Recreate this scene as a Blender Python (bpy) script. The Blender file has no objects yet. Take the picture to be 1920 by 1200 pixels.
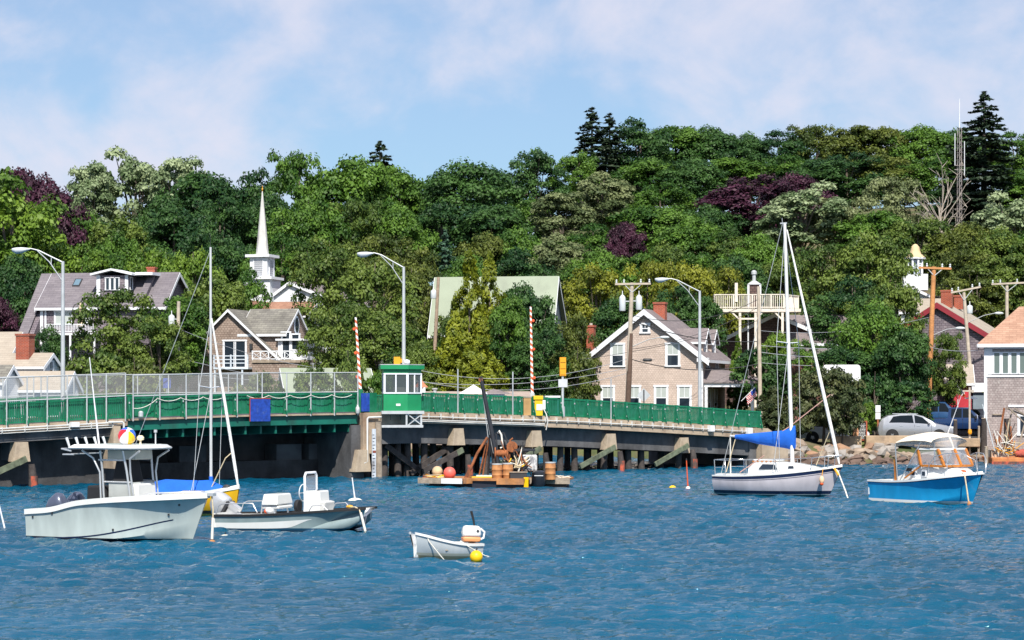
import bpy, math, random
import numpy as np
from mathutils import Vector, Matrix

sc = bpy.context.scene
COL = sc.collection
R = math.radians
F = 4000.0            # focal length in pixels of the 1920 px wide photograph
CAMZ = 4.27           # eye height above the water
HY = 740.0            # row of the horizon

# ---------------------------------------------------------------- camera
cam_d = bpy.data.cameras.new('camera')
cam = bpy.data.objects.new('camera', cam_d)
COL.objects.link(cam)
cam.location = (0, 0, CAMZ)
cam.rotation_euler = (R(90), 0, 0)
cam_d.sensor_width = 36.0
cam_d.lens = F / 1920.0 * 36.0
cam_d.shift_y = (HY - 600.0) / 1920.0
cam_d.clip_start = 0.5
cam_d.clip_end = 20000
sc.camera = cam

# ---------------------------------------------------------------- light
SUN_AZ = R(-4)        # to the left of straight behind the camera
SUN_EL = R(49)
to_sun = Vector((-math.sin(SUN_AZ) * math.cos(SUN_EL), -math.cos(SUN_AZ) * math.cos(SUN_EL), math.sin(SUN_EL)))
sun_d = bpy.data.lights.new('sun', 'SUN')
sun_d.energy = 4.9
sun_d.angle = R(0.53)
sun_d.color = (1.0, 0.94, 0.84)
sun = bpy.data.objects.new('sun', sun_d)
COL.objects.link(sun)
sun.rotation_euler = (-to_sun).to_track_quat('-Z', 'Y').to_euler()

world = bpy.data.worlds.new('World')
sc.world = world
world.use_nodes = True
wn, wl = world.node_tree.nodes, world.node_tree.links
wn.clear()
w_out = wn.new('ShaderNodeOutputWorld')
w_bg = wn.new('ShaderNodeBackground')
w_bg.inputs['Strength'].default_value = 0.13
sky = wn.new('ShaderNodeTexSky')
sky.sky_type = 'NISHITA'
sky.sun_disc = False
sky.sun_elevation = SUN_EL
sky.sun_rotation = math.pi + SUN_AZ
sky.altitude = 0
sky.air_density = 1.0
sky.dust_density = 0.6
sky.ozone_density = 2.5
tc = wn.new('ShaderNodeTexCoord')
sep = wn.new('ShaderNodeSeparateXYZ')
wl.new(tc.outputs['Generated'], sep.inputs[0])
# clouds lie on a flat layer: direction / height, the same all round the sky
def wmath(op, a, b=None):
    n = wn.new('ShaderNodeMath'); n.operation = op
    for i, v in enumerate((a, b)):
        if v is None: continue
        if isinstance(v, (int, float)): n.inputs[i].default_value = v
        else: wl.new(v, n.inputs[i])
    return n.outputs[0]
zz = wmath('ADD', wmath('MULTIPLY', wmath('MAXIMUM', sep.outputs['Z'], 0.0), 0.30), 0.24)
ux = wmath('DIVIDE', sep.outputs['X'], zz)
uy = wmath('DIVIDE', sep.outputs['Y'], zz)
comb = wn.new('ShaderNodeCombineXYZ')
wl.new(ux, comb.inputs[0]); wl.new(uy, comb.inputs[1])
def wnoise(scale, detail, rough, off, dist=0.0):
    mp = wn.new('ShaderNodeMapping'); mp.inputs['Location'].default_value = off
    wl.new(comb.outputs[0], mp.inputs['Vector'])
    n = wn.new('ShaderNodeTexNoise')
    n.inputs['Scale'].default_value = scale; n.inputs['Detail'].default_value = detail
    n.inputs['Roughness'].default_value = rough; n.inputs['Distortion'].default_value = dist
    wl.new(mp.outputs[0], n.inputs['Vector'])
    return n.outputs['Fac']
n1 = wnoise(2.3, 9.0, 0.55, (2.45, 6.1, 0.0), 0.1)
n2 = wnoise(4.2, 9.0, 0.56, (9.3, 1.2, 0.0), 0.35)
mix = wmath('ADD', wmath('MULTIPLY', n1, 0.58), wmath('MULTIPLY', n2, 0.42))
mr = wn.new('ShaderNodeMapRange'); mr.interpolation_type = 'SMOOTHSTEP'
wl.new(mix, mr.inputs['Value'])
mr.inputs['From Min'].default_value = 0.42; mr.inputs['From Max'].default_value = 0.64
mr.inputs['To Min'].default_value = 0.30; mr.inputs['To Max'].default_value = 0.90
hsv = wn.new('ShaderNodeHueSaturation')
hsv.inputs['Saturation'].default_value = 1.0; hsv.inputs['Value'].default_value = 1.0
wl.new(sky.outputs[0], hsv.inputs['Color'])
tint = wn.new('ShaderNodeMix'); tint.data_type = 'RGBA'; tint.blend_type = 'MULTIPLY'
tint.inputs['Factor'].default_value = 1.0
wl.new(hsv.outputs[0], tint.inputs[6])
tint.inputs[7].default_value = (0.37, 0.59, 0.72, 1)
cm = wn.new('ShaderNodeMix'); cm.data_type = 'RGBA'
wl.new(mr.outputs[0], cm.inputs['Factor'])
wl.new(tint.outputs[2], cm.inputs[6])
cm.inputs[7].default_value = (4.65, 4.6, 5.3, 1)
wl.new(cm.outputs[2], w_bg.inputs['Color'])
wl.new(w_bg.outputs[0], w_out.inputs['Surface'])

sc.view_settings.view_transform = 'Standard'
sc.view_settings.look = 'None'
sc.view_settings.exposure = 0.40
sc.view_settings.gamma = 1.0
sc.render.engine = 'CYCLES'
sc.cycles.max_bounces = 6
sc.cycles.diffuse_bounces = 2
sc.cycles.glossy_bounces = 3
sc.cycles.transmission_bounces = 4
sc.cycles.transparent_max_bounces = 8
sc.cycles.caustics_reflective = False
sc.cycles.caustics_refractive = False

# ---------------------------------------------------------------- helpers
def XP(px, d): return (px - 960.0) / F * d
def ZP(py, d): return CAMZ - (py - HY) / F * d
def PP(px, py, d): return Vector((XP(px, d), d, ZP(py, d)))

MATS = {}
def mat(name, color, rough=0.6, metal=0.0, var=0.12, vscale=2.0, bump=0.0, bscale=30.0, spec=0.5, dirt=None, dscale=0.8,
        dmin=0.5, dmax=0.7, coat=0.0, alpha=1.0):
    """principled paint / stone / wood with uneven colour and optional blotches of a second colour"""
    if name in MATS: return MATS[name]
    m = bpy.data.materials.new(name); m.use_nodes = True
    nt = m.node_tree; N = nt.nodes; L = nt.links
    b = N['Principled BSDF']
    b.inputs['Roughness'].default_value = rough
    b.inputs['Metallic'].default_value = metal
    b.inputs['Specular IOR Level'].default_value = spec
    b.inputs['Coat Weight'].default_value = coat
    b.inputs['Alpha'].default_value = alpha
    t = N.new('ShaderNodeTexCoord')
    col = None
    if var > 0:
        n = N.new('ShaderNodeTexNoise'); n.inputs['Scale'].default_value = vscale; n.inputs['Detail'].default_value = 6
        L.new(t.outputs['Object'], n.inputs['Vector'])
        r = N.new('ShaderNodeValToRGB')
        lo = [c * (1 - var) for c in color]; hi = [min(1, c * (1 + var)) for c in color]
        r.color_ramp.elements[0].position = 0.3; r.color_ramp.elements[0].color = (*lo, 1)
        r.color_ramp.elements[1].position = 0.7; r.color_ramp.elements[1].color = (*hi, 1)
        L.new(n.outputs['Fac'], r.inputs['Fac'])
        col = r.outputs['Color']
    if dirt:
        n = N.new('ShaderNodeTexNoise'); n.inputs['Scale'].default_value = dscale; n.inputs['Detail'].default_value = 9
        n.inputs['Roughness'].default_value = 0.65
        mp = N.new('ShaderNodeMapping'); mp.inputs['Scale'].default_value = (1, 1, 0.45); mp.inputs['Location'].default_value = (5, 2, 3)
        L.new(t.outputs['Object'], mp.inputs[0]); L.new(mp.outputs[0], n.inputs['Vector'])
        q = N.new('ShaderNodeMapRange'); q.inputs['From Min'].default_value = dmin; q.inputs['From Max'].default_value = dmax
        L.new(n.outputs['Fac'], q.inputs['Value'])
        x = N.new('ShaderNodeMix'); x.data_type = 'RGBA'
        L.new(q.outputs[0], x.inputs['Factor'])
        if col: L.new(col, x.inputs[6])
        else: x.inputs[6].default_value = (*color, 1)
        x.inputs[7].default_value = (*dirt, 1)
        col = x.outputs[2]
    if col: L.new(col, b.inputs['Base Color'])
    else: b.inputs['Base Color'].default_value = (*color, 1)
    if bump > 0:
        n = N.new('ShaderNodeTexNoise'); n.inputs['Scale'].default_value = bscale; n.inputs['Detail'].default_value = 5
        L.new(t.outputs['Object'], n.inputs['Vector'])
        u = N.new('ShaderNodeBump'); u.inputs['Strength'].default_value = bump; u.inputs['Distance'].default_value = 0.05
        L.new(n.outputs['Fac'], u.inputs['Height']); L.new(u.outputs[0], b.inputs['Normal'])
    MATS[name] = m
    return m

def courses(name, c1, c2, mortar, bw, bh, rough=0.85, msize=0.012, bump=0.5, axis='Z', off=0.5, blotch=0.25, weather=None):
    """shingles, clapboards or bricks as a wall / roof covering seen from far: courses run level, pieces differ in colour"""
    if name in MATS: return MATS[name]
    m = bpy.data.materials.new(name); m.use_nodes = True
    nt = m.node_tree; N = nt.nodes; L = nt.links
    b = N['Principled BSDF']; b.inputs['Roughness'].default_value = rough; b.inputs['Specular IOR Level'].default_value = 0.25
    t = N.new('ShaderNodeTexCoord'); s = N.new('ShaderNodeSeparateXYZ'); L.new(t.outputs['Object'], s.inputs[0])
    g = N.new('ShaderNodeNewGeometry')
    # run along the wall: x on walls that face front, y on walls that face sideways
    ob = N.new('ShaderNodeVectorTransform'); ob.vector_type = 'NORMAL'; ob.convert_from = 'WORLD'; ob.convert_to = 'OBJECT'
    L.new(g.outputs['True Normal'], ob.inputs[0])
    sn = N.new('ShaderNodeSeparateXYZ'); L.new(ob.outputs[0], sn.inputs[0])
    ax = N.new('ShaderNodeMath'); ax.operation = 'ABSOLUTE'; L.new(sn.outputs['X'], ax.inputs[0])
    ay = N.new('ShaderNodeMath'); ay.operation = 'ABSOLUTE'; L.new(sn.outputs['Y'], ay.inputs[0])
    gt = N.new('ShaderNodeMath'); gt.operation = 'GREATER_THAN'; L.new(ax.outputs[0], gt.inputs[0]); L.new(ay.outputs[0], gt.inputs[1])
    mx = N.new('ShaderNodeMix'); L.new(gt.outputs[0], mx.inputs['Factor']); L.new(s.outputs['X'], mx.inputs[2]); L.new(s.outputs['Y'], mx.inputs[3])
    c = N.new('ShaderNodeCombineXYZ'); L.new(mx.outputs[0], c.inputs[0]); L.new(s.outputs['Z'], c.inputs[1])
    br = N.new('ShaderNodeTexBrick'); L.new(c.outputs[0], br.inputs['Vector'])
    br.offset = off; br.inputs['Scale'].default_value = 1.0
    br.inputs['Color1'].default_value = (*c1, 1); br.inputs['Color2'].default_value = (*c2, 1); br.inputs['Mortar'].default_value = (*mortar, 1)
    br.inputs['Brick Width'].default_value = bw; br.inputs['Row Height'].default_value = bh
    br.inputs['Mortar Size'].default_value = msize; br.inputs['Mortar Smooth'].default_value = 0.2
    n = N.new('ShaderNodeTexNoise'); n.inputs['Scale'].default_value = 0.9; n.inputs['Detail'].default_value = 8; n.inputs['Roughness'].default_value = 0.65
    L.new(t.outputs['Object'], n.inputs['Vector'])
    rr = N.new('ShaderNodeMapRange'); rr.inputs['From Min'].default_value = 0.3; rr.inputs['From Max'].default_value = 0.7
    rr.inputs['To Min'].default_value = 1 - blotch; rr.inputs['To Max'].default_value = 1 + blotch
    L.new(n.outputs['Fac'], rr.inputs['Value'])
    mu = N.new('ShaderNodeMix'); mu.data_type = 'RGBA'; mu.blend_type = 'MULTIPLY'; mu.inputs['Factor'].default_value = 1
    L.new(br.outputs['Color'], mu.inputs[6]); L.new(rr.outputs[0], mu.inputs[7])
    col = mu.outputs[2]
    if weather:
        n3 = N.new('ShaderNodeTexNoise'); n3.inputs['Scale'].default_value = 5.0; n3.inputs['Detail'].default_value = 6
        L.new(t.outputs['Object'], n3.inputs['Vector'])
        q = N.new('ShaderNodeMapRange'); q.inputs['From Min'].default_value = 0.55; q.inputs['From Max'].default_value = 0.72
        L.new(n3.outputs['Fac'], q.inputs['Value'])
        x = N.new('ShaderNodeMix'); x.data_type = 'RGBA'; L.new(q.outputs[0], x.inputs['Factor']); L.new(col, x.inputs[6]); x.inputs[7].default_value = (*weather, 1)
        col = x.outputs[2]
    L.new(col, b.inputs['Base Color'])
    u = N.new('ShaderNodeBump'); u.inputs['Strength'].default_value = bump; u.inputs['Distance'].default_value = 0.02; u.invert = True
    L.new(br.outputs['Fac'], u.inputs['Height']); L.new(u.outputs[0], b.inputs['Normal'])
    MATS[name] = m
    return m

def glass(name, color=(0.02, 0.03, 0.04), rough=0.05, alpha=1.0):
    if name in MATS: return MATS[name]
    m = bpy.data.materials.new(name); m.use_nodes = True
    b = m.node_tree.nodes['Principled BSDF']
    b.inputs['Base Color'].default_value = (*color, 1); b.inputs['Roughness'].default_value = rough
    b.inputs['Specular IOR Level'].default_value = 0.7; b.inputs['Alpha'].default_value = alpha
    MATS[name] = m
    return m

class MB:
    """collects shapes, then links them as one mesh object"""
    def __init__(s): s.v = []; s.f = []; s.M = None
    def add(s, vs, fs):
        o = len(s.v)
        for p in vs:
            p = Vector(p)
            s.v.append(tuple(s.M @ p) if s.M else tuple(p))
        for f in fs: s.f.append(tuple(i + o for i in f))
        return s
    def box(s, c, d, rot=None, taper=1.0):
        x, y, z = d[0] / 2, d[1] / 2, d[2] / 2
        vs = [Vector((sx * x * (taper if sz > 0 else 1), sy * y * (taper if sz > 0 else 1), sz * z)) for sz in (-1, 1) for sy in (-1, 1) for sx in (-1, 1)]
        if rot is not None: vs = [rot @ p for p in vs]
        c = Vector(c)
        return s.add([p + c for p in vs], [(0, 2, 3, 1), (4, 5, 7, 6), (0, 1, 5, 4), (2, 6, 7, 3), (0, 4, 6, 2), (1, 3, 7, 5)])
    def bb(s, x0, x1, y0, y1, z0, z1):
        return s.box(((x0 + x1) / 2, (y0 + y1) / 2, (z0 + z1) / 2), (abs(x1 - x0), abs(y1 - y0), abs(z1 - z0)))
    def beam(s, a, b, w, h=None, up=(0, 0, 1)):
        """square bar from a to b"""
        a, b = Vector(a), Vector(b); h = h or w
        d = (b - a); L = d.length
        if L < 1e-6: return s
        d.normalize(); u = Vector(up)
        if abs(d.dot(u)) > 0.98: u = Vector((0, 1, 0)) if abs(d.y) < 0.9 else Vector((1, 0, 0))
        sx = d.cross(u).normalized(); sz = sx.cross(d).normalized()
        vs = [p + sx * i * w / 2 + sz * j * h / 2 for p in (a, b) for (i, j) in ((-1, -1), (1, -1), (1, 1), (-1, 1))]
        return s.add(vs, [(3, 2, 1, 0), (4, 5, 6, 7), (0, 1, 5, 4), (1, 2, 6, 5), (2, 3, 7, 6), (3, 0, 4, 7)])
    def tube(s, pts, r, n=8, caps=True):
        pts = [Vector(p) for p in pts]
        rs = r if isinstance(r, (list, tuple)) else [r] * len(pts)
        rings = []; prev = None
        for i, p in enumerate(pts):
            t = (pts[min(i + 1, len(pts) - 1)] - pts[max(i - 1, 0)])
            if t.length < 1e-9: t = Vector((0, 0, 1))
            t.normalize()
            if prev is None:
                ref = Vector((0, 0, 1)) if abs(t.z) < 0.9 else Vector((1, 0, 0))
                a = t.cross(ref).normalized()
            else:
                a = (prev - t * prev.dot(t))
                a = a.normalized() if a.length > 1e-6 else t.orthogonal().normalized()
            prev = a; b = t.cross(a)
            rings.append([p + (a * math.cos(2 * math.pi * k / n) + b * math.sin(2 * math.pi * k / n)) * rs[i] for k in range(n)])
        vs = [q for rg in rings for q in rg]; fs = []
        for i in range(len(rings) - 1):
            for k in range(n):
                k2 = (k + 1) % n
                fs.append((i * n + k, i * n + k2, (i + 1) * n + k2, (i + 1) * n + k))
        if caps:
            fs.append(tuple(reversed(range(n)))); fs.append(tuple(range((len(rings) - 1) * n, len(rings) * n)))
        return s.add(vs, fs)
    def lathe(s, c, prof, n=16, axis=None):
        """profile of (radius, height) turned about z (or axis) at c"""
        c = Vector(c); q = Vector((0, 0, 1)).rotation_difference(Vector(axis)) if axis is not None else None
        vs = []; fs = []
        for (r, z) in prof:
            for k in range(n):
                p = Vector((r * math.cos(2 * math.pi * k / n), r * math.sin(2 * math.pi * k / n), z))
                vs.append(c + (q @ p if q else p))
        for i in range(len(prof) - 1):
            for k in range(n):
                k2 = (k + 1) % n
                fs.append((i * n + k, i * n + k2, (i + 1) * n + k2, (i + 1) * n + k))
        fs.append(tuple(reversed(range(n)))); fs.append(tuple(range((len(prof) - 1) * n, len(prof) * n)))
        return s.add(vs, fs)
    def ball(s, c, r, n=14, sq=(1, 1, 1)):
        m = n // 2; vs = []; fs = []
        for i in range(1, m):
            a = math.pi * i / m
            for k in range(n):
                b = 2 * math.pi * k / n
                vs.append((c[0] + r * sq[0] * math.sin(a) * math.cos(b), c[1] + r * sq[1] * math.sin(a) * math.sin(b), c[2] + r * sq[2] * math.cos(a)))
        top = len(vs); vs.append((c[0], c[1], c[2] + r * sq[2])); vs.append((c[0], c[1], c[2] - r * sq[2]))
        for i in range(m - 2):
            for k in range(n):
                k2 = (k + 1) % n
                fs.append((i * n + k, (i + 1) * n + k, (i + 1) * n + k2, i * n + k2))
        for k in range(n):
            k2 = (k + 1) % n
            fs.append((top, k, k2)); fs.append((top + 1, (m - 2) * n + k2, (m - 2) * n + k))
        return s.add(vs, fs)
    def loft(s, secs, close=False, cap0=False, cap1=False):
        n = len(secs[0]); vs = [p for q in secs for p in q]; fs = []
        for i in range(len(secs) - 1):
            for k in range(n if close else n - 1):
                k2 = (k + 1) % n
                fs.append((i * n + k, i * n + k2, (i + 1) * n + k2, (i + 1) * n + k))
        if cap0: fs.append(tuple(reversed(range(n))))
        if cap1: fs.append(tuple(range((len(secs) - 1) * n, len(secs) * n)))
        return s.add(vs, fs)
    def prism(s, poly, off):
        """flat polygon (3-D points) pushed out by the vector off"""
        off = Vector(off); n = len(poly)
        vs = [Vector(p) for p in poly] + [Vector(p) + off for p in poly]
        fs = [tuple(reversed(range(n))), tuple(range(n, 2 * n))] + [(k, (k + 1) % n, (k + 1) % n + n, k + n) for k in range(n)]
        return s.add(vs, fs)
    def mesh(s, name, m, smooth=None):
        me = bpy.data.meshes.new(name); me.from_pydata(s.v, [], s.f)
        import bmesh
        bm = bmesh.new(); bm.from_mesh(me); bmesh.ops.recalc_face_normals(bm, faces=bm.faces); bm.to_mesh(me); bm.free()
        if m: me.materials.append(m)
        if smooth is not None:
            me.shade_smooth(); me.set_sharp_from_angle(angle=R(smooth))
        return me
    def build(s, name, m, parent=None, smooth=None, loc=None, bevel=0.0):
        o = bpy.data.objects.new(name, s.mesh(name, m, smooth)); COL.objects.link(o)
        if parent: o.parent = parent
        if loc is not None: o.location = loc
        if bevel > 0:
            md = o.modifiers.new('bevel', 'BEVEL'); md.width = bevel; md.segments = 2; md.limit_method = 'ANGLE'
        return o

def empty(name, loc=(0, 0, 0), rz=0.0, rot=None):
    o = bpy.data.objects.new(name, None); COL.objects.link(o); o.location = loc; o.empty_display_size = 0.3
    o.rotation_euler = rot if rot else (0, 0, rz)
    return o
def tag(o, label, cat, group=None):
    o['label'] = label; o['category'] = cat
    if group: o['group'] = group
    return o
def structure(o): o['kind'] = 'structure'; return o
def share(name, me, parent, loc=(0, 0, 0), rot=(0, 0, 0), scale=(1, 1, 1)):
    o = bpy.data.objects.new(name, me); COL.objects.link(o); o.parent = parent
    o.location = loc; o.rotation_euler = rot; o.scale = scale
    return o
def smooth01(a, b, x):
    t = min(1.0, max(0.0, (x - a) / (b - a))); return t * t * (3 - 2 * t)
def lerp(a, b, t): return a + (b - a) * t
def interp(x, xs, ys):
    return float(np.interp(x, xs, ys))

# ---------------------------------------------------------------- water
def make_water():
    m = bpy.data.materials.new('sea_water'); m.use_nodes = True
    N = m.node_tree.nodes; L = m.node_tree.links; b = N['Principled BSDF']
    b.inputs['Roughness'].default_value = 0.04; b.inputs['IOR'].default_value = 1.42; b.inputs['Specular Tint'].default_value = (0.60, 0.92, 1.0, 1)
    t = N.new('ShaderNodeTexCoord')
    n0 = N.new('ShaderNodeTexNoise'); n0.inputs['Scale'].default_value = 0.07; n0.inputs['Detail'].default_value = 4
    L.new(t.outputs['Object'], n0.inputs['Vector'])
    rp = N.new('ShaderNodeValToRGB')
    rp.color_ramp.elements[0].position = 0.35; rp.color_ramp.elements[0].color = (0.002, 0.056, 0.108, 1)
    rp.color_ramp.elements[1].position = 0.7; rp.color_ramp.elements[1].color = (0.003, 0.092, 0.178, 1)
    L.new(n0.outputs['Fac'], rp.inputs['Fac']); L.new(rp.outputs[0], b.inputs['Base Color'])
    mp = N.new('ShaderNodeMapping'); mp.inputs['Scale'].default_value = (0.55, 1.6, 1.0); mp.inputs['Rotation'].default_value = (0, 0, R(8))
    L.new(t.outputs['Object'], mp.inputs[0])
    n1 = N.new('ShaderNodeTexNoise'); n1.inputs['Scale'].default_value = 3.2; n1.inputs['Detail'].default_value = 5; n1.inputs['Roughness'].default_value = 0.6
    L.new(mp.outputs[0], n1.inputs['Vector'])
    u = N.new('ShaderNodeBump'); u.inputs['Strength'].default_value = 0.9; u.inputs['Distance'].default_value = 0.16
    L.new(n1.outputs['Fac'], u.inputs['Height']); L.new(u.outputs[0], b.inputs['Normal'])
    rng = np.random.default_rng(5)
    rows, cols = 820, 560
    ys = 24.0 * (165.0 / 24.0) ** (np.linspace(0, 1, rows))
    uu = np.linspace(-1, 1, cols)
    Y = np.repeat(ys[:, None], cols, 1)
    X = uu[None, :] * (9.0 + 0.30 * Y)
    Z = np.zeros_like(X)
    # short wind waves running from the right with crests about along the view
    for k in range(110):
        lam = float(np.exp(rng.uniform(np.log(0.32), np.log(1.9))))
        th = rng.normal(R(82), R(22))
        kx, ky = math.cos(th) * 2 * math.pi / lam, math.sin(th) * 2 * math.pi / lam
        a = 0.0105 * lam ** 0.80 * rng.uniform(0.4, 1.4)
        ph = X * kx + Y * ky + rng.uniform(0, 6.28) + 1.4 * np.sin(X * (0.35 + 0.011 * k) + Y * 0.23 + k) + 0.9 * np.sin(X * 0.11 - Y * 0.31 + 2.3 * k)
        w = ((1 + np.sin(ph)) * 0.5) ** 1.7 * 2.0 - 0.7
        Z += a * w
    gust = 0.75 + 0.35 * np.sin(X * 0.11 + 0.7 * np.sin(Y * 0.09)) * np.sin(Y * 0.17 + 1.0)
    Z *= gust * 0.84
    co = np.stack([X, Y, Z], -1).reshape(-1, 3)
    idx = np.arange(rows * cols).reshape(rows, cols)
    q = np.stack([idx[:-1, :-1], idx[:-1, 1:], idx[1:, 1:], idx[1:, :-1]], -1).reshape(-1, 4)
    # flat sheet round it out to the horizon
    base = len(co); e = 6000.0
    ex = np.array([[-e, -e, -0.35], [e, -e, -0.35], [e, e, -0.35], [-e, e, -0.35]])
    co = np.vstack([co, ex]); q = np.vstack([q, [[base, base + 1, base + 2, base + 3]]])
    me = bpy.data.meshes.new('water')
    me.vertices.add(len(co)); me.vertices.foreach_set('co', co.ravel())
    me.loops.add(q.size); me.loops.foreach_set('vertex_index', q.ravel().astype(np.int32))
    me.polygons.add(len(q)); me.polygons.foreach_set('loop_start', np.arange(0, q.size, 4, dtype=np.int32))
    me.polygons.foreach_set('loop_total', np.full(len(q), 4, np.int32))
    me.update(); me.shade_smooth(); me.materials.append(m)
    o = bpy.data.objects.new('water', me); COL.objects.link(o); structure(o)
make_water()

# ---------------------------------------------------------------- land
def shore(X):
    return interp(X, [-60, 2, 8, 12.5, 15, 26, 29.2, 30.6, 60], [146, 146, 142, 129, 127.5, 131, 132.5, 143, 143])
def ground_z(X, Y):
    s = shore(X); t = Y - s
    z = interp(t, [-3, 0, 3.0, 12, 30], [-1.6, -0.2, 1.35, 1.7, 3.0])
    if X > 18: z = interp(t, [-3, 0, 3.0, 12, 30], [-1.6, -0.2, 1.0, 1.35, 3.0])
    if X < 6: z = interp(t, [-3, 0, 2.5, 8, 30], [-1.6, -0.1, 0.7, 1.6, 3.0])
    H = interp(X, [-45, -10, 8, 60], [13.5, 17, 27, 29])
    z += H * smooth01(168, 320, Y)
    return z
def make_land():
    xs = np.concatenate([np.linspace(-320, -62, 12), np.linspace(-60, 60, 81), np.linspace(62, 320, 12)])
    ys = np.concatenate([np.linspace(122, 160, 58), np.linspace(162, 340, 50), np.linspace(360, 1500, 10)])
    rng = random.Random(3); vs = []; fs = []
    for y in ys:
        for x in xs:
            z = ground_z(x, y)
            if y > 340: z *= 1 - 0.6 * smooth01(340, 900, y)
            vs.append((x, y, z + rng.uniform(-0.04, 0.04)))
    n = len(xs)
    for j in range(len(ys) - 1):
        for i in range(n - 1):
            fs.append((j * n + i, j * n + i + 1, (j + 1) * n + i + 1, (j + 1) * n + i))
    mb = MB(); mb.v = vs; mb.f = fs
    m = mat('rough_grass_ground', (0.075, 0.095, 0.030), 0.95, var=0.35, vscale=0.6, bump=0.8, bscale=8, dirt=(0.16, 0.12, 0.07), dscale=0.25, dmin=0.45, dmax=0.62)
    structure(mb.build('ground', m, smooth=60))
make_land()
# ---------------------------------------------------------------- trees
def leaf_mat(name, dark, light, trans=0.30, rough=0.55):
    """leaf: colour differs from clump to clump and leaf to leaf, some light passes through"""
    m = bpy.data.materials.new(name); m.use_nodes = True
    N = m.node_tree.nodes; L = m.node_tree.links; b = N['Principled BSDF']; out = N['Material Output']
    at = N.new('ShaderNodeAttribute'); at.attribute_name = 'tone'
    oi = N.new('ShaderNodeObjectInfo')
    a = N.new('ShaderNodeMath'); a.operation = 'MULTIPLY_ADD'; L.new(oi.outputs['Random'], a.inputs[0]); a.inputs[1].default_value = 0.36; a.inputs[2].default_value = -0.18
    s = N.new('ShaderNodeMath'); s.operation = 'ADD'; s.use_clamp = True; L.new(at.outputs['Fac'], s.inputs[0]); L.new(a.outputs[0], s.inputs[1])
    r = N.new('ShaderNodeValToRGB'); r.color_ramp.elements[0].color = (*dark, 1); r.color_ramp.elements[1].color = (*light, 1)
    L.new(s.outputs[0], r.inputs['Fac'])
    L.new(r.outputs[0], b.inputs['Base Color']); b.inputs['Roughness'].default_value = rough; b.inputs['Specular IOR Level'].default_value = 0.35
    tr = N.new('ShaderNodeBsdfTranslucent'); L.new(r.outputs[0], tr.inputs['Color'])
    mx = N.new('ShaderNodeMixShader'); mx.inputs[0].default_value = trans
    L.new(b.outputs[0], mx.inputs[1]); L.new(tr.outputs[0], mx.inputs[2]); L.new(mx.outputs[0], out.inputs['Surface'])
    return m
LEAF = {
    'maple': leaf_mat('maple_leaf', (0.024, 0.080, 0.010), (0.125, 0.240, 0.030)),
    'deep': leaf_mat('deep_green_leaf', (0.013, 0.054, 0.015), (0.072, 0.158, 0.034)),
    'oak': leaf_mat('oak_leaf', (0.028, 0.074, 0.010), (0.170, 0.238, 0.042)),
    'olive': leaf_mat('olive_leaf', (0.038, 0.068, 0.010), (0.160, 0.195, 0.034)),
    'bright': leaf_mat('bright_leaf', (0.042, 0.110, 0.012), (0.180, 0.290, 0.032)),
    'yellow': leaf_mat('yellow_green_leaf', (0.085, 0.115, 0.010), (0.270, 0.290, 0.026)),
    'pale': leaf_mat('pale_poplar_leaf', (0.110, 0.175, 0.070), (0.400, 0.480, 0.270)),
    'grey': leaf_mat('grey_green_leaf', (0.075, 0.110, 0.038), (0.270, 0.310, 0.140)),
    'purple': leaf_mat('copper_beech_leaf', (0.026, 0.008, 0.018), (0.092, 0.026, 0.056), 0.2),
    'spruce': leaf_mat('spruce_needle', (0.010, 0.028, 0.014), (0.050, 0.080, 0.036), 0.1),
    'blue': leaf_mat('blue_green_needle', (0.030, 0.085, 0.050), (0.110, 0.210, 0.130), 0.15),
    'cedar': leaf_mat('cedar_spray', (0.065, 0.105, 0.008), (0.270, 0.300, 0.020), 0.2),
    'juniper': leaf_mat('juniper_spray', (0.034, 0.056, 0.018), (0.110, 0.125, 0.045), 0.2),
}
BARK = mat('bark', (0.13, 0.105, 0.085), 0.9, var=0.35, vscale=3, bump=0.6, bscale=12)
PALEBARK = mat('pale_dead_wood', (0.38, 0.33, 0.28), 0.9, var=0.25, vscale=2)

def quads_mesh(name, c, nrm, size, tone, m, aspect=1.5, rng=None):
    n = len(c)
    nrm = nrm / np.maximum(np.linalg.norm(nrm, axis=1, keepdims=True), 1e-6)
    ref = rng.normal(size=(n, 3)); t = np.cross(nrm, ref); t /= np.maximum(np.linalg.norm(t, axis=1, keepdims=True), 1e-6)
    b = np.cross(nrm, t)
    L = size[:, None] * aspect ** 0.5; W = size[:, None] / aspect ** 0.5
    co = np.stack([c - t * L * 0.5, c + b * W * 0.5 + t * L * 0.05 - nrm * 0.06 * W, c + t * L * 0.5, c - b * W * 0.5 + t * L * 0.05 - nrm * 0.06 * W], 1).reshape(-1, 3)
    me = bpy.data.meshes.new(name)
    me.vertices.add(4 * n); me.vertices.foreach_set('co', co.ravel())
    me.loops.add(4 * n); me.loops.foreach_set('vertex_index', np.arange(4 * n, dtype=np.int32))
    me.polygons.add(n); me.polygons.foreach_set('loop_start', np.arange(0, 4 * n, 4, dtype=np.int32)); me.polygons.foreach_set('loop_total', np.full(n, 4, np.int32))
    at = me.attributes.new('tone', 'FLOAT', 'POINT'); at.data.foreach_set('value', np.repeat(tone, 4).astype(np.float32))
    me.update(); me.materials.append(m)
    return me

def unit(rng, n):
    v = rng.normal(size=(n, 3)); return v / np.linalg.norm(v, axis=1, keepdims=True)

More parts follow.
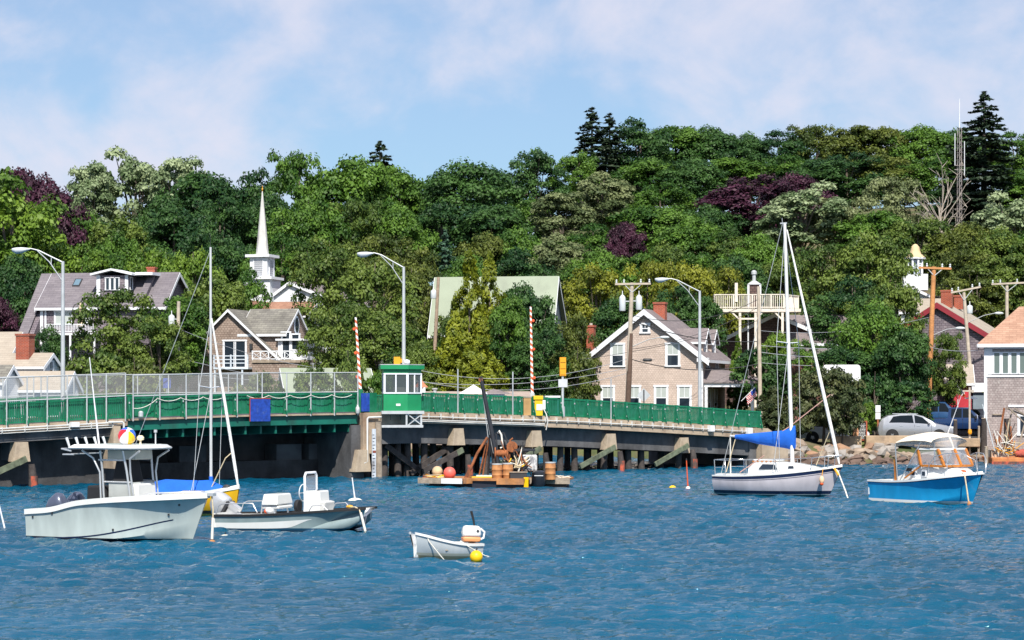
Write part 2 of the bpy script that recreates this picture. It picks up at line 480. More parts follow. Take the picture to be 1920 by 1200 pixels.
def broadleaf(seed, H=14.0, W=12.0, z0=0.03, nclump=95, per=290, leaf=0.28, top=0.5, lump=0.22, gap=0.0, crc=(0.085, 0.15)):
    rng = np.random.default_rng(seed)
    lobes = unit(rng, 9); lobes[:, 2] = np.abs(lobes[:, 2]) * 0.9 - 0.15
    amp = rng.uniform(0.5, 1.0, 9)
    zc = H * (z0 + (1 - z0) * top); rz_up = H - zc; rz_dn = zc - H * z0
    cs = []
    k = 0
    while len(cs) < nclump and k < 6000:
        k += 1
        d = unit(rng, 1)[0]
        if d[2] < -0.92: continue
        rad = 0.80 - lump + lump * 2.0 * np.max(amp * np.maximum(0, (lobes @ d)) ** 3)
        rad = min(rad, 1.03)
        u = rng.uniform(0.35, 1.0) ** 0.45
        if gap > 0 and rng.random() < gap * (1 - u): continue
        p = d * rad * u
        c = np.array([p[0] * W / 2, p[1] * W / 2, zc + p[2] * (rz_up if p[2] > 0 else rz_dn)])
        rc = W * rng.uniform(*crc) * (1.05 - 0.25 * u)
        if u > 0.8 and any(np.linalg.norm(c - q[0]) < 0.62 * rc for q in cs): continue
        cs.append((c, rc, u))
    C = []; Nn = []; T = []; S = []
    for c, rc, u in cs:
        n = int(per * (rc / (W * 0.115)) ** 1.6 * (1.0 if u > 0.6 else 0.7)); d = unit(rng, n)
        d[:, 2] = np.where(d[:, 2] < -0.2, -d[:, 2] * 0.6, d[:, 2])
        rr = rc * rng.uniform(0.45, 1.12, n) ** 0.7
        p = c + d * rr[:, None] * np.array([1.08, 1.08, 0.88])
        C.append(p); Nn.append(d * 0.8 + np.array([0, 0, 0.45]) + rng.normal(size=(n, 3)) * 0.42)
        tone = rng.uniform(0.02, 0.95)
        T.append(np.clip(tone + rng.normal(0, 0.17, n), 0, 1)); S.append(leaf * rng.uniform(0.6, 1.35, n))
    C = np.concatenate(C); Nn = np.concatenate(Nn); T = np.concatenate(T); S = np.concatenate(S)
    crown = quads_mesh('crown', C, Nn, S, T, LEAF['maple'], 1.5, rng)
    Wr = 2 * float(np.percentile(np.hypot(C[:, 0], C[:, 1]), 97)) * 0.93; Hr = float(np.percentile(C[:, 2], 99.8))
    mb = MB(); r0 = 0.022 * H
    hub = Vector((0, 0, H * (z0 + 0.16)))
    mb.tube([(0, 0, -0.6), (0.05, 0.02, H * 0.08), hub, Vector((0.1, -0.1, H * 0.55)), Vector((0.2, 0, H * 0.82))], [r0 * 1.3, r0, r0 * 0.85, r0 * 0.5, r0 * 0.15], 9)
    order = rng.permutation(len(cs))[:16]
    for i in order:
        c = Vector(cs[i][0]); base = hub.lerp(Vector((0.1, -0.1, H * 0.55)), rng.uniform(0, 0.9))
        mid = base.lerp(c, 0.5) + Vector((0, 0, 0.06 * H * rng.uniform(-0.4, 0.8)))
        mb.tube([base, mid, c], [r0 * 0.42, r0 * 0.27, r0 * 0.1], 6)
    return crown, mb.mesh('trunk', BARK, 50), Hr, Wr

def conifer(seed, H=18.0, W=7.0, droop=0.25, leaf=0.34, levels=34, z0=0.04, dens=1.0, gappy=0.15):
    rng = np.random.default_rng(seed); C = []; Nn = []; S = []; T = []
    mb = MB(); mb.tube([(0, 0, -0.5), (0, 0, H * 0.5), (0, 0, H)], [0.016 * H, 0.01 * H, 0.012], 7)
    for i in range(levels):
        f = i / (levels - 1); z = H * (z0 + (0.985 - z0) * f)
        L0 = W / 2 * (1 - f) ** 0.62 * rng.uniform(0.75, 1.08) + 0.12
        nb = max(4, int(9 * (1 - f) + 4))
        for b in range(nb):
            if rng.random() < gappy: continue
            a = 2 * math.pi * (b + rng.uniform(-0.35, 0.35)) / nb + i * 0.7
            L = L0 * rng.uniform(0.65, 1.12)
            n = max(6, int(44 * L / 2.0 * dens + 6))
            t = rng.uniform(0.12, 1.0, n) ** 0.8
            out = np.array([math.cos(a), math.sin(a), 0]); sd = np.array([-math.sin(a), math.cos(a), 0])
            wid = 0.22 * L * (1 - 0.6 * t)
            p = out * (t * L)[:, None] + sd * (rng.normal(0, 1, n) * wid * 0.6)[:, None]
            p[:, 2] = z + rng.normal(0, 0.016 * H) - droop * L * t ** 1.3 + 0.18 * L * np.maximum(0, t - 0.7) - np.abs(rng.normal(0, 0.12, n)) * 1.0
            C.append(p); Nn.append(np.tile(out * 0.35 + np.array([0, 0, 0.8]), (n, 1)) + rng.normal(size=(n, 3)) * 0.45)
            S.append(leaf * rng.uniform(0.6, 1.3, n)); T.append(np.clip(rng.uniform(0.2, 0.7) + rng.normal(0, 0.15, n), 0, 1))
    crown = quads_mesh('crown', np.concatenate(C), np.concatenate(Nn), np.concatenate(S), np.concatenate(T), LEAF['spruce'], 2.4, rng)
    return crown, mb.mesh('trunk', BARK, 50), H, W

def cedar(seed, H=10.0, W=5.0, leaf=0.20, spires=5):
    rng = np.random.default_rng(seed); C = []; Nn = []; S = []; T = []
    mb = MB(); mb.tube([(0, 0, -0.4), (0, 0, H * 0.85)], [0.16, 0.05], 7)
    for k in range(spires):
        a = 6.28 * k / spires + rng.uniform(-0.4, 0.4); off = 0 if k == 0 else W * 0.26
        hh = H * (1.0 if k == 0 else rng.uniform(0.55, 0.9)); bx, by = off * math.cos(a), off * math.sin(a); ww = W * 0.36
        for j in range(60):
            f = rng.uniform(0.03, 1) ; r = ww * (1 - f) ** 0.55 * rng.uniform(0.55, 1.05); b = rng.uniform(0, 6.28)
            c = np.array([bx + r * math.cos(b), by + r * math.sin(b), hh * f]); n = 95
            d = unit(rng, n); d[:, 2] = np.abs(d[:, 2])
            p = c + d * rng.uniform(0.3, 1.0, n)[:, None] * np.array([0.42, 0.42, 0.75])
            C.append(p); o = np.array([math.cos(b), math.sin(b), 0.5]); Nn.append(np.tile(o, (n, 1)) + rng.normal(size=(n, 3)) * 0.5)
            S.append(leaf * rng.uniform(0.6, 1.3, n)); T.append(np.clip(rng.uniform(0.15, 0.85) + rng.normal(0, 0.13, n), 0, 1))
    crown = quads_mesh('crown', np.concatenate(C), np.concatenate(Nn), np.concatenate(S), np.concatenate(T), LEAF['cedar'], 2.0, rng)
    return crown, mb.mesh('trunk', BARK, 50), H, W

PROTO = {
    'm0': broadleaf(11), 'm1': broadleaf(12, lump=0.28), 'm2': broadleaf(13, W=13, top=0.45), 'm3': broadleaf(19, W=11, top=0.55, lump=0.3),
    'o0': broadleaf(21, lump=0.34, gap=0.5, nclump=85, crc=(0.075, 0.13)), 'o1': broadleaf(22, lump=0.36, gap=0.5, nclump=90, W=13, crc=(0.07, 0.125)),
    'p0': broadleaf(31, H=17, W=9.5, z0=0.1, top=0.58, lump=0.40, gap=0.8, nclump=62, crc=(0.09, 0.15), leaf=0.30),
    'p1': broadleaf(32, H=16, W=10, z0=0.1, top=0.55, lump=0.42, gap=0.8, nclump=66, crc=(0.08, 0.14), leaf=0.30),
    'h0': broadleaf(41, H=7, W=7, z0=0.02, top=0.4, nclump=70, per=170, leaf=0.24, lump=0.25), 'h1': broadleaf(42, H=5, W=6, z0=0.0, top=0.35, nclump=60, per=150, leaf=0.2),
    's0': conifer(51), 's1': conifer(52, W=8, droop=0.12, gappy=0.3), 's2': conifer(53, H=20, W=9, levels=40, dens=1.2, gappy=0.1),
    'c0': cedar(61), 'c1': cedar(62, H=8, W=5, spires=6),
}
def tree(px, py, d, wpx, proto, leaf, label, group=None, name='broadleaf_tree', cat='tree', rot=None, zbase=None, dy=0):
    crown, trunk, H, W = PROTO[proto]
    X = XP(px, d); gz = ground_z(X, d) if zbase is None else zbase
    h = ZP(py, d) - gz
    sz = h / H; sx = wpx * d / F / W
    if sx < 0.45 * sz: sx = 0.45 * sz
    rnd = random.Random(px * 7 + py * 13 + int(d))
    o = empty(name, (X, d, gz), rnd.uniform(0, 6.28) if rot is None else rot)
    o.scale = (sx, sx, sz)
    tag(o, label, cat, group)
    share('trunk', trunk, o)
    c = share('crown', crown, o)
    c.material_slots[0].link = 'OBJECT'; c.material_slots[0].material = LEAF[leaf]
    return o

HILL = 'trees that cover the hillside'
ZONE = [(130, 'at the far left edge'), (330, 'above the grey house'), (500, 'left of the church spire'), (690, 'right of the church spire'), (960, 'above the green barn'), (1200, 'near the twin spruces'), (1420, 'left of the large copper beech'), (1700, 'around the silvery green trees'), (3000, 'near the lattice mast')]
TONE = {'maple': 'mid green', 'deep': 'dark green', 'oak': 'yellowish green', 'olive': 'brownish olive', 'bright': 'bright green', 'purple': 'purple'}
def row(lst, label, group):
    for (px, py, d, w, pr, lf) in lst:
        z = next(t for x, t in ZONE if px < x); tree(px, py, d, w, pr, lf, TONE[lf] + ' ' + label + ' ' + z, group)
# skyline, each told apart
T = tree
T(20, 322, 215, 215, 'm0', 'bright', 'bright green maple at the far left edge of the wood')
T(75, 335, 236, 150, 'm1', 'purple', 'dark purple beech behind the bright maple at far left')
T(22, 318, 250, 120, 'm3', 'purple', 'purple crown peeping over the bright maple at far left edge')
T(60, 345, 268, 110, 's1', 'deep', 'dark tree top between purple beech and pale poplars')
T(172, 308, 272, 110, 'p0', 'pale', 'leftmost of the three pale silvery poplars on the skyline')
T(255, 281, 276, 140, 'p1', 'pale', 'tallest middle one of the three pale silvery poplars')
T(338, 296, 272, 115, 'p0', 'pale', 'rightmost of the three pale silvery poplars on the skyline', rot=2.1)
T(712, 263, 290, 210, 's2', 'spruce', 'lone dark spruce on the skyline right of the church spire', name='spruce_tree')
T(1110, 199, 290, 160, 's0', 'spruce', 'taller of the twin dark spruces on the skyline', name='spruce_tree')
T(1143, 210, 294, 140, 's0', 'spruce', 'shorter right one of the twin dark spruces', name='spruce_tree', rot=1.0)
T(1845, 170, 262, 230, 's2', 'spruce', 'huge dark spruce beside the lattice mast', name='spruce_tree')
T(560, 287, 262, 150, 'o1', 'maple', 'broad maple on the skyline above the church spire')
T(655, 300, 266, 190, 'm1', 'maple', 'round maple on the skyline left of the lone spruce')
T(868, 307, 272, 190, 'm2', 'deep', 'rounded dark green oak on the skyline right of lone spruce')
T(1005, 284, 278, 120, 'o0', 'deep', 'loose dark tree with sky showing through left of twin spruces')
T(1075, 288, 280, 95, 'o0', 'maple', 'green tree close left of the twin spruces')
T(1410, 332, 250, 190, 'm0', 'purple', 'large purple copper beech below the ridge')
T(1485, 330, 256, 130, 'm2', 'purple', 'right flank purple beech next to the silvery tree')
T(1172, 418, 226, 70, 'm3', 'purple', 'small purple tree in the middle of the wood')
T(1148, 445, 225, 40, 'm1', 'purple', 'smallest purple tree low in the wood')
T(1500, 345, 236, 160, 'p1', 'pale', 'silvery green tree right of the copper beech')
T(1570, 372, 238, 120, 'p1', 'grey', 'grey green tree right of the silvery tree')
T(1135, 322, 250, 130, 'p1', 'grey', 'greyish loose tree below the twin spruces')
T(1050, 362, 240, 130, 'p0', 'grey', 'greyish tree left of and below the twin spruces')
T(1050, 440, 215, 120, 'p1', 'grey', 'grey green tree above the pale green barn roof')
T(835, 430, 215, 130, 's2', 'blue', 'blue green feathery tree above the barn', name='pine_tree')
T(1672, 332, 244, 140, 'o1', 'grey', 'dusty green tree left of the bare dead tree')
T(1900, 365, 226, 130, 'p1', 'pale', 'pale tree at the right edge below the huge spruce')
row([(400, 328, 262, 170, 'm3', 'deep'), (470, 322, 268, 130, 'm0', 'deep'), (310, 365, 258, 130, 'm2', 'deep'),
     (735, 318, 274, 120, 'm3', 'maple'), (785, 345, 280, 110, 'm1', 'deep'), (935, 320, 284, 100, 'm0', 'deep'),
     (1200, 226, 296, 120, 'm0', 'deep'), (1265, 236, 300, 130, 'm3', 'maple'), (1335, 238, 300, 130, 'm1', 'deep'), (1398, 252, 304, 110, 'm2', 'deep'),
     (1460, 245, 300, 120, 'm0', 'deep'), (1530, 236, 302, 140, 'o1', 'olive'), (1600, 240, 304, 120, 'm3', 'olive'), (1668, 238, 302, 130, 'o0', 'olive'),
     (1735, 236, 300, 130, 'm1', 'maple'), (1790, 245, 304, 100, 'm2', 'deep'), (1905, 248, 300, 120, 'm0', 'maple'), (1960, 262, 300, 120, 'm1', 'deep'), (-40, 345, 262, 130, 'm1', 'deep'), (120, 368, 282, 100, 'm3', 'deep')],
    'tree on the skyline of the wood', 'trees along the ridge')
row([(1220, 300, 278, 140, 'm1', 'maple'), (1300, 300, 276, 150, 'm2', 'deep'), (1380, 300, 280, 140, 'm3', 'maple'), (1590, 290, 276, 150, 'm0', 'deep'),
     (1530, 300, 280, 120, 'm2', 'deep'), (1660, 290, 278, 140, 'm1', 'olive'), (1730, 300, 276, 130, 'o0', 'maple'), (1240, 345, 256, 130, 'm0', 'maple'), (1330, 385, 246, 130, 'm1', 'deep'),
     (1800, 350, 270, 120, 'm2', 'deep'), (1470, 290, 284, 120, 'm0', 'maple'), (1930, 320, 260, 110, 'm3', 'maple'),
     (160, 400, 246, 130, 'm2', 'maple'), (240, 410, 240, 150, 'm1', 'oak'), (330, 395, 240, 150, 'm3', 'deep'), (415, 372, 246, 150, 'm0', 'deep'), (500, 365, 250, 120, 'm2', 'deep'),
     (575, 372, 240, 150, 'm1', 'maple'), (660, 375, 244, 160, 'o1', 'oak'), (740, 390, 246, 140, 'm2', 'maple'), (830, 385, 254, 150, 'm0', 'deep'), (915, 385, 250, 150, 'm3', 'deep'), (985, 375, 256, 120, 'm1', 'maple'),
     (390, 430, 226, 130, 'm2', 'deep'), (530, 440, 222, 130, 'm0', 'maple'), (620, 450, 220, 150, 'o0', 'oak'), (450, 455, 228, 90, 'm3', 'deep'),
     (720, 440, 222, 150, 'o1', 'olive'), (905, 440, 224, 120, 'm1', 'olive'), (970, 430, 226, 130, 'm2', 'maple'), (1110, 420, 232, 120, 'm0', 'maple'),
     (1220, 385, 236, 150, 'm3', 'maple'), (1290, 410, 228, 150, 'm1', 'maple'), (1360, 430, 224, 120, 'm0', 'oak'), (1420, 440, 222, 120, 'm2', 'maple'),
     (1640, 400, 232, 130, 'm3', 'maple'), (1720, 410, 226, 150, 'o0', 'oak'), (1800, 420, 224, 140, 'm1', 'olive'), (1870, 430, 222, 140, 'm2', 'oak'), (1950, 420, 222, 120, 'm0', 'maple'),
     (60, 420, 232, 140, 'm2', 'deep'), (-20, 440, 222, 120, 'm3', 'deep'), (140, 460, 214, 120, 'm0', 'bright'), (210, 440, 224, 110, 'm1', 'maple'), (20, 480, 205, 130, 'm1', 'deep'),
     (780, 470, 212, 130, 'o0', 'olive'), (880, 480, 206, 120, 'm2', 'maple'), (980, 470, 210, 130, 'm0', 'deep'), (1120, 470, 208, 130, 'm1', 'maple'), (1190, 480, 204, 120, 'm3', 'maple'),
     (1250, 460, 212, 130, 'm2', 'oak'), (1320, 475, 208, 130, 'o1', 'maple'), (1390, 480, 206, 110, 'm1', 'deep'), (1810, 470, 208, 130, 'o1', 'olive'), (1885, 480, 206, 130, 'm3', 'oak'),
     (1830, 500, 204, 120, 'm0', 'olive'), (30, 540, 192, 110, 'm0', 'deep'), (-10, 560, 186, 100, 'm2', 'purple')],
    'leafy tree in the hillside wood', HILL)
# the village trees
T(200, 475, 200, 120, 'm3', 'bright', 'bright green tree left behind the grey gambrel house')
T(285, 470, 198, 120, 'm1', 'bright', 'bright green tree behind the chimney of the grey house')
T(360, 470, 192, 110, 'o0', 'bright', 'bright yellowish tree between grey house and church')
T(395, 520, 168, 150, 'm1', 'oak', 'dense oak between the grey house and the shingled house')
T(345, 560, 160, 110, 'm3', 'maple', 'oak behind the wooden pole with the grey transformer')
T(225, 545, 150, 190, 'o1', 'oak', 'spreading oak in front of the grey house', zbase=1.5)
T(300, 600, 147, 130, 'o0', 'oak', 'low oak left of the transformer pole', zbase=1.5)
T(95, 615, 150, 70, 'm2', 'deep', 'small dark tree by the brick chimney at left', zbase=1.5)
T(180, 660, 143, 130, 'h0', 'oak', 'leafy shrub behind the left chain link fence', name='shrub', cat='shrub', zbase=1.0)
T(255, 680, 143, 120, 'h0', 'olive', 'olive shrub right of the shrub behind the left fence', name='shrub', cat='shrub', zbase=1.0)
T(458, 508, 178, 105, 'm0', 'maple', 'green tree directly below the church belfry')
T(625, 470, 178, 170, 'o1', 'oak', 'tall oak right of the white church hall')
T(700, 490, 172, 160, 'o0', 'oak', 'oak behind the middle street lamp')
T(640, 570, 156, 150, 'o1', 'oak', 'lower oak in front of the brown roofed house')
T(720, 590, 154, 150, 'm1', 'oak', 'leafy oak behind the raised left barrier arm')
T(770, 500, 190, 130, 'o0', 'olive', 'brownish oak left of the pale green barn')
T(585, 690, 138, 70, 'h0', 'oak', 'leafy bush left in front of the pale shed roof', name='shrub', cat='shrub', zbase=1.0)
T(655, 668, 138, 80, 'h0', 'oak', 'leafy bush in front of the pale shed roof by the left barrier', name='shrub', cat='shrub', zbase=1.0)
T(715, 690, 138, 60, 'h0', 'maple', 'leafy bush left behind the bridge booth', name='shrub', cat='shrub', zbase=1.0)
T(480, 700, 142, 110, 'h1', 'olive', 'brownish hedge under the shingled house', name='shrub', cat='shrub', zbase=1.0)
T(790, 640, 150, 90, 'm2', 'oak', 'small tree behind the green bridge booth', zbase=1.5)
T(880, 487, 154, 110, 'c0', 'cedar', 'tall yellow green cedar in front of the barn', name='cedar_tree')
T(918, 492, 156, 105, 'c0', 'cedar', 'second yellow green cedar right of the tall one', name='cedar_tree', rot=2.0)
T(850, 610, 150, 110, 'c1', 'cedar', 'wide low yellow cedar left of the crane boom', name='cedar_tree', zbase=1.4)
T(905, 640, 148, 110, 'c1', 'cedar', 'low yellow cedar right behind the crane boom', name='cedar_tree', rot=1.3, zbase=1.4)
T(855, 575, 162, 90, 'm1', 'oak', 'small oak before the left end of the barn roof')
T(950, 560, 152, 80, 'm3', 'maple', 'green tree between cedars and right barrier arm', zbase=1.5)
T(990, 535, 158, 120, 'm1', 'deep', 'dark maple in front of the barn roof')
T(1010, 620, 150, 110, 'm0', 'deep', 'dark tree behind the right barrier arm', zbase=1.5)
T(1078, 590, 154, 75, 'o0', 'olive', 'brownish green tree left of the pink shingled house')
T(1085, 660, 150, 60, 'h0', 'olive', 'brownish shrub against the left corner of the gable house', name='shrub', cat='shrub', zbase=1.5)
T(1120, 500, 186, 130, 'o0', 'yellow', 'yellow green locust above the left eave of gable house')
T(1215, 490, 190, 140, 'o1', 'yellow', 'yellow green locust behind the wooden crossarm pole')
T(1300, 495, 188, 120, 'o0', 'yellow', 'yellow green locust behind the right street lamp')
T(1365, 500, 192, 110, 'o1', 'yellow', 'yellow green locust left of the roof deck', rot=0.6)
T(1265, 540, 176, 120, 'm0', 'deep', 'dark maple right behind the gable house roof')
T(1160, 560, 178, 130, 'm2', 'deep', 'dark maple left behind the gable house roof')
T(1315, 560, 174, 80, 'm3', 'deep', 'dark maple between gable house and roof deck')
T(1383, 635, 158, 40, 'c0', 'bright', 'narrow bright cypress right of the porch', name='cypress_tree')
T(1435, 655, 152, 110, 'h0', 'deep', 'dark bush below the roof deck', name='shrub', cat='shrub')
T(1465, 625, 160, 80, 'm1', 'bright', 'bright bush right of the pole under the roof deck', name='shrub', cat='shrub')
T(1520, 640, 152, 70, 'm0', 'maple', 'green tree behind the sailboat forestay')
T(1470, 480, 214, 120, 'm1', 'oak', 'tall oak left of the white sailboat mast head')
T(1545, 460, 200, 150, 'o1', 'oak', 'tall oak right behind the sailboat mast')
T(1625, 440, 198, 150, 'm2', 'oak', 'tall oak left of the small yellow dome')
T(1600, 520, 178, 150, 'm0', 'deep', 'dark maple over the grey roof right of the mast')
T(1680, 530, 166, 110, 'o0', 'oak', 'brownish oak left of the orange utility pole')
T(1635, 570, 146, 150, 'm2', 'maple', 'big leafy maple left of the orange utility pole')
T(1690, 620, 143, 120, 'm1', 'deep', 'lower dark maple above the silver car')
T(1585, 650, 144, 110, 'm3', 'deep', 'dark maple behind the white board')
T(1690, 715, 140.5, 110, 'h0', 'deep', 'dark bush right behind the silver car', name='shrub', cat='shrub')
T(1640, 705, 140, 80, 'h0', 'deep', 'dark bush behind the two panel sign', name='shrub', cat='shrub')
T(1590, 720, 141, 70, 'h0', 'deep', 'dark bush behind the white car', name='shrub', cat='shrub')
T(1770, 625, 147, 90, 'o1', 'oak', 'small oak right of the orange utility pole')
T(1880, 700, 160, 80, 'h0', 'yellow', 'yellowish shrub beside the right dock building', name='shrub', cat='shrub')
T(1450, 730, 134, 80, 'c1', 'juniper', 'dark juniper at the end of the green bridge rail', name='juniper', cat='shrub', zbase=1.0)
T(1545, 690, 134, 120, 'h0', 'juniper', 'big olive bush above the rocks right of the mast', name='shrub', cat='shrub', zbase=1.0)
T(1580, 725, 133, 90, 'h1', 'juniper', 'low olive bush right of the forestay above the rocks', name='shrub', cat='shrub', zbase=1.0)
T(1495, 740, 133, 70, 'h1', 'juniper', 'low olive bush left of the forestay above the rocks', name='shrub', cat='shrub', zbase=1.0)
T(1625, 755, 138.5, 34, 'h1', 'bright', 'bright green sapling beside the sandwich board', name='shrub', cat='shrub')
row([(2010, 300, 262, 150, 'm0', 'deep'), (2070, 340, 240, 150, 'm2', 'maple'), (2120, 310, 270, 160, 'm1', 'deep'), (2180, 350, 240, 160, 'm3', 'maple'), (2060, 430, 205, 150, 'm1', 'oak'), (2150, 440, 205, 160, 'm0', 'deep'), (2000, 470, 190, 140, 'o0', 'oak'), (2090, 540, 172, 150, 'm2', 'maple'), (2200, 520, 180, 160, 'm1', 'oak'), (2130, 610, 156, 140, 'm3', 'deep'), (2250, 420, 215, 170, 'm0', 'deep'), (2240, 330, 262, 160, 'm2', 'deep')],
    'tree of the wood beyond the right edge', 'trees beyond the right edge')
row([(-70, 380, 250, 150, 'm0', 'deep'), (-130, 360, 262, 160, 'm2', 'maple'), (-190, 380, 250, 160, 'm1', 'deep'), (-80, 470, 205, 150, 'm1', 'maple'), (-160, 480, 205, 160, 'm3', 'oak'), (-100, 560, 176, 150, 'm0', 'oak'), (-190, 570, 176, 160, 'm2', 'deep')],
    'tree of the wood beyond the left edge', 'trees beyond the left edge')
# bare dead tree
def dead_tree():
    d = 236.0; rng = random.Random(8); X = XP(1752, d); gz = ground_z(X, d)
    o = empty('dead_tree', (X, d, gz)); tag(o, 'bare dead tree with whitish branches beside the lattice mast', 'tree')
    top = ZP(318, d) - gz
    mb = MB(); mb.tube([(1, 0, 0), (0.9, 0, top * 0.45), (0.5, 0, top * 0.7)], [0.2, 0.16, 0.1], 7); mb.build('trunk', PALEBARK, o, smooth=60)
    mb = MB()
    for k in range(22):
        b = Vector((0.9 - 0.01 * k, 0, top * rng.uniform(0.42, 0.72)))
        e = b + Vector((rng.uniform(-3.6, 3.0), rng.uniform(-2, 1), rng.uniform(0.6, top * 0.36)))
        m1 = b.lerp(e, 0.5) + Vector((rng.uniform(-.5, .5), 0, rng.uniform(-.1, .7)))
        mb.tube([b, m1, e], [0.065, 0.042, 0.018], 5)
        for j in range(3):
            q = m1.lerp(e, rng.random()); mb.tube([q, q + Vector((rng.uniform(-1.2, 0.8), rng.uniform(-.5, .5), rng.uniform(0.2, 1.4)))], [0.04, 0.015], 4)
    mb.build('branches', PALEBARK, o)
dead_tree()
# ---------------------------------------------------------------- shared paints
WHITE = mat('white_paint', (0.78, 0.79, 0.80), 0.5, var=0.06, vscale=1.5, dirt=(0.55, 0.54, 0.50), dscale=1.2, dmin=0.52, dmax=0.8)
TRIM = mat('white_trim', (0.76, 0.78, 0.82), 0.55, var=0.06, vscale=3)
GALV = mat('galvanised_steel', (0.55, 0.57, 0.58), 0.45, 0.3, var=0.12, vscale=3)
ALU = mat('bare_aluminium', (0.68, 0.69, 0.70), 0.3, 0.6, var=0.05)
GREEN = mat('bridge_green_paint', (0.005, 0.150, 0.072), 0.5, var=0.25, vscale=2.5, dirt=(0.03, 0.20, 0.13), dscale=1.5, dmin=0.48, dmax=0.66)
DKGREEN = mat('girder_green_paint', (0.006, 0.135, 0.095), 0.5, var=0.2, vscale=1.5, dirt=(0.02, 0.06, 0.05), dscale=0.7, dmin=0.52, dmax=0.72)
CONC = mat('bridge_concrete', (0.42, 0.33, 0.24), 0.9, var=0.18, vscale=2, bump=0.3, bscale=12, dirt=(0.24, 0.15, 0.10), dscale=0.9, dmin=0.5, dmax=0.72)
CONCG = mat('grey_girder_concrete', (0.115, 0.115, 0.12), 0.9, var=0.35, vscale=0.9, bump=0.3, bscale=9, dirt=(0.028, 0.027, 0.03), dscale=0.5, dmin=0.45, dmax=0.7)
SHADEWETCONC = mat('shade_toned_wet_concrete', (0.075, 0.073, 0.075), 0.85, var=0.4, vscale=0.8, bump=0.3, bscale=9, dirt=(0.018, 0.017, 0.018), dscale=0.4, dmin=0.42, dmax=0.62)  # wet stains on a base darkened to deepen the shade under the deck
TIMBER = mat('creosoted_timber', (0.055, 0.045, 0.042), 0.9, var=0.4, vscale=3, bump=0.5, bscale=14, dirt=(0.12, 0.10, 0.09), dscale=2.0, dmin=0.5, dmax=0.75)
GREYWOOD = mat('weathered_wood', (0.33, 0.27, 0.21), 0.9, var=0.3, vscale=3, bump=0.4, bscale=14, dirt=(0.16, 0.12, 0.09), dscale=2.5, dmin=0.5, dmax=0.8)
LICHEN = mat('weathered_brace_green', (0.125, 0.145, 0.095), 0.9, var=0.45, vscale=4)
RUST = mat('rusty_steel', (0.30, 0.10, 0.035), 0.9, var=0.4, vscale=4, bump=0.4, bscale=20, dirt=(0.10, 0.045, 0.03), dscale=2.0, dmin=0.48, dmax=0.7)
REDRUST = mat('red_marker_paint', (0.42, 0.085, 0.045), 0.85, var=0.4, vscale=5, dirt=(0.10, 0.06, 0.05), dscale=4, dmin=0.44, dmax=0.56)
PIPE = mat('grey_white_conduit', (0.62, 0.62, 0.60), 0.5, var=0.12, vscale=2)
BLUEP = mat('blue_sign_panel', (0.012, 0.055, 0.34), 0.6, var=0.3, vscale=6, dirt=(0.10, 0.16, 0.38), dscale=5, dmin=0.56, dmax=0.72)
ORANGE = mat('orange_red_paint', (0.72, 0.10, 0.025), 0.55, var=0.08)
AMBER = mat('signal_amber', (0.78, 0.34, 0.012), 0.5, var=0.06)
YELLOW = mat('yellow_paint', (0.78, 0.50, 0.01), 0.5, var=0.08)
BLACK = mat('black_fabric', (0.012, 0.013, 0.016), 0.75, var=0.2)
DARK = mat('dark_metal', (0.035, 0.037, 0.042), 0.55, var=0.2)
ROPE = mat('rope', (0.60, 0.50, 0.33), 0.95, var=0.2, vscale=20)
ROPEW = mat('white_rope', (0.74, 0.71, 0.64), 0.95, var=0.1, vscale=20)
ASPHALT = mat('asphalt', (0.055, 0.055, 0.058), 0.9, var=0.2, vscale=3, bump=0.3, bscale=40)
BRICK = courses('red_brick', (0.40, 0.075, 0.032), (0.30, 0.055, 0.028), (0.36, 0.25, 0.20), 0.24, 0.085, msize=0.010, bump=0.5)
PANE = glass('window_glass', (0.02, 0.03, 0.045))
BLIND = mat('pale_window_blind', (0.42, 0.46, 0.44), 0.6, var=0.06)
MESHW = mat('chain_link_mesh', (0.62, 0.62, 0.60), 0.6, 0.2, var=0.1, alpha=0.17)

# ---------------------------------------------------------------- the drawbridge
BA = math.atan2(0.8, 1.0)
BO = Vector((0, 113.7, 0))
def bs(px, o=0.0):
    """distance along the bridge of the point on the rail line o that is seen at column px"""
    k = (px - 960.0) / F; c, s = math.cos(BA), math.sin(BA)
    # x = S c - o s ; y = 113.7 + S s + o c ; x = k y
    return (k * (113.7 + o * c) + o * s) / (c - k * s)
def bw(S, o, z): c, s = math.cos(BA), math.sin(BA); return Vector((S * c - o * s, 113.7 + S * s + o * c, z))
ZS = [bs(-150), bs(20), bs(235), bs(450), bs(665), bs(790), bs(1060), bs(1240), bs(1420), bs(1420) + 12]
ZV = [2.72, 2.92, 3.15, 3.30, 3.36, 3.39, 3.07, 2.72, 2.30, 1.95]
def dz(S): return interp(S, ZS, ZV)
bridge = empty('drawbridge', BO, BA)
tag(bridge, 'long low drawbridge with green railings on concrete girders and timber piles', 'bridge')
BW = 9.0
S0, SA, SB, S1 = bs(-150), bs(236), bs(672), bs(1424)
def strip(name, sa, sb, o0, o1, h0, h1, m, n=10, bevel=0):
    """slab that follows the deck: across o0..o1, from deck+h0 to deck+h1"""
    secs = []
    for i in range(n + 1):
        S = lerp(sa, sb, i / n); z = dz(S)
        secs.append([(S, o0, z + h0), (S, o1, z + h0), (S, o1, z + h1), (S, o0, z + h1)])
    return MB().loft(secs, True, True, True).build(name, m, bridge)
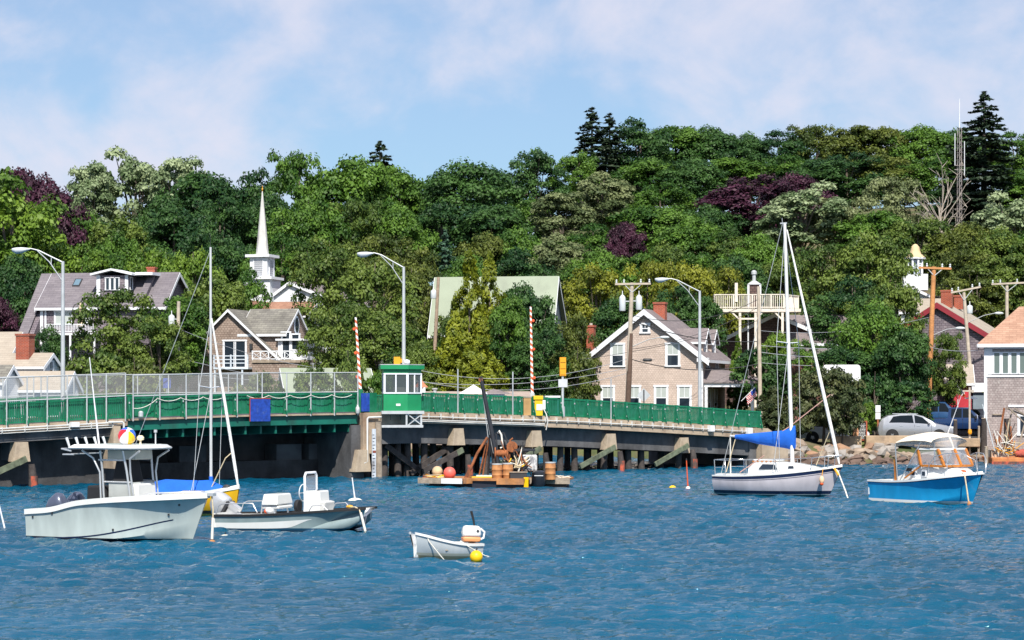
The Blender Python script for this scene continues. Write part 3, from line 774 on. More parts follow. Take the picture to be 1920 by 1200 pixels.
# decks and edge girders
strip('road_deck', S0, SA - 0.03, 0.25, BW - 0.25, -0.42, -0.02, ASPHALT)
strip('road_deck', SB + 0.3, S1 + 0.4, 0.25, BW - 0.25, -0.42, -0.02, ASPHALT)
strip('lifting_deck', SA + 0.03, SB - 0.05, 0.25, BW - 0.25, -0.30, -0.02, DARK)
for o0, o1 in ((-0.22, 0.24), (BW - 0.24, BW + 0.22)):
    strip('kerb_beam', S0, SA - 0.03, o0, o1, -0.32, 0.0, CONC)
    strip('kerb_beam', SB + 0.3, S1, o0, o1, -0.60, 0.0, CONC, 24)
    strip('span_ledge', SA + 0.03, SB - 0.05, o0, o1, -0.09, -0.01, CONC)
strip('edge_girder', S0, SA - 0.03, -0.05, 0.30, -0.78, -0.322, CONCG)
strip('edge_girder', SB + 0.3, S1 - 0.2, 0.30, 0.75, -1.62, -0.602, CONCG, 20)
strip('green_girder', SA + 0.03, SB - 0.1, -0.06, 0.10, -0.55, -0.092, DKGREEN)
for k in range(4): strip('green_girder', SA + 0.3, SB - 0.2, 1.3 + 2.0 * k, 1.5 + 2.0 * k, -1.0, -0.302, DKGREEN)
mb = MB()
for k in range(15):
    S = lerp(SA + 0.5, SB - 0.5, k / 14); z = dz(S); mb.bb(S - 0.05, S + 0.05, 0.1, BW - 0.2, z - 0.95, z - 0.31)
mb.build('cross_beams', DKGREEN, bridge)
# sidewalk panel joints on the right kerb beam
mb = MB()
S = SB + 1.2
while S < S1 - 0.6:
    z = dz(S); mb.bb(S - 0.012, S + 0.012, -0.226, -0.2, z - 0.40, z - 0.12); S += 0.62
mb.build('joint_marks', DARK, bridge)
# conduits along the kerb
def conduit(sa, sb, o, h, r, m=PIPE, n=24):
    pts = [(lerp(sa, sb, i / n), o, dz(lerp(sa, sb, i / n)) + h) for i in range(n + 1)]
    MB().tube(pts, r, 6).build('conduit', m, bridge, smooth=60)
conduit(S0, SA - 0.6, -0.30, -0.14, 0.035); conduit(S0, SA - 0.6, -0.30, -0.25, 0.03); conduit(S0, SA - 0.6, -0.29, -0.36, 0.022)
conduit(SB + 3.0, bs(1395), -0.30, -0.24, 0.032); conduit(SB + 3.0, bs(1015), -0.28, -0.42, 0.03); conduit(SB + 3.0, bs(1015), -0.28, -0.50, 0.03)
S = SB + 3.4
hm = MB().bb(-0.015, 0.015, -0.34, -0.22, -0.34, -0.06).mesh('pipe_hanger', PIPE)
while S < bs(1395): share('pipe_hanger', hm, bridge, (S, 0, dz(S))); S += 0.78
S = S0 + 0.4
while S < SA - 0.5: share('pipe_hanger', hm, bridge, (S, 0, dz(S))); S += 1.1
for px in (1325, 1396): S = bs(px); MB().bb(S - 0.17, S + 0.17, -0.5, -0.23, dz(S) - 0.36, dz(S) - 0.02).build('junction_box', WHITE, bridge)
S = bs(133); MB().bb(S - 0.2, S + 0.2, -0.46, -0.23, dz(S) - 0.24, dz(S) - 0.02).build('junction_box', WHITE, bridge)
# piers, caps, piles
capm = MB()
capm.add([(-0.42, 0, -0.44), (0.42, 0, -0.44), (0.42, 0.5, -0.44), (-0.42, 0.5, -0.44), (-0.30, 0, 0.44), (0.30, 0, 0.44), (0.30, 0.5, 0.44), (-0.30, 0.5, 0.44)],
         [(0, 3, 2, 1), (4, 5, 6, 7), (0, 1, 5, 4), (1, 2, 6, 5), (2, 3, 7, 6), (3, 0, 4, 7)])
capm = capm.mesh('pier_cap_end', mat('pier_cap_concrete', (0.46, 0.37, 0.27), 0.9, var=0.15, vscale=2.2, bump=0.3, bscale=14, dirt=(0.30, 0.23, 0.17), dscale=1.5, dmin=0.5, dmax=0.75))
pile = MB().tube([(0, 0, -1.5), (0, 0, 0.6), (0, 0, 2.2)], [0.20, 0.19, 0.18], 9).mesh('pile', TIMBER, 50)
rngb = random.Random(4)
for px in (38, 857, 1003, 1143, 1280):
    S = bs(px); z = dz(S)
    share('pier_cap_end', capm, bridge, (S, -0.16, z - 1.24))
    MB().bb(S - 0.36, S + 0.36, 0.345, BW, z - 1.64, z - 0.80).build('pier_cap_beam', CONCG, bridge)
    if px > 100:
        for j in range(6):
            lean = rngb.uniform(-0.03, 0.03)
            share('pile', pile, bridge, (S + rngb.uniform(-.1, .1), 0.45 + j * 1.55, z - 1.64 - 2.1), (lean, lean, 0))
    # fender stub with red marker and the light end of a brace
    fx = S + 0.35
    MB().tube([(fx, -0.55, -1.2), (fx, -0.55, 0.55), (fx - 0.05, -0.52, 1.15)], [0.20, 0.19, 0.14], 9).build('fender_stub', TIMBER, bridge, smooth=50)
    MB().tube([(fx + 0.02, -0.57, 0.05), (fx + 0.02, -0.57, 0.62)], 0.198, 9).build('red_marker', REDRUST, bridge, smooth=50)
    MB().beam((S - 2.4, -0.30, 0.35), (S + 0.12, -0.30, 1.38), 0.12, 0.26).build('brace', TIMBER if px == 857 else LICHEN, bridge)
    MB().beam((S - 0.25, -0.31, 1.22), (S + 0.14, -0.31, 1.395), 0.13, 0.27).build('brace_end', LICHEN, bridge)
# more piles and braces under the first right hand spans
for px in (708, 722, 740, 768, 785, 812, 930, 950, 1070, 1100, 1200, 1225):
    S = bs(px)
    for j in range(2 if px > 830 else 3):
        share('pile', pile, bridge, (S + rngb.uniform(-.1, .1), 0.9 + j * 2.6, dz(S) - 1.6 - 2.1), (0, rngb.uniform(-.03, .03), 0))
for (a, b) in (((bs(735), 0.6, 1.7), (bs(800), 0.6, 0.3)), ((bs(860), 0.6, 1.6), (bs(782), 0.6, 0.2))):
    MB().beam(a, b, 0.14, 0.28).build('brace', TIMBER, bridge)
# bascule pier left, dark pit wall behind, right abutment
zl = dz(SA)
MB().bb(S0, SA + 0.25, 1.2, BW, -1.5, zl - 0.79).build('left_pier_wall', SHADEWETCONC, bridge)
MB().bb(SA + 0.26, SB - 0.55, 4.2, BW, -1.5, 2.25).build('pit_wall', SHADEWETCONC, bridge)
MB().bb(SA + 0.24, SB - 0.5, 2.9, 4.2, -1.5, 0.95).build('pit_ledge', SHADEWETCONC, bridge)
for px in (350, 530, 590): S = bs(px, 3.6); MB().bb(S - 0.75, S + 0.75, 3.0, 4.1, 0.952, 1.75).build('bearing_block', CONCG, bridge)
S = bs(211); MB().bb(S - 0.16, S + 0.2, -0.4, 0.6, 0.85, zl - 0.33).build('left_column', CONC, bridge)
MB().bb(SB - 0.5, SB + 0.28, -0.10, BW, -1.5, dz(SB) - 0.62).build('right_abutment', CONCG, bridge)
S = bs(686); MB().bb(bs(674), bs(703), -0.30, 0.8, 1.3, dz(S) - 0.02).build('abutment_column', CONC, bridge)
S = bs(671); z = 0.95
capm2 = MB().add([(-0.5, 0, -0.55), (0.5, 0, -0.55), (0.5, 0.5, -0.55), (-0.5, 0.5, -0.55), (-0.26, 0, 0.55), (0.34, 0, 0.55), (0.34, 0.5, 0.55), (-0.26, 0.5, 0.55)],
         [(0, 3, 2, 1), (4, 5, 6, 7), (0, 1, 5, 4), (1, 2, 6, 5), (2, 3, 7, 6), (3, 0, 4, 7)]).build('abutment_foot', capm.materials[0], bridge, loc=(S, -0.46, z))
MB().tube([(bs(706), -0.42, dz(S) - 0.22), (bs(682), -0.42, dz(S) - 0.24), (bs(680), -0.42, dz(S) - 0.30), (bs(680), -0.42, 0.9), (bs(673), -0.42, 0.82)], 0.05, 8).build('conduit', PIPE, bridge, smooth=60)
MB().tube([(bs(700), -0.55, -1.4), (bs(698), -0.52, 2.9)], 0.17, 9).build('pile', GREYWOOD, bridge, smooth=50)
MB().tube([(bs(196), -0.36, dz(SA) - 0.16), (bs(222), -0.36, dz(SA) - 0.14), (bs(225), -0.36, dz(SA) - 0.22), (bs(225), -0.36, dz(SA) - 0.62)], 0.05, 8).build('conduit', PIPE, bridge, smooth=60)
# railing panels: pickets with slots, posts with bolts
PAN = 0.95
def panel_mesh(w, h, name, m, solid=False):
    mb = MB()
    mb.bb(0, w, -0.04, 0.04, h - 0.09, h); mb.bb(0, w, -0.035, 0.035, 0.05, 0.13)
    if solid:
        mb.bb(0, w, -0.004, 0.012, 0.13, h - 0.09); k = 5
        for i in range(k): x = w * (i + 0.5) / k; mb.bb(x - 0.02, x + 0.02, -0.03, -0.004, 0.13, h - 0.09)
    else:
        n = 8
        for i in range(n):
            x = w * (i + 0.5) / n; mb.bb(x - 0.030, x + 0.030, -0.02, 0.02, 0.13, h - 0.09)
    return mb.mesh(name, m)
PH = 1.0
pm = panel_mesh(PAN - 0.11, PH, 'railing_panel', GREEN)
pms = panel_mesh(1.4 - 0.12, PH, 'railing_panel', GREEN, True)
post = MB().bb(-0.055, 0.055, -0.14, 0.06, 0, PH + 0.02).bb(-0.035, 0.035, -0.30, -0.14, 0.0, 0.12).beam((0, -0.28, 0.05), (0, -0.12, 0.62), 0.07, 0.05).mesh('railing_post', GREEN)
bolt = MB().bb(-0.03, 0.03, -0.19, -0.14, 0.18, 0.26).bb(-0.03, 0.03, -0.17, -0.14, 0.70, 0.78).mesh('railing_bolts', GALV)
def railing(sa, sb, o, step, me):
    n = max(1, round((sb - sa) / step)); st = (sb - sa) / n
    for i in range(n + 1):
        S = sa + i * st; z = dz(S)
        if i < n:
            a = math.atan2(dz(S + st) - z, st)
            share('railing_panel', me, bridge, (S + 0.055, o, z), (0, -a, 0), ((st - 0.11) / (step - 0.11), 1, 1))
        share('railing_post', post, bridge, (S, o, z))
        if o < 1: share('railing_bolts', bolt, bridge, (S, o, z))
railing(S0, SA - 0.1, 0, PAN, pm); railing(SA + 0.1, SB - 0.15, 0, 1.4, pms)
railing(bs(782), S1 - 0.05, 0, PAN, pm)
railing(S0, SA - 0.1, BW, PAN, pm); railing(SA + 0.1, SB - 0.15, BW, 1.4, pms); railing(SB + 0.3, S1 - 0.05, BW, PAN, pm)
S = bs(700); MB().bb(bs(678), bs(706), -0.02, 0.03, dz(S), dz(S) + 1.0).build('railing_panel', GREEN, bridge)
# tall pipe fence with mesh, left approach and lifting span
def pipe_fence(sa, sb, o, step, h0, h1, top=0):
    n = max(1, round((sb - sa) / step)); st = (sb - sa) / n
    for i in range(n + 1):
        S = sa + i * st; z = dz(S)
        MB().tube([(S, o, z - 0.12), (S, o, z + h1)], 0.034, 6).build('fence_post', GALV, bridge, smooth=60)
    for h in (h0, h1):
        MB().tube([(sa + i * st, o, dz(sa + i * st) + h) for i in range(n + 1)], 0.03, 6).build('fence_rail', GALV, bridge, smooth=60)
    for i in range(n):
        a, b = sa + i * st + 0.04, sa + (i + 1) * st - 0.04
        mb = MB(); mb.add([(a, o, dz(a) + h0), (b, o, dz(b) + h0), (b, o, dz(b) + h1), (a, o, dz(a) + h1)], [(0, 1, 2, 3)]); mb.build('mesh_panel', MESHW, bridge)
pipe_fence(S0, SA - 0.15, -0.24, 1.0, 1.07, 2.12)
pipe_fence(SA + 0.25, SB - 0.2, -0.24, 1.42, 1.05, 2.02)
pipe_fence(S0, SA - 0.15, BW + 0.24, 1.7, 1.07, 2.05)
pipe_fence(SA + 0.25, SB - 0.2, BW + 0.24, 1.7, 1.05, 2.02)
# looped lines hung along the lifting span, small lamp and blue panels
for i in range(10):
    if i in (4,): continue
    a = lerp(SA + 0.25, SB - 0.6, i / 10); b = lerp(SA + 0.25, SB - 0.6, (i + 1) / 10)
    d0 = 0.45 if i == 0 else 0.1
    MB().tube([(lerp(a, b, t), -0.30, dz(a) + 0.92 - 0.14 * 4 * t * (1 - t) - (d0 * (1 - t) if i == 0 else 0)) for t in np.linspace(0, 1, 7)], 0.018, 5).build('hung_line', ROPEW, bridge)
for (pa, pb, ya, yb) in ((468, 506, 748, 790),):
    S = bs((pa + pb) / 2, -0.3); dd = bw(S, -0.3, 0).y; w = (pb - pa) * dd / F / math.cos(BA) * 0.9
    o = MB().bb(S - w / 2, S + w / 2, -0.36, -0.32, ZP(yb, dd), ZP(ya, dd)).build('blue_sheet', BLUEP, bridge)
    mb = MB()
    for (x0, x1, z0, z1) in ((S - w / 2 - .03, S + w / 2 + .03, ZP(ya, dd), ZP(ya, dd) + .05), (S - w / 2 - .03, S - w / 2, ZP(yb, dd), ZP(ya, dd))): mb.bb(x0, x1, -0.37, -0.31, z0, z1)
    mb.build('red_frame', mat('red_brown_frame', (0.30, 0.05, 0.04), 0.7), bridge)
S = bs(682); MB().bb(bs(675), bs(690), -0.14, -0.08, dz(S) + 0.06, dz(S) + 0.98).build('blue_sheet', BLUEP, bridge)
for px, ya, yb in ((663, 756, 775), (257, 771, 781)):
    S = bs(px); dd = bw(S, -0.3, 0).y
    MB().lathe((S, -0.36, ZP(yb, dd)), [(0.09, 0), (0.11, 0.1), (0.11, 0.28), (0.05, 0.36), (0.05, 0.45)] if px > 500 else [(0.12, 0), (0.12, 0.2), (0.05, 0.26)], 10).build('navigation_lamp', GALV, bridge, smooth=40)
# tall thin posts along the right approach
for px, py in ((855, 692), (958, 697), (1142, 710)):
    S = bs(px); w = bw(S, 0, 0); MB().tube([(S, -0.16, dz(S) - 0.05), (S, -0.16, ZP(py, w.y))], 0.035, 6).build('slim_post', GALV, bridge, smooth=60)
# wing wall to the shore
MB().prism([(S1, -0.2, dz(S1) + 0.0), (S1, -0.2, 0.0), (S1 + 2.2, -0.2, 0.0), (S1 + 2.2, -0.2, dz(S1) - 0.85), (S1 + 0.5, -0.2, dz(S1))], (0, 0.45, 0)).build('wing_wall', CONC, bridge)
MB().bb(S1 - 0.6, S1 + 0.3, 0.26, BW, -1.5, dz(S1) - 0.62).build('end_abutment', CONCG, bridge)

# tide gauge board
S = bs(687); g = empty('tide_gauge', bw(S, -0.66, 0), BA); tag(g, 'tall white tide gauge board on the bridge abutment', 'gauge')
MB().bb(-0.11, 0.11, -0.03, 0.03, -0.8, 2.55).build('board', mat('gauge_board', (0.62, 0.66, 0.72), 0.6, var=0.2, vscale=3, dirt=(0.25, 0.24, 0.25), dscale=2, dmin=0.5, dmax=0.7), g)
mb = MB()
for k in range(14): mb.bb(-0.10, 0.0 if k % 2 else 0.06, -0.036, -0.031, 0.02 + 0.17 * k, 0.055 + 0.17 * k)
mb.build('marks', DARK, g); MB().bb(-0.10, 0.10, -0.038, -0.031, 1.34, 1.46).build('red_band', REDRUST, g)

# bridge keeper's booth
def booth():
    d = bw(bs(742), -0.5, 0).y; S = bs(742)
    zt = lambda y: ZP(y, d)
    o = empty('bridge_booth', bw(bs(706), -0.62, 0), R(6)); tag(o, "green bridge keeper's booth with sliding windows over the channel", 'booth')
    k = d / F; W = 72 * k; D = 1.9; z0, z1, z2, z3 = zt(770), zt(738), zt(700), zt(691)
    front = 0.62 * W; BG = mat('booth_green', (0.010, 0.27, 0.10), 0.45, var=0.1, vscale=2)
    # five sided plan: flat front, chamfered right corner
    plan = [(0, 0), (front, 0), (W, 0.75), (W, D), (0, D)]
    def ring(z, g=0.0):
        cx, cy = W / 2, D / 2
        return [(cx + (x - cx) * (1 + g), cy + (y - cy) * (1 + g), z) for x, y in plan]
    MB().loft([ring(z0), ring(z1)], True, True, True).build('lower_wall', BG, o)
    MB().loft([ring(z2), ring(z3, 0.0)], True, True, True).build('header', BG, o)
    MB().loft([ring(z3 - 0.04, 0.16), ring(z3 + 0.17, 0.16)], True, True, True).build('roof', BG, o)
    MB().loft([ring(z3 + 0.172, 0.17), ring(z3 + 0.21, 0.17)], True, True, True).build('roof_edge', GALV, o)
    MB().loft([ring(z1 + 0.02, -0.55), ring(z2, -0.55)], True, True, True).build('inner_core', mat('booth_inside', (0.20, 0.20, 0.19), 0.8), o)
    pts = [(0.03, 0.0), (front, 0.0), (W, 0.75), (W, D), (0.03, D)]
    gl = glass('booth_glass', (0.10, 0.12, 0.13), 0.05, 0.55)
    for i in range(5):
        a = Vector((*pts[i], 0)); b = Vector((*pts[(i + 1) % 5], 0)); n = (b - a).cross(Vector((0, 0, 1))).normalized()
        win = MB()
        win.beam(a + Vector((0, 0, z1 + .03)), b + Vector((0, 0, z1 + .03)), .07, .07); win.beam(a + Vector((0, 0, z2 - .03)), b + Vector((0, 0, z2 - .03)), .07, .07)
        for t in (0.03, 0.5, 0.97): p = a.lerp(b, t); win.beam(p + Vector((0, 0, z1)), p + Vector((0, 0, z2)), .065, .065)
        w = win.build('window', TRIM, o)
        q = MB(); q.add([a + Vector((0, 0, z1)), b + Vector((0, 0, z1)), b + Vector((0, 0, z2)), a + Vector((0, 0, z2))], [(0, 1, 2, 3)]); q.build('pane', gl, w)
    f = MB(); z4 = zt(781)
    f.bb(-0.1, W + 0.1, -0.05, 0.12, z0 - 0.16, z0 - 0.003); f.bb(-0.1, W + 0.05, 0.0, 0.10, z4 - 0.55, z4 - 0.42)
    for x in (front - 0.05, W - 0.05): f.beam((x, 0.05, z0 - .1), (x, 0.05, z4 - .45), .09)
    f.beam((front, 0.05, z0 - .16), (W, 0.05, z4 - .45), .05); f.beam((W, 0.05, z0 - .16), (front, 0.05, z4 - .45), .05)
    f.bb(-0.1, W + 0.05, 0.1, D, z0 - 0.13, z0 - 0.03)
    f.build('support_frame', GALV, o)
    p = MB(); x = 0.18 * W; p.bb(x + .28, x + .5, -0.012, 0.0, z0 + .25, z0 + .36); p.build('notice', WHITE, o)
    h = MB(); hx = 0.36 * W; h.box((hx, 0.6, z3 + .40), (.32, .3, .38)); h.bb(hx + .17, hx + .26, .5, .7, z3 + .3, z3 + .5); h.build('amber_lamp', AMBER, o)
    h = MB(); h.lathe((0.62 * W, 0.7, z3 + .33), [(.11, -.12), (.14, 0), (.09, .16)], 10, axis=(-1, -.4, .1)); h.build('horn', TRIM, o, smooth=40)
booth()

# street lamps of the bridge
def lamp(px, pytop, lampx, lampy, label, o=0.55):
    S = bs(px, o); w = bw(S, o, 0); d = w.y; zb = dz(S)
    e = empty('street_lamp', (w.x, w.y, zb)); tag(e, label, 'street lamp', 'street lamps on the bridge')
    h = ZP(pytop, d) - zb; lx = (lampx - px) * d / F; lz = ZP(lampy, d) - zb
    MB().tube([(0, 0, -0.6), (0, 0, h * 0.5), (0, 0, h)], [0.115, 0.095, 0.07], 10).build('pole', GALV, e, smooth=60)
    MB().tube([(0, 0, -0.02), (0, 0, 0.45)], 0.16, 10).build('base', GALV, e, smooth=60)
    a = MB(); a.tube([(0, 0, h - .05), (lx * .35, 0, lerp(h, lz, .45)), (lx * .62, 0, lerp(h, lz, .88)), (lx * .82, 0, lz + .02), (lx, 0, lz)], [.04, .036, .032, .03, .03], 7)
    a.tube([(0, 0, h - .95), (lx * .35, 0, lerp(h, lz, .45) - .28), (lx * .66, 0, lerp(h, lz, .9) - .02)], .03, 6)
    a.tube([(lx * .3, 0, lerp(h, lz, .36) - .33), (lx * .3, 0, lerp(h, lz, .36))], .02, 5); a.build('arm', GALV, e, smooth=60)
    secs = []
    for t, wd, zt, zl in ((0, .05, .03, -.03), (.15, .10, .06, -.08), (.45, .17, .08, -.20), (.75, .16, .07, -.22), (.95, .09, .04, -.12), (1, .03, 0, -.03)):
        x = lx + .28 - .85 * t
        secs.append([(x, wd * math.cos(a), (zt if math.sin(a) > 0 else -zl) * math.sin(a)) for a in np.linspace(0, 2 * math.pi, 12, endpoint=False)])
    MB().loft([[Vector(p) + Vector((0, 0, lz)) for p in s] for s in secs], True, True, True).build('lamp_head', mat('lamp_head_grey', (0.62, 0.65, 0.68), 0.4, var=0.05), e, smooth=60)
lamp(118, 490, 45, 467, 'leftmost street lamp of the bridge, before the grey house')
lamp(757, 500, 690, 475, 'middle street lamp rising behind the green booth')
lamp(1312, 545, 1246, 523, 'right street lamp before the corner of the gable house')

# raised barrier arms with red and white stripes
STRIPE = bpy.data.materials.new('barrier_stripes'); STRIPE.use_nodes = True
def stripe_nodes(m, c1, c2, period, axis=2, slant=0.0):
    N = m.node_tree.nodes; L = m.node_tree.links; b = N['Principled BSDF']; b.inputs['Roughness'].default_value = 0.5
    t = N.new('ShaderNodeTexCoord'); s = N.new('ShaderNodeSeparateXYZ'); L.new(t.outputs['Object'], s.inputs[0])
    a = N.new('ShaderNodeMath'); a.operation = 'MULTIPLY_ADD'; L.new(s.outputs[0], a.inputs[0]); a.inputs[1].default_value = slant; L.new(s.outputs[axis], a.inputs[2])
    w = N.new('ShaderNodeMath'); w.operation = 'DIVIDE'; L.new(a.outputs[0], w.inputs[0]); w.inputs[1].default_value = period
    f = N.new('ShaderNodeMath'); f.operation = 'FRACT'; L.new(w.outputs[0], f.inputs[0])
    g = N.new('ShaderNodeMath'); g.operation = 'GREATER_THAN'; L.new(f.outputs[0], g.inputs[0]); g.inputs[1].default_value = 0.5
    x = N.new('ShaderNodeMix'); x.data_type = 'RGBA'; L.new(g.outputs[0], x.inputs['Factor']); x.inputs[6].default_value = (*c1, 1); x.inputs[7].default_value = (*c2, 1)
    L.new(x.outputs[2], b.inputs['Base Color'])
stripe_nodes(STRIPE, (0.78, 0.78, 0.78), (0.60, 0.13, 0.05), 0.30, 2, 0.8)
def barrier(pxb, pyb, pxt, pyt, o, label):
    S = bs(pxb, o); w = bw(S, o, 0); d = w.y; zb = ZP(pyb, d)
    e = empty('barrier_arm', (w.x, w.y, dz(S))); tag(e, label, 'barrier')
    dx = (pxt - pxb) * d / F; L = ZP(pyt, d) - zb; z0 = zb - dz(S)
    secs = [[(dx * t + sx * .075 * (1 - .35 * t), sy * .04, z0 + L * t) for sx, sy in ((-1, -1), (1, -1), (1, 1), (-1, 1))] for t in (0, .5, 1)]
    MB().loft(secs, True, True, True).build('arm', STRIPE, e)
    for t in (.2, .52, .84): MB().lathe((dx * t + (.12 if pxb > 800 else -.12), -.06, z0 + L * t), [(.06, -.06), (.09, 0), (.06, .06)], 9, axis=(0, 1, 0)).build('warning_lamp', ORANGE, e, smooth=40)
    mb = MB(); mb.bb(-.22, .22, -.2, .2, 0, z0 - .25); mb.bb(-.12, .12, -.12, .12, z0 - .25, z0 + .15); mb.build('stand', GALV if pxb > 800 else GREEN, e)
barrier(676, 735, 667, 595, 0.55, 'left raised red and white striped barrier arm beside the booth')
barrier(998, 742, 995, 575, 1.0, 'right raised red and white striped barrier arm beside the yellow box')

def on_bridge(name, px, o, label, cat):
    S = bs(px, o); w = bw(S, o, dz(S)); e = empty(name, w, R(8)); tag(e, label, cat); return e, w.y, w.z
e, d, z = on_bridge('traffic_signal', 1055, -0.12, 'amber traffic signal seen from behind on a grey post', 'traffic signal')
t0, t1 = ZP(705, d) - z, ZP(670, d) - z
MB().tube([(0, 0, -.05), (0, 0, t0)], .07, 8).tube([(0, 0, 0), (0, 0, .55)], .13, 8).build('post', GALV, e, smooth=50)
mb = MB(); mb.bb(-.17, .17, -.1, .1, t0, t1)
for k in range(3): q = lerp(t0, t1, (k + .5) / 3); mb.bb(-.14, .14, -.13, -.1, q - .1, q + .1); mb.bb(-.13, .13, .1, .3, q + .06, q + .12)
mb.build('signal_head', AMBER, e)
MB().bb(-.25, .25, -.085, -.07, ZP(726, d) - z, ZP(711, d) - z).build('sign_back', mat('sign_back_grey', (.55, .57, .58), .5), e)
e, d, z = on_bridge('gate_machine', 1008, -0.10, 'bright yellow barrier machine box on the bridge kerb', 'box')
h = ZP(742, d) - z
mb = MB(); mb.bb(-.2, .24, -.25, .25, 0, h * .8); mb.bb(-.26, .26, -.3, .3, h * .8, h); mb.build('housing', YELLOW, e, bevel=.02)
MB().bb(-.1, .22, -.27, -.252, .3, .62).build('door_plate', WHITE, e)
e, d, z = on_bridge('control_cabinet', 1035, 0.30, 'dark green cabinet with white lid beside the traffic signal', 'cabinet')
h = ZP(742, d) - z
MB().bb(-.34, .34, -.2, .5, 0, h - .1).build('housing', DKGREEN, e); MB().bb(-.42, .42, -.27, .57, h - .1, h).build('lid', WHITE, e)
e, d, z = on_bridge('electric_meter', 1019, -0.14, 'small white box between yellow machine and green cabinet', 'box')
MB().bb(-.15, .1, -.12, .06, .35, .85).build('housing', WHITE, e, bevel=.02); MB().tube([(0, -.1, .35), (.12, -.2, .1), (.2, -.24, -.3), (.1, -.26, -.75)], .03, 6).build('cable', PIPE, e, smooth=60)
e, d, z = on_bridge('timber_post', 988, -0.08, 'square tan timber post left of the yellow machine box', 'post')
MB().bb(-.2, .2, -.15, .15, 0, ZP(746, d) - z).build('shaft', mat('tan_timber', (.45, .27, .11), .85, var=.2), e); MB().bb(-.22, .22, -.17, .17, ZP(746, d) - z, ZP(746, d) - z + .05).build('cap', GREYWOOD, e)
e, d, z = on_bridge('road_sign', 1207, 1.2, 'diamond road sign seen from its grey back', 'road sign')
c = ZP(741, d) - z; r = 13 * d / F
MB().add([(-r, -.01, c), (0, -.01, c - r), (r, -.01, c), (0, -.01, c + r), (-r, .01, c), (0, .01, c - r), (r, .01, c), (0, .01, c + r)], [(0, 1, 2, 3), (7, 6, 5, 4), (0, 4, 5, 1), (1, 5, 6, 2), (2, 6, 7, 3), (3, 7, 4, 0)]).build('panel', GALV, e)
MB().tube([(0, -.05, 0), (0, -.05, c + r * .8)], .035, 6).build('post', DARK, e)
e, d, z = on_bridge('notice_board', 313, BW + .5, 'small blue notice on the far side fence of the bridge', 'sign')
MB().bb(-.2, .2, -.02, .02, ZP(728, d) - z, ZP(709, d) - z).build('panel', BLUEP, e); MB().tube([(0, .05, 0), (0, .05, ZP(709, d) - z)], .03, 6).build('post', GALV, e)
# ---------------------------------------------------------------- buildings
SHING_PINK = courses('pinkish_cedar_shingles', (0.60, 0.49, 0.425), (0.52, 0.42, 0.36), (0.35, 0.27, 0.23), 0.19, 0.135, msize=0.010, blotch=0.14, weather=(0.46, 0.36, 0.31))
SHING_GREY = courses('grey_cedar_shingles', (0.40, 0.345, 0.33), (0.31, 0.26, 0.25), (0.19, 0.15, 0.15), 0.2, 0.15, msize=0.010, blotch=0.2, weather=(0.42, 0.38, 0.36))
SHING_BROWN = courses('brown_cedar_shingles', (0.36, 0.285, 0.24), (0.27, 0.205, 0.17), (0.13, 0.09, 0.075), 0.24, 0.17, msize=0.014, blotch=0.2)
SHING_PURP = courses('purplish_shingles', (0.24, 0.205, 0.225), (0.165, 0.14, 0.165), (0.08, 0.06, 0.075), 0.3, 0.19, msize=0.016)
SHING_DARK = courses('dark_brown_shingles', (0.13, 0.085, 0.075), (0.095, 0.06, 0.055), (0.04, 0.03, 0.03), 0.3, 0.2, msize=0.018)
ROOF_GREY = courses('grey_asphalt_roof', (0.235, 0.20, 0.20), (0.19, 0.16, 0.165), (0.13, 0.11, 0.115), 0.5, 0.11, msize=0.008, bump=0.3, blotch=0.14)
ROOF_PURP = courses('purplish_asphalt_roof', (0.205, 0.185, 0.20), (0.165, 0.148, 0.165), (0.115, 0.10, 0.115), 0.6, 0.16, msize=0.012, bump=0.3, blotch=0.12)
ROOF_OLIVE = courses('grey_green_asphalt_roof', (0.22, 0.21, 0.18), (0.16, 0.15, 0.135), (0.10, 0.095, 0.09), 0.5, 0.16, msize=0.012, bump=0.3)
ROOF_TAN = courses('tan_asphalt_roof', (0.40, 0.35, 0.29), (0.36, 0.31, 0.255), (0.28, 0.24, 0.20), 0.5, 0.14, msize=0.008, bump=0.25, blotch=0.1)
ROOF_SALMON = courses('salmon_asphalt_roof', (0.45, 0.275, 0.195), (0.37, 0.215, 0.15), (0.27, 0.155, 0.11), 0.45, 0.13, msize=0.010, bump=0.3, blotch=0.12)
ROOF_BROWN = courses('red_brown_asphalt_roof', (0.36, 0.20, 0.135), (0.29, 0.155, 0.105), (0.2, 0.11, 0.08), 0.5, 0.15, msize=0.01, bump=0.3)
ROOF_GREENP = mat('pale_green_metal_roof', (0.28, 0.325, 0.24), 0.65, var=0.06, vscale=0.6, dirt=(0.22, 0.25, 0.19), dscale=0.5, dmin=0.5, dmax=0.7)
CLAP = courses('white_clapboard', (0.74, 0.76, 0.78), (0.72, 0.74, 0.77), (0.48, 0.50, 0.55), 6.0, 0.13, msize=0.010, bump=0.4, blotch=0.05)
CREAM = mat('cream_wood', (0.74, 0.67, 0.58), 0.7, var=0.12, vscale=3, dirt=(0.45, 0.36, 0.27), dscale=2, dmin=0.55, dmax=0.75)
CONCH = mat('chimney_cap', (0.42, 0.38, 0.34), 0.9)
REDTRIM = mat('dark_red_trim', (0.26, 0.022, 0.035), 0.6, var=0.1)
V = Vector
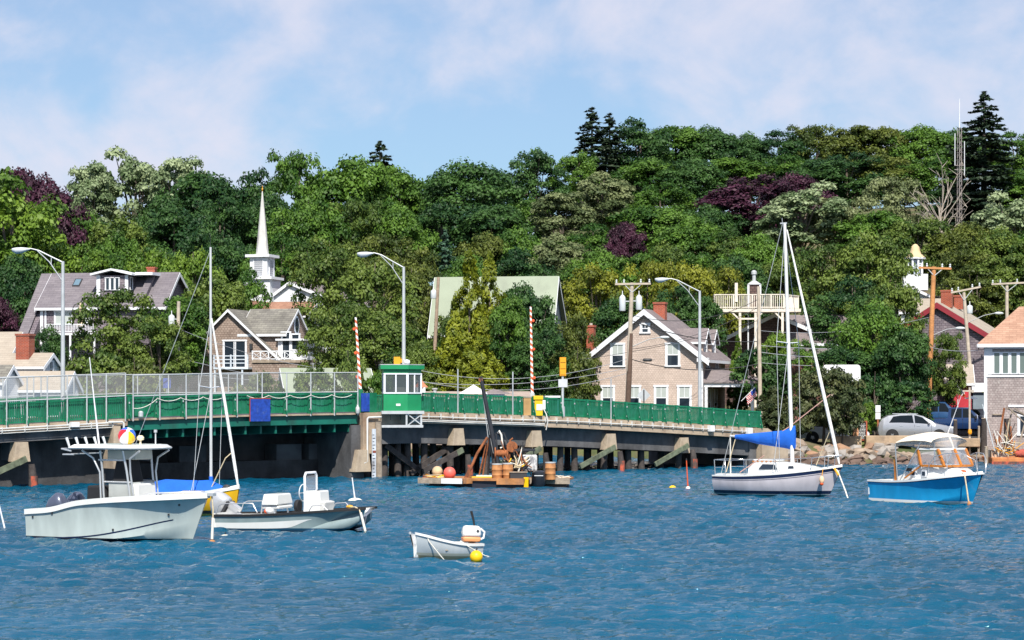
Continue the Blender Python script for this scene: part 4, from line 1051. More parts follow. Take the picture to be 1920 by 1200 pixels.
def win(parent, o, u, n, w, h, blind=0.5, bars=True, trim=0.12, name='window', glassm=None, tm=None):
    """sash window: trim frame, bars, glass and a half drawn blind; o is the middle of the opening on the wall face"""
    o, u, n = V(o), V(u).normalized(), V(n).normalized(); z = V((0, 0, 1))
    def slab(mb, a0, a1, b0, b1, c0, c1):
        vs = [o + u * a + z * b + n * c for c in (c0, c1) for b in (b0, b1) for a in (a0, a1)]
        mb.add(vs, [(0, 2, 3, 1), (4, 5, 7, 6), (0, 1, 5, 4), (2, 6, 7, 3), (0, 4, 6, 2), (1, 3, 7, 5)])
    W, H = w / 2, h / 2; m = MB()
    slab(m, -W - trim, -W, -H, H, 0, .06); slab(m, W, W + trim, -H, H, 0, .06)
    slab(m, -W - trim - .03, W + trim + .03, H, H + trim * 1.2, 0, .075); slab(m, -W - trim - .04, W + trim + .04, -H - trim * .8, -H, 0, .10)
    if bars: slab(m, -W, W, -.03, .03, .004, .045)
    for s in (-1, 1): slab(m, s * W - (.05 if s > 0 else 0), s * W + (0 if s > 0 else .05), -H, H, .004, .035)
    if bars: slab(m, -.016, .016, .03, H, .004, .04)
    f = m.build(name, tm or TRIM, parent)
    g = MB(); slab(g, -W, W, -H, H, .002, .012); g.build('pane', glassm or PANE, f)
    if blind > 0:
        g = MB(); slab(g, -W + .05, W - .05, H - 2 * H * blind, H, .013, .018); g.build('blind', BLIND, f)
    return f
def gable(parent, x0, x1, y0, y1, zb, ze, zr, axis, wallm, roofm, over=0.35, rake=0.35, th=0.12, trim=TRIM, ridge=None, ends=True, fascia=0.2):
    """gabled volume: walls, two roof slabs, rake and eave boards"""
    cx, cy = (x0 + x1) / 2, (y0 + y1) / 2
    if ridge is not None:
        if axis == 'y': cx = ridge
        else: cy = ridge
    m = MB()
    if axis == 'y':
        pl = [(x0, y0, zb), (x1, y0, zb), (x1, y0, ze), (cx, y0, zr - .02), (x0, y0, ze)]; m.prism(pl, (0, y1 - y0, 0))
    else:
        pl = [(x0, y0, zb), (x0, y0, ze), (x0, cy, zr - .02), (x0, y1, ze), (x0, y1, zb)]; m.prism(pl, (x1 - x0, 0, 0))
    m.build('wall', wallm, parent)
    r = MB(); t = MB()
    for s in (-1, 1):
        if axis == 'y':
            ex = x0 if s < 0 else x1; run = abs(cx - ex); sl = (zr - ze) / run; oe = ex + s * over; ozz = ze - sl * over
            a0, a1 = y0 - rake, y1 + rake
            poly = [V((cx, a0, zr)), V((oe, a0, ozz)), V((oe, a0, ozz + th)), V((cx, a0, zr + th))]; r.prism(poly, (0, a1 - a0, 0))
            if trim:
                for yy in ((a0 - .04, a1 + .01) if ends else (a0 - .04,)):
                    t.prism([V((cx, yy, zr + th - .03)), V((oe, yy, ozz + th - .03)), V((oe, yy, ozz - fascia)), V((cx, yy, zr - fascia))], (0, .035, 0))
                t.bb(oe + (0.003 if s > 0 else -.04), oe + (.04 if s > 0 else -.003), a0, a1, ozz - .08, ozz + th - .02)
        else:
            ey = y0 if s < 0 else y1; run = abs(cy - ey); sl = (zr - ze) / run; oe = ey + s * over; ozz = ze - sl * over
            a0, a1 = x0 - rake, x1 + rake
            poly = [V((a0, cy, zr)), V((a0, oe, ozz)), V((a0, oe, ozz + th)), V((a0, cy, zr + th))]; r.prism(poly, (a1 - a0, 0, 0))
            if trim:
                for xx in (a0 - .04, a1 + .005):
                    t.prism([V((xx, cy, zr + th - .03)), V((xx, oe, ozz + th - .03)), V((xx, oe, ozz - fascia)), V((xx, cy, zr - fascia))], (.035, 0, 0))
                t.bb(a0, a1, oe + (0.003 if s > 0 else -.04), oe + (.04 if s > 0 else -.003), ozz - .08, ozz + th - .02)
    ro = r.build('roof', roofm, parent)
    if trim: t.build('roof_trim', trim, parent)
    return ro
def chimney(parent, x, y, z0, z1, w=.7, dd=.6, m=None, cap=True):
    mb = MB(); mb.bb(x - w / 2, x + w / 2, y - dd / 2, y + dd / 2, z0, z1 - .12); mb.bb(x - w / 2 - .05, x + w / 2 + .05, y - dd / 2 - .05, y + dd / 2 + .05, z1 - .12, z1 + .02)
    c = mb.build('chimney', m or BRICK, parent)
    if cap: MB().lathe((x, y, z1 + .02), [(.12, 0), (.12, .16)], 8).build('flue', CONCH, c)
FR = ((1, 0, 0), (0, -1, 0)); RT = ((0, 1, 0), (1, 0, 0)); LF = ((0, -1, 0), (-1, 0, 0))

# 1 the shingled gable house behind the bridge
def main_house():
    d = 154.0; k = d / F; zb = 1.6
    h = empty('gable_house', (XP(1104, d), d, 0), R(-17)); tag(h, 'pinkish shingled two storey gable house with porch behind the bridge', 'house')
    W, D = 8.35, 8.2; ze, zr = ZP(668, d), ZP(584, d)
    gable(h, 0, W, 0, D, zb, ze, zr, 'y', SHING_PINK, ROOF_GREY, .55, .42, .14, fascia=.30)
    MB().bb(-.03, .2, -.03, 0.0, zb, ze - .35).bb(W - .2, W + .03, -.03, 0.0, zb, ze - .35).bb(-.03, 0, 0.0, .2, zb, ze - .35).bb(W, W + .03, 0.0, .2, zb, ze - .35).build('corner_boards', TRIM, h)
    for x in (-.1, W + .1): MB().bb(x - .42, x + .42, -.40, -.05, ze - .44, ze - .16).build('eave_return', TRIM, h)
    for x in (2.15, 6.2): win(h, (x, 0, ZP(667, d) + .03), *FR, .86, 1.5, .48)
    win(h, (W / 2, 0, ZP(617, d)), *FR, .5, .5, 0, trim=.13)
    for x in (1.42, 3.35, 5.35, 7.05): win(h, (x, 0, 4.05), *FR, .82, 1.55, .48)
    chimney(h, W / 2 + .5, 2.6, zr - .6, ZP(566, d), .85, .7, cap=False)
    chimney(h, -.42, 2.2, 5.0, ZP(606, d) - .1, .55, .55)
    # dormers on the right slope
    for y in (2.2, 5.2):
        xa, xb = W * .62, W - .25; zt = ze + 1.9; g = empty('dormer', (0, 0, 0)); g.parent = h
        gable(g, xa, xb, y - .85, y + .85, ze - .1, ze + 1.15, zt + .05, 'x', SHING_PINK, ROOF_GREY, .22, .22, .08, fascia=.12)
        win(g, (xb, y, ze + .62), *RT, .6, .85, 0)
    # right hand wing with shed roofed eave, then the porch round the corner
    pz, pe = ZP(692, d), ZP(719, d)
    r = MB(); x1 = W + 3.7
    r.add([(W, 1.2, pz), (W, 7.2, pz), (x1, 8.2, pe), (x1, .2, pe), (W, 1.2, pz + .1), (W, 7.2, pz + .1), (x1, 8.2, pe + .1), (x1, .2, pe + .1), (W, .2, pe), (W, .2, pe + .1), (W, 8.2, pe), (W, 8.2, pe + .1)],
          [(4, 7, 6, 5), (0, 1, 2, 3), (3, 2, 6, 7), (4, 9, 7), (0, 3, 8), (8, 3, 7, 9), (5, 6, 11), (1, 10, 2), (10, 11, 6, 2)])
    r.build('porch_roof', ROOF_GREY, h)
    MB().bb(W + .05, x1 - .12, .32, .44, pe - .26, pe - .004).bb(x1 - .24, x1 - .12, .44, 8.0, pe - .26, pe - .004).build('porch_beam', TRIM, h)
    for (x, y) in ((x1 - .18, .38), (x1 - .18, 2.6), (x1 - .18, 4.8), (x1 - .18, 7.2), (W + .2, .38)): MB().bb(x - .1, x + .1, y - .1, y + .1, zb, pe - .262).build('porch_post', TRIM, h)
    MB().bb(W + .05, x1, .3, 8, zb - .5, zb + .5).build('porch_floor', GREYWOOD, h)
    for y in (2.2, 4.6): win(h, (W, y, 3.7), *RT, 1.0, 1.7, 0)
    for y in (1.9, 5.0): win(h, (W, y, ze - 1.05), *RT, .7, 1.1, 0)
    for y0 in (1.0, 3.2): MB().bb(W + .01, W + .04, y0, y0 + .25, 2.2, pe - .3).build('door_casing', TRIM, h)
main_house()

def flag(px, py, d, label, px2, py2):
    e = empty('house_flag', PP(px, py, d)); tag(e, label, 'flag')
    b = PP(px2, py2, d) - PP(px, py, d)
    MB().tube([(0, 0, 0), b], .025, 6).build('staff', TRIM, e)
    m = bpy.data.materials.new('flag_stripes'); m.use_nodes = True; stripe_nodes(m, (.65, .03, .05), (.75, .75, .75), .16, 2, 0.9)
    t = V((0.12, 0, -.6)); a = b; mb = MB(); secs = []
    for i in range(7):
        q = i / 6; p = a.lerp(a * .35, q); secs.append([p + V((0, .06 * math.sin(q * 9), 0)), p + t + V((0, .08 * math.sin(q * 9 + 1), 0))])
    mb.loft(secs); f = mb.build('cloth', m, e)
    c = MB(); secs = [[p[0] + V((0, -.012, 0)), p[0].lerp(p[1], .5) + V((0, -.012, 0))] for p in secs[:4]]; c.loft(secs); c.build('canton', BLUEP, f)
flag(1390, 752, 150, 'striped flag on a slanted staff by the porch', 1416, 726)

# 2 grey gambrel-like house at left
def grey_house():
    d = 172.0; k = d / F
    h = empty('grey_house', (XP(76, d), d, 0), R(-9)); tag(h, 'large purple grey roofed house with dormer at left', 'house')
    W = 10.2; D = 8.4; zb = 2.5; ze, zr = ZP(574, d), ZP(511, d)
    gable(h, 0, W, 0, D, zb, ze, zr, 'x', SHING_PURP, ROOF_PURP, .35, .35, .14, ridge=3.4)
    # lower catslide part at the left
    r = MB(); r.prism([(-1.25, 3.4, zr), (-1.25, -1.9, ze - 2.6), (-1.25, -1.9, ze - 2.48), (-1.25, 3.4, zr + .12)], (.86, 0, 0)); r.build('catslide_roof', ROOF_PURP, h)
    MB().prism([(-1.0, 3.4, zr - .2), (-1.0, -1.6, ze - 2.5), (-1.0, -1.6, zb), (-1.0, 6, zb), (-1.0, 6, zr - 2)], (.98, 0, 0)).build('wall', SHING_PURP, h)
    MB().bb(-.02, .22, -.04, 0, zb, ze - .1).bb(.35, .5, -.04, 0, zb, ze - .1).build('corner_boards', TRIM, h)
    for x, w in ((1.55, .62), (2.3, .62)): win(h, (x, 0, ZP(596, d)), *FR, w, 1.0, 1.0, False, .08)
    win(h, (3.9, 0, ZP(594, d)), *FR, .7, .9, 0.9, False, .08)
    # big dormer
    g = empty('dormer', (0, 0, 0)); g.parent = h
    xa, xb = 4.55, 7.15; y0 = .55; zt = ZP(513, d)
    MB().bb(xa, xb, y0, 3.2, ze, zt - .15).build('wall', SHING_PURP, g)
    r = MB(); r.prism([(xa - .45, y0 - .4, zt - .18), ((xa + xb) / 2, y0 - .4, zt + .22), (xb + .45, y0 - .4, zt - .18), (xb + .45, y0 - .4, zt - .02), ((xa + xb) / 2, y0 - .4, zt + .38), (xa - .45, y0 - .4, zt - .02)], (0, 3.4, 0)); r.build('roof', TRIM, g)
    MB().bb(xb + .45, xb + 1.9, 1.0, 3.2, zt - .12, zt + .1).build('side_roof', TRIM, g)
    MB().bb(xa - .03, xa + .28, y0 - .03, y0, ze + .4, zt - .16).bb(xb - .24, xb + .03, y0 - .03, y0, ze + .4, zt - .16).build('corner_boards', TRIM, g)
    for x in (5.45, 5.85, 6.25): win(g, (x, y0, zt - .85), *FR, .34, .95, 0, False, .04)
    win(g, (xb, 1.3, zt - .8), *RT, .5, .9, 0, False, .08)
    # slanting cheek right of the dormer
    MB().prism([(8.2, 2.7, zr + .05), (8.2, .1, ze + .75), (8.2, .1, ze + .25), (8.2, 2.7, zr - .2)], (.55, 0, 0)).build('cheek_roof', ROOF_PURP, h)
    chimney(h, 8.1, 3.7, zr - .5, ZP(498, d), .65, .6, cap=False)
    s = MB(); sl = (zr - ze) / 3.4
    q = V((1.95, 1.9, ze + sl * 1.9 + .15)); up = V((0, 1, sl)).normalized(); u = V((1, 0, 0)); n = u.cross(up)
    s.add([q + u * a + up * b + n * c for c in (0, .08) for b in (0, 1.0) for a in (0, .62)], [(0, 2, 3, 1), (4, 5, 7, 6), (0, 1, 5, 4), (2, 6, 7, 3), (0, 4, 6, 2), (1, 3, 7, 5)])
    sk = s.build('skylight', DARK, h)
    MB().add([q + u * a + up * b + n * .085 for b in (.1, .9) for a in (.08, .54)], [(0, 1, 3, 2)]).build('pane', glass('skylight_glass', (.12, .2, .26)), sk)
    # balcony
    zt, z0 = ZP(609, d), ZP(626, d)
    b = MB(); b.bb(1.0, 5.2, -1.6, 0, z0 - .15, z0); b.build('balcony_floor', TRIM, h)
    b = MB(); b.bb(1.0, 5.2, -1.62, -1.56, zt - .06, zt); b.bb(1.0, 5.2, -1.62, -1.56, z0 + .08, z0 + .14)
    for i in range(33): x = 1.05 + i * .128; b.bb(x - .022, x + .022, -1.61, -1.57, z0 + .14, zt - .06)
    b.build('balcony_rail', TRIM, h)
    for x in (1.1, 3.1, 5.1): MB().bb(x - .07, x + .07, -1.6, -1.46, zb, z0 - .15).build('balcony_post', TRIM, h)
grey_house()
def parasol():
    d = 170.2; e = empty('patio_parasol', (XP(151, d), d, ZP(609, d) - .2)); tag(e, 'closed beige parasol on the balcony of the grey house', 'parasol')
    H = ZP(566, d) - ZP(609, d) + .2
    MB().tube([(0, 0, -.4), (0, 0, H)], .03, 6).build('pole', DARK, e)
    MB().lathe((0, 0, 0), [(.30, .05), (.22, .5), (.13, 1.0), (.09, 1.35), (.12, 1.5), (.03, H)], 9).build('canopy', mat('beige_canvas', (.66, .52, .36), .9), e, smooth=50)
    MB().tube([(-.05, 0, H - .05), (-.5, 0, H - .25), (-.75, 0, H * .55), (-.8, 0, 0)], .035, 6).build('arm', DARK, e, smooth=60)
parasol()

# 3 cream buildings at the far left
def left_sheds():
    d = 140.0; k = d / F
    h = empty('white_cottage', (XP(0, d), d, 0), R(-14)); tag(h, 'white clapboard cottage with tan roof at the left edge', 'house')
    ze, zr = ZP(686, d), ZP(664, d)
    gable(h, -2.5, 3.05, 0, 2.4, 1.0, ze, zr, 'x', CLAP, ROOF_TAN, .22, .18, .1)
    win(h, (3.05, 1.2, ZP(692, d)), *RT, .45, .9, 0)
    chimney(h, 1.35, .9, 5.0, ZP(626, d), .95, .8, cap=False)
    h2 = empty('tan_roof_wing', (XP(0, d - 2), d - 2.2, 0), R(-14)); tag(h2, 'low tan roofed building in front of the white cottage', 'building')
    gable(h2, -3, 4.6, 0, 2.0, .8, ZP(727, d), ZP(699, d), 'x', CLAP, ROOF_TAN, .25, .2, .1)
    h3 = empty('dark_roof_shed', (XP(-40, d - 3), d - 3.2, 0), R(-14)); tag(h3, 'small dark roofed shed at the left edge behind the fence', 'shed')
    gable(h3, -1.0, 2.3, -1.2, 1.2, .8, ZP(716, d), ZP(688, d), 'x', CLAP, ROOF_OLIVE, .2, .2, .1)
    h4 = empty('grey_roof_cottage', (XP(-60, d + 5), d + 5, 0), R(-14)); tag(h4, 'tan grey gabled roof behind the red chimney at left edge', 'house')
    gable(h4, -1, 3.15, 0, 3, 1.0, ZP(664, d + 5), ZP(624, d + 5), 'x', CLAP, ROOF_TAN, .2, .15, .1)
    MB().bb(1.55, 1.85, .5, .8, ZP(640, d), ZP(632, d)).build('roof_vent', TRIM, h4)
left_sheds()

# 4 shingled house with big dormer
def shingle_house():
    d = 162.0; k = d / F
    h = empty('shingled_house', (XP(424, d), d, 0), R(-14)); tag(h, 'brown shingled house with white deck and oval dormer window', 'house')
    zb = 1.8; ze, zr = ZP(668, d), ZP(582, d)
    gable(h, -3.4, 4.1, 0, 7, zb, ze, zr, 'y', SHING_BROWN, ROOF_OLIVE, .3, .3, .12, ridge=.25, fascia=.12)
    # sliding door and balcony
    win(h, (.25, 0, ZP(664, d)), *FR, .82, 1.95, 0, False, .1, 'sliding_door'); win(h, (1.17, 0, ZP(664, d)), *FR, .82, 1.95, 0, False, .1, 'sliding_door')
    BLT = mat('pale_blue_white_paint', (.62, .70, .80), .6)
    zf = ZP(689, d); b = MB(); b.bb(-.6, 2.2, -1.1, 0, zf - .14, zf); b.build('balcony_floor', BLT, h)
    b = MB()
    for q in (.28, .55, .82): b.bb(-.6, 2.2, -1.1, -1.05, zf + q, zf + q + .07)
    for x in (-.55, .8, 2.15): b.bb(x - .05, x + .05, -1.1, -1.0, zf, zf + .95)
    b.build('balcony_rail', BLT, h)
    for x in (-.5, 1.7): MB().bb(x - .06, x + .06, -1.05, -.93, 1.2, zf - .14).build('balcony_post', BLT, h)
    MB().bb(1.95, 2.15, -.2, 0, ZP(655, d), ZP(645, d)).build('wall_lamp', DARK, h)
    # cross dormer with its roof towards the viewer and oval window at the right end
    g = empty('dormer', (0, 0, 0)); g.parent = h
    xa, xb = 1.1, 4.6; za, zt = ZP(624, d), ZP(580, d)
    gable(g, xa, xb, .3, 5.3, ze - .3, za, zt, 'x', SHING_BROWN, ROOF_OLIVE, .3, .18, .12, fascia=.1)
    ov = MB(); pts = [(xb + .03, 2.8 + .55 * math.cos(a), za + .62 + .72 * math.sin(a)) for a in np.linspace(0, 2 * math.pi, 18, endpoint=False)]; ov.prism(pts, (.05, 0, 0)); w = ov.build('oval_window', BLT, g)
    pts = [(xb + .083, 2.8 + .42 * math.cos(a), za + .62 + .58 * math.sin(a)) for a in np.linspace(0, 2 * math.pi, 18, endpoint=False)]; MB().prism(pts, (.01, 0, 0)).build('pane', PANE, w)
    # glazed entry and deck right
    MB().bb(4.105, 6.0, .2, 4.5, zb, ze + 1.15).build('entry_wall', TRIM, h)
    MB().bb(4.0, 6.3, -.1, 4.7, ze + 1.16, ze + 1.3).build('entry_roof', TRIM, h)
    win(h, (4.75, .2, ZP(648, d)), *FR, .62, 1.9, 0, False, .08, 'door'); win(h, (5.5, .2, ZP(642, d)), *FR, .62, 1.1, 0, False, .08)
    zf = ZP(676, d); MB().bb(2.6, 7.2, -1.4, .2, zf - .2, zf).build('deck_floor', GREYWOOD, h)
    b = MB(); b.bb(2.6, 7.2, -1.4, -1.33, zf + .62, zf + .7); b.bb(2.6, 7.2, -1.4, -1.33, zf + .06, zf + .12)
    for i in range(8):
        x = 2.65 + i * .64; b.bb(x - .04, x + .04, -1.4, -1.32, zf, zf + .72)
        if i < 7: b.beam((x, -1.36, zf + .1), (x + .64, -1.36, zf + .62), .03); b.beam((x + .64, -1.36, zf + .1), (x, -1.36, zf + .62), .03)
    b.build('deck_rail', TRIM, h); MB().bb(2.6, 7.2, -1.3, -1.2, 1.2, zf - .2).build('deck_skirt', SHING_BROWN, h)
shingle_house()
def brown_house():
    d = 184.0; h = empty('brown_roofed_house', (XP(470, d), d, 0), R(-12)); tag(h, 'house with red brown roof behind the shingled house', 'house')
    gable(h, 0, 4.9, 0, 6, 3, ZP(592, d), ZP(566, d), 'x', CLAP, ROOF_BROWN, .3, .25, .12)
    g = empty('cross_gable', (0, 0, 0)); g.parent = h; gable(g, -.9, .9, -.8, 3, 3, ZP(590, d), ZP(565, d), 'y', SHING_PURP, ROOF_BROWN, .2, .2, .1)
brown_house()

# 5 church
def church():
    d = 206.0; k = d / F
    h = empty('church', (XP(484, d), d, 0), R(-16)); tag(h, 'white church with tall pointed steeple and louvred belfry', 'church')
    zb = 3.0; W1 = 41 * k / 2 * .9
    MB().bb(-1.35, 1.35, -.3, 2.4, zb, ZP(524, d)).build('tower_base', CLAP, h)
    MB().bb(-1.6, 1.6, -.55, 2.65, ZP(524, d) + .003, ZP(519, d)).build('cornice', TRIM, h)
    MB().bb(-W1 + .05, W1 - .05, .1, 2.0, ZP(519, d) + .003, ZP(482, d)).build('belfry', CLAP, h)
    MB().bb(-W1 - .3, W1 + .3, -.25, 2.35, ZP(482, d) + .003, ZP(477, d)).build('cornice', TRIM, h)
    SP = mat('spire_grey_white', (.60, .59, .57), .8, var=.1, vscale=1, dirt=(.45, .43, .41), dscale=1.2, dmin=.5, dmax=.75)
    zs, zt = ZP(477, d) + .003, ZP(357, d); n = 8
    MB().loft([[(r * math.cos(a + .39), 1.05 + r * math.sin(a + .39), z) for a in np.linspace(0, 2 * math.pi, n, endpoint=False)] for r, z in ((.62, zs), (.34, lerp(zs, zt, .5)), (.05, zt))], True, True, True).build('spire', SP, h)
    MB().tube([(0, 1.05, zt), (0, 1.05, zt + .55)], .03, 5).ball((0, 1.05, zt + .2), .09, 8).build('finial', AMBER, h)
    for (u, n_), o in ((FR, (0, .1, ZP(503, d))), (RT, (W1 - .05, 1.05, ZP(503, d)))):
        u, n_, o = V(u), V(n_), V(o); mb = MB()
        for i in range(8): c = o + V((0, 0, -.78 + i * .21)); mb.beam(c - u * .42 + n_ * .02, c + u * .42 + n_ * .02, .05, .13)
        mb.build('louvre', mat('louvre_grey', (.40, .41, .44), .7), h)
        f = MB()
        for s in (-1, 1): f.beam(o + u * .48 * s + n_ * .02 + V((0, 0, -.95)), o + u * .48 * s + n_ * .02 + V((0, 0, .95)), .09)
        f.build('louvre_frame', TRIM, h)
    gable(h, .2, 8.0, .8, 14, zb, ZP(568, d), ZP(530, d), 'y', CLAP, ROOF_GREY, .35, .3, .14, ridge=3.0)
church()

# 6 low pale roof by the bridge, 7 barn
def low_roof():
    d = 141.0; h = empty('pale_roof_shed', (XP(545, d), d, 0), R(14)); tag(h, 'low shed with pale grey green roof behind the lifting span', 'shed')
    gable(h, 0, 5.6, 0, 4.5, .9, ZP(738, d) - .5, ZP(692, d), 'x', CLAP, ROOF_GREENP, .3, .3, .12, fascia=.16, ridge=3.0)
low_roof()
def barn():
    d = 178.0; h = empty('green_roofed_barn', (XP(812, d), d, 0), R(-10)); tag(h, 'large barn with steep pale green roof behind the trees', 'barn')
    gable(h, 0, 9.9, 0, 7.2, 2.4, ZP(612, d), ZP(520, d), 'x', mat('dark_blue_grey_boards', (.16, .19, .23), .8, var=.2), ROOF_GREENP, .5, .35, .14, fascia=.22, ridge=2.3)
    win(h, (9.9, 2.0, ZP(600, d)), *RT, .8, 1.0, 0)
    win(h, (7.5, 0, ZP(640, d)), *FR, .9, 1.4, .4); win(h, (3.0, 0, ZP(640, d)), *FR, .9, 1.4, .4)
barn()

# 8 building with roof deck
def deck_house():
    d = 176.0; k = d / F
    h = empty('roof_deck_house', (XP(1340, d), d, 0), R(-4)); tag(h, 'dark shingled house carrying a cream roof deck on tall posts', 'house')
    zb = 2.6; x = lambda px: (px - 1340) * k
    gable(h, x(1345), x(1575), 2.6, 9.5, zb, ZP(640, d), ZP(588, d), 'y', SHING_DARK, ROOF_GREY, .4, .3, .14, ridge=x(1455), fascia=.22)
    gable(h, x(1490), x(1610), 1.6, 8, zb, ZP(640, d), ZP(590, d), 'x', SHING_BROWN, ROOF_GREY, .4, .3, .14)
    zf, zt = ZP(579, d), ZP(553, d)
    MB().bb(0, x(1500), -.4, 2.8, zf - .28, zf - .02).build('deck_floor', CREAM, h)
    for (a, b, c, e_) in ((0, x(1468), -.4, -.4), (x(1468), x(1500), -.4, 2.6), (0, .0, -.4, 2.6)):
        A, B = V((a, c, 0)), V((b, e_, 0)); m = MB()
        m.beam(A + V((0, 0, zt)), B + V((0, 0, zt)), .14, .08); m.beam(A + V((0, 0, zf + .1)), B + V((0, 0, zf + .1)), .07, .08)
        L = (B - A).length; n = int(L / .17)
        for i in range(n + 1): p = A.lerp(B, i / max(1, n)); m.beam(p + V((0, 0, zf)), p + V((0, 0, zt)), .06 if i % 9 else .13)
        m.build('deck_rail', CREAM, h)
    for px in (1345, 1387, 1416, 1466): MB().bb(x(px) - .1, x(px) + .1, -.35, -.15, zb, zf - .28).build('deck_post', CREAM, h)
    for (pa, ya, pb, yb) in ((1345, 600, 1358, 582), (1387, 600, 1370, 582), (1416, 600, 1430, 582), (1466, 600, 1450, 582)): MB().beam((x(pa), -.25, ZP(ya, d)), (x(pb), -.25, ZP(yb, d) - .1), .12).build('deck_brace', CREAM, h)
    MB().beam((x(1387), -.25, ZP(598, d)), (x(1416), -.25, ZP(598, d)), .14).build('cross_beam', CREAM, h)
    for px in (1380,): MB().bb(x(px) - .12, x(px) + .12, -.5, -.3, zt - .6, ZP(531, d)).build('tall_post', CREAM, h)
    c = MB(); c.bb(x(1403), x(1426), .6, 1.6, zf - .02, ZP(533, d)); co = c.build('chimney_house', SHING_DARK, h)
    MB().bb(x(1403) - .06, x(1403) + .1, .54, .64, zf, ZP(533, d)).bb(x(1426) - .1, x(1426) + .06, .54, .64, zf, ZP(533, d)).build('corner_boards', TRIM, co)
    cx = x(1414.5); MB().add([(cx - .6, .5, ZP(533, d)), (cx + .6, .5, ZP(533, d)), (cx + .6, 1.7, ZP(533, d)), (cx - .6, 1.7, ZP(533, d)), (cx - .2, .9, ZP(526, d)), (cx + .2, .9, ZP(526, d)), (cx + .2, 1.3, ZP(526, d)), (cx - .2, 1.3, ZP(526, d))], [(0, 1, 5, 4), (1, 2, 6, 5), (2, 3, 7, 6), (3, 0, 4, 7), (4, 5, 6, 7), (3, 2, 1, 0)]).build('cap', GALV, co)
    MB().lathe((cx, 1.1, ZP(526, d)), [(.16, 0), (.15, .55), (.24, .56), (.24, .78), (.1, .9)], 10).build('flue', GALV, co, smooth=40)
    # spiral stair
    m = MB(); cx = x(1403)
    for i in range(13): a = i * .5; m.beam((cx, .6, zb + 1.0 + i * .3), (cx + .62 * math.cos(a), .6 + .62 * math.sin(a), zb + 1.0 + i * .3), .2, .05)
    m.tube([(cx, .6, zb), (cx, .6, zf)], .06, 7); m.tube([(cx + .65 * math.cos(i * .5), .6 + .65 * math.sin(i * .5), zb + 1.8 + i * .3) for i in range(13)], .03, 5); m.build('spiral_stair', TRIM, h)
deck_house()

# 9 houses at right
def red_trim_house():
    d = 168.0; k = d / F
    h = empty('red_trimmed_house', (XP(1758, d), d, 0), R(-22)); tag(h, 'grey shingled house with dark red roof edge at right', 'house')
    gable(h, -4.2, 4.2, 0, 9, 2.0, ZP(632, d), ZP(570, d), 'y', SHING_PURP, ROOF_TAN, .4, .35, .14, trim=REDTRIM, fascia=.34)
    chimney(h, .3, 2.4, ZP(575, d), ZP(542, d), .85, .7, cap=False); chimney(h, .6, 6.0, ZP(575, d), ZP(548, d), .7, .6, cap=False)
    for x in (-1.8, 1.4): win(h, (x, 0, 5.4), *FR, .8, 1.3, .4)
red_trim_house()
def grey_back():
    d = 206.0; h = empty('grey_roofed_hall', (XP(1760, d), d, 0), R(-6)); tag(h, 'long grey roof behind the red trimmed house', 'building')
    gable(h, 0, 6.6, 0, 8, 4, ZP(590, d), ZP(533, d), 'x', CLAP, ROOF_GREY, .3, .3, .14)
    d = 196.0; h = empty('tan_flat_building', (XP(1700, d), d, 0), R(-6)); tag(h, 'building with tan grey roof left of the red trimmed house', 'building')
    gable(h, -.5, 3.6, 0, 6, 4, ZP(585, d), ZP(560, d), 'x', CLAP, ROOF_TAN, .3, .2, .14)
grey_back()
def cupola():
    d = 214.0; k = d / F; e = empty('town_hall', (XP(1716, d), d, 0), R(-8)); tag(e, 'white cupola with golden tan bell roof among the oaks', 'building')
    TANR = mat('golden_roof', (.60, .46, .27), .7, var=.1)
    MB().lathe((0, 0, ZP(483, d)), [(1.0, 0), (.9, .1), (.6, .35), (.46, .75), (.42, 1.05), (.2, 1.3), (.02, 1.38)], 12).build('bell_roof', TANR, e, smooth=50)
    MB().lathe((0, 0, ZP(483, d) - .15), [(1.02, 0), (1.02, .148)], 8).build('cornice', TRIM, e)
    for a in range(8): MB().bb(-.09, .09, -.09, .09, ZP(513, d), ZP(486, d)).build('column', TRIM, e, loc=(.72 * math.cos(a * .785 + .39), .72 * math.sin(a * .785 + .39), 0))
    MB().lathe((0, 0, ZP(513, d) - .1), [(.5, 0), (.5, 1.5)], 8).build('lantern_core', mat('lantern_blue_grey', (.45, .52, .6), .6), e)
    MB().bb(-1.2, 1.2, -1.2, 1.2, ZP(545, d), ZP(513, d) - .1).build('base', CLAP, e)
    gable(e, -4, 4, -2, 8, 5, ZP(580, d), ZP(545, d), 'y', CLAP, ROOF_GREY)
cupola()
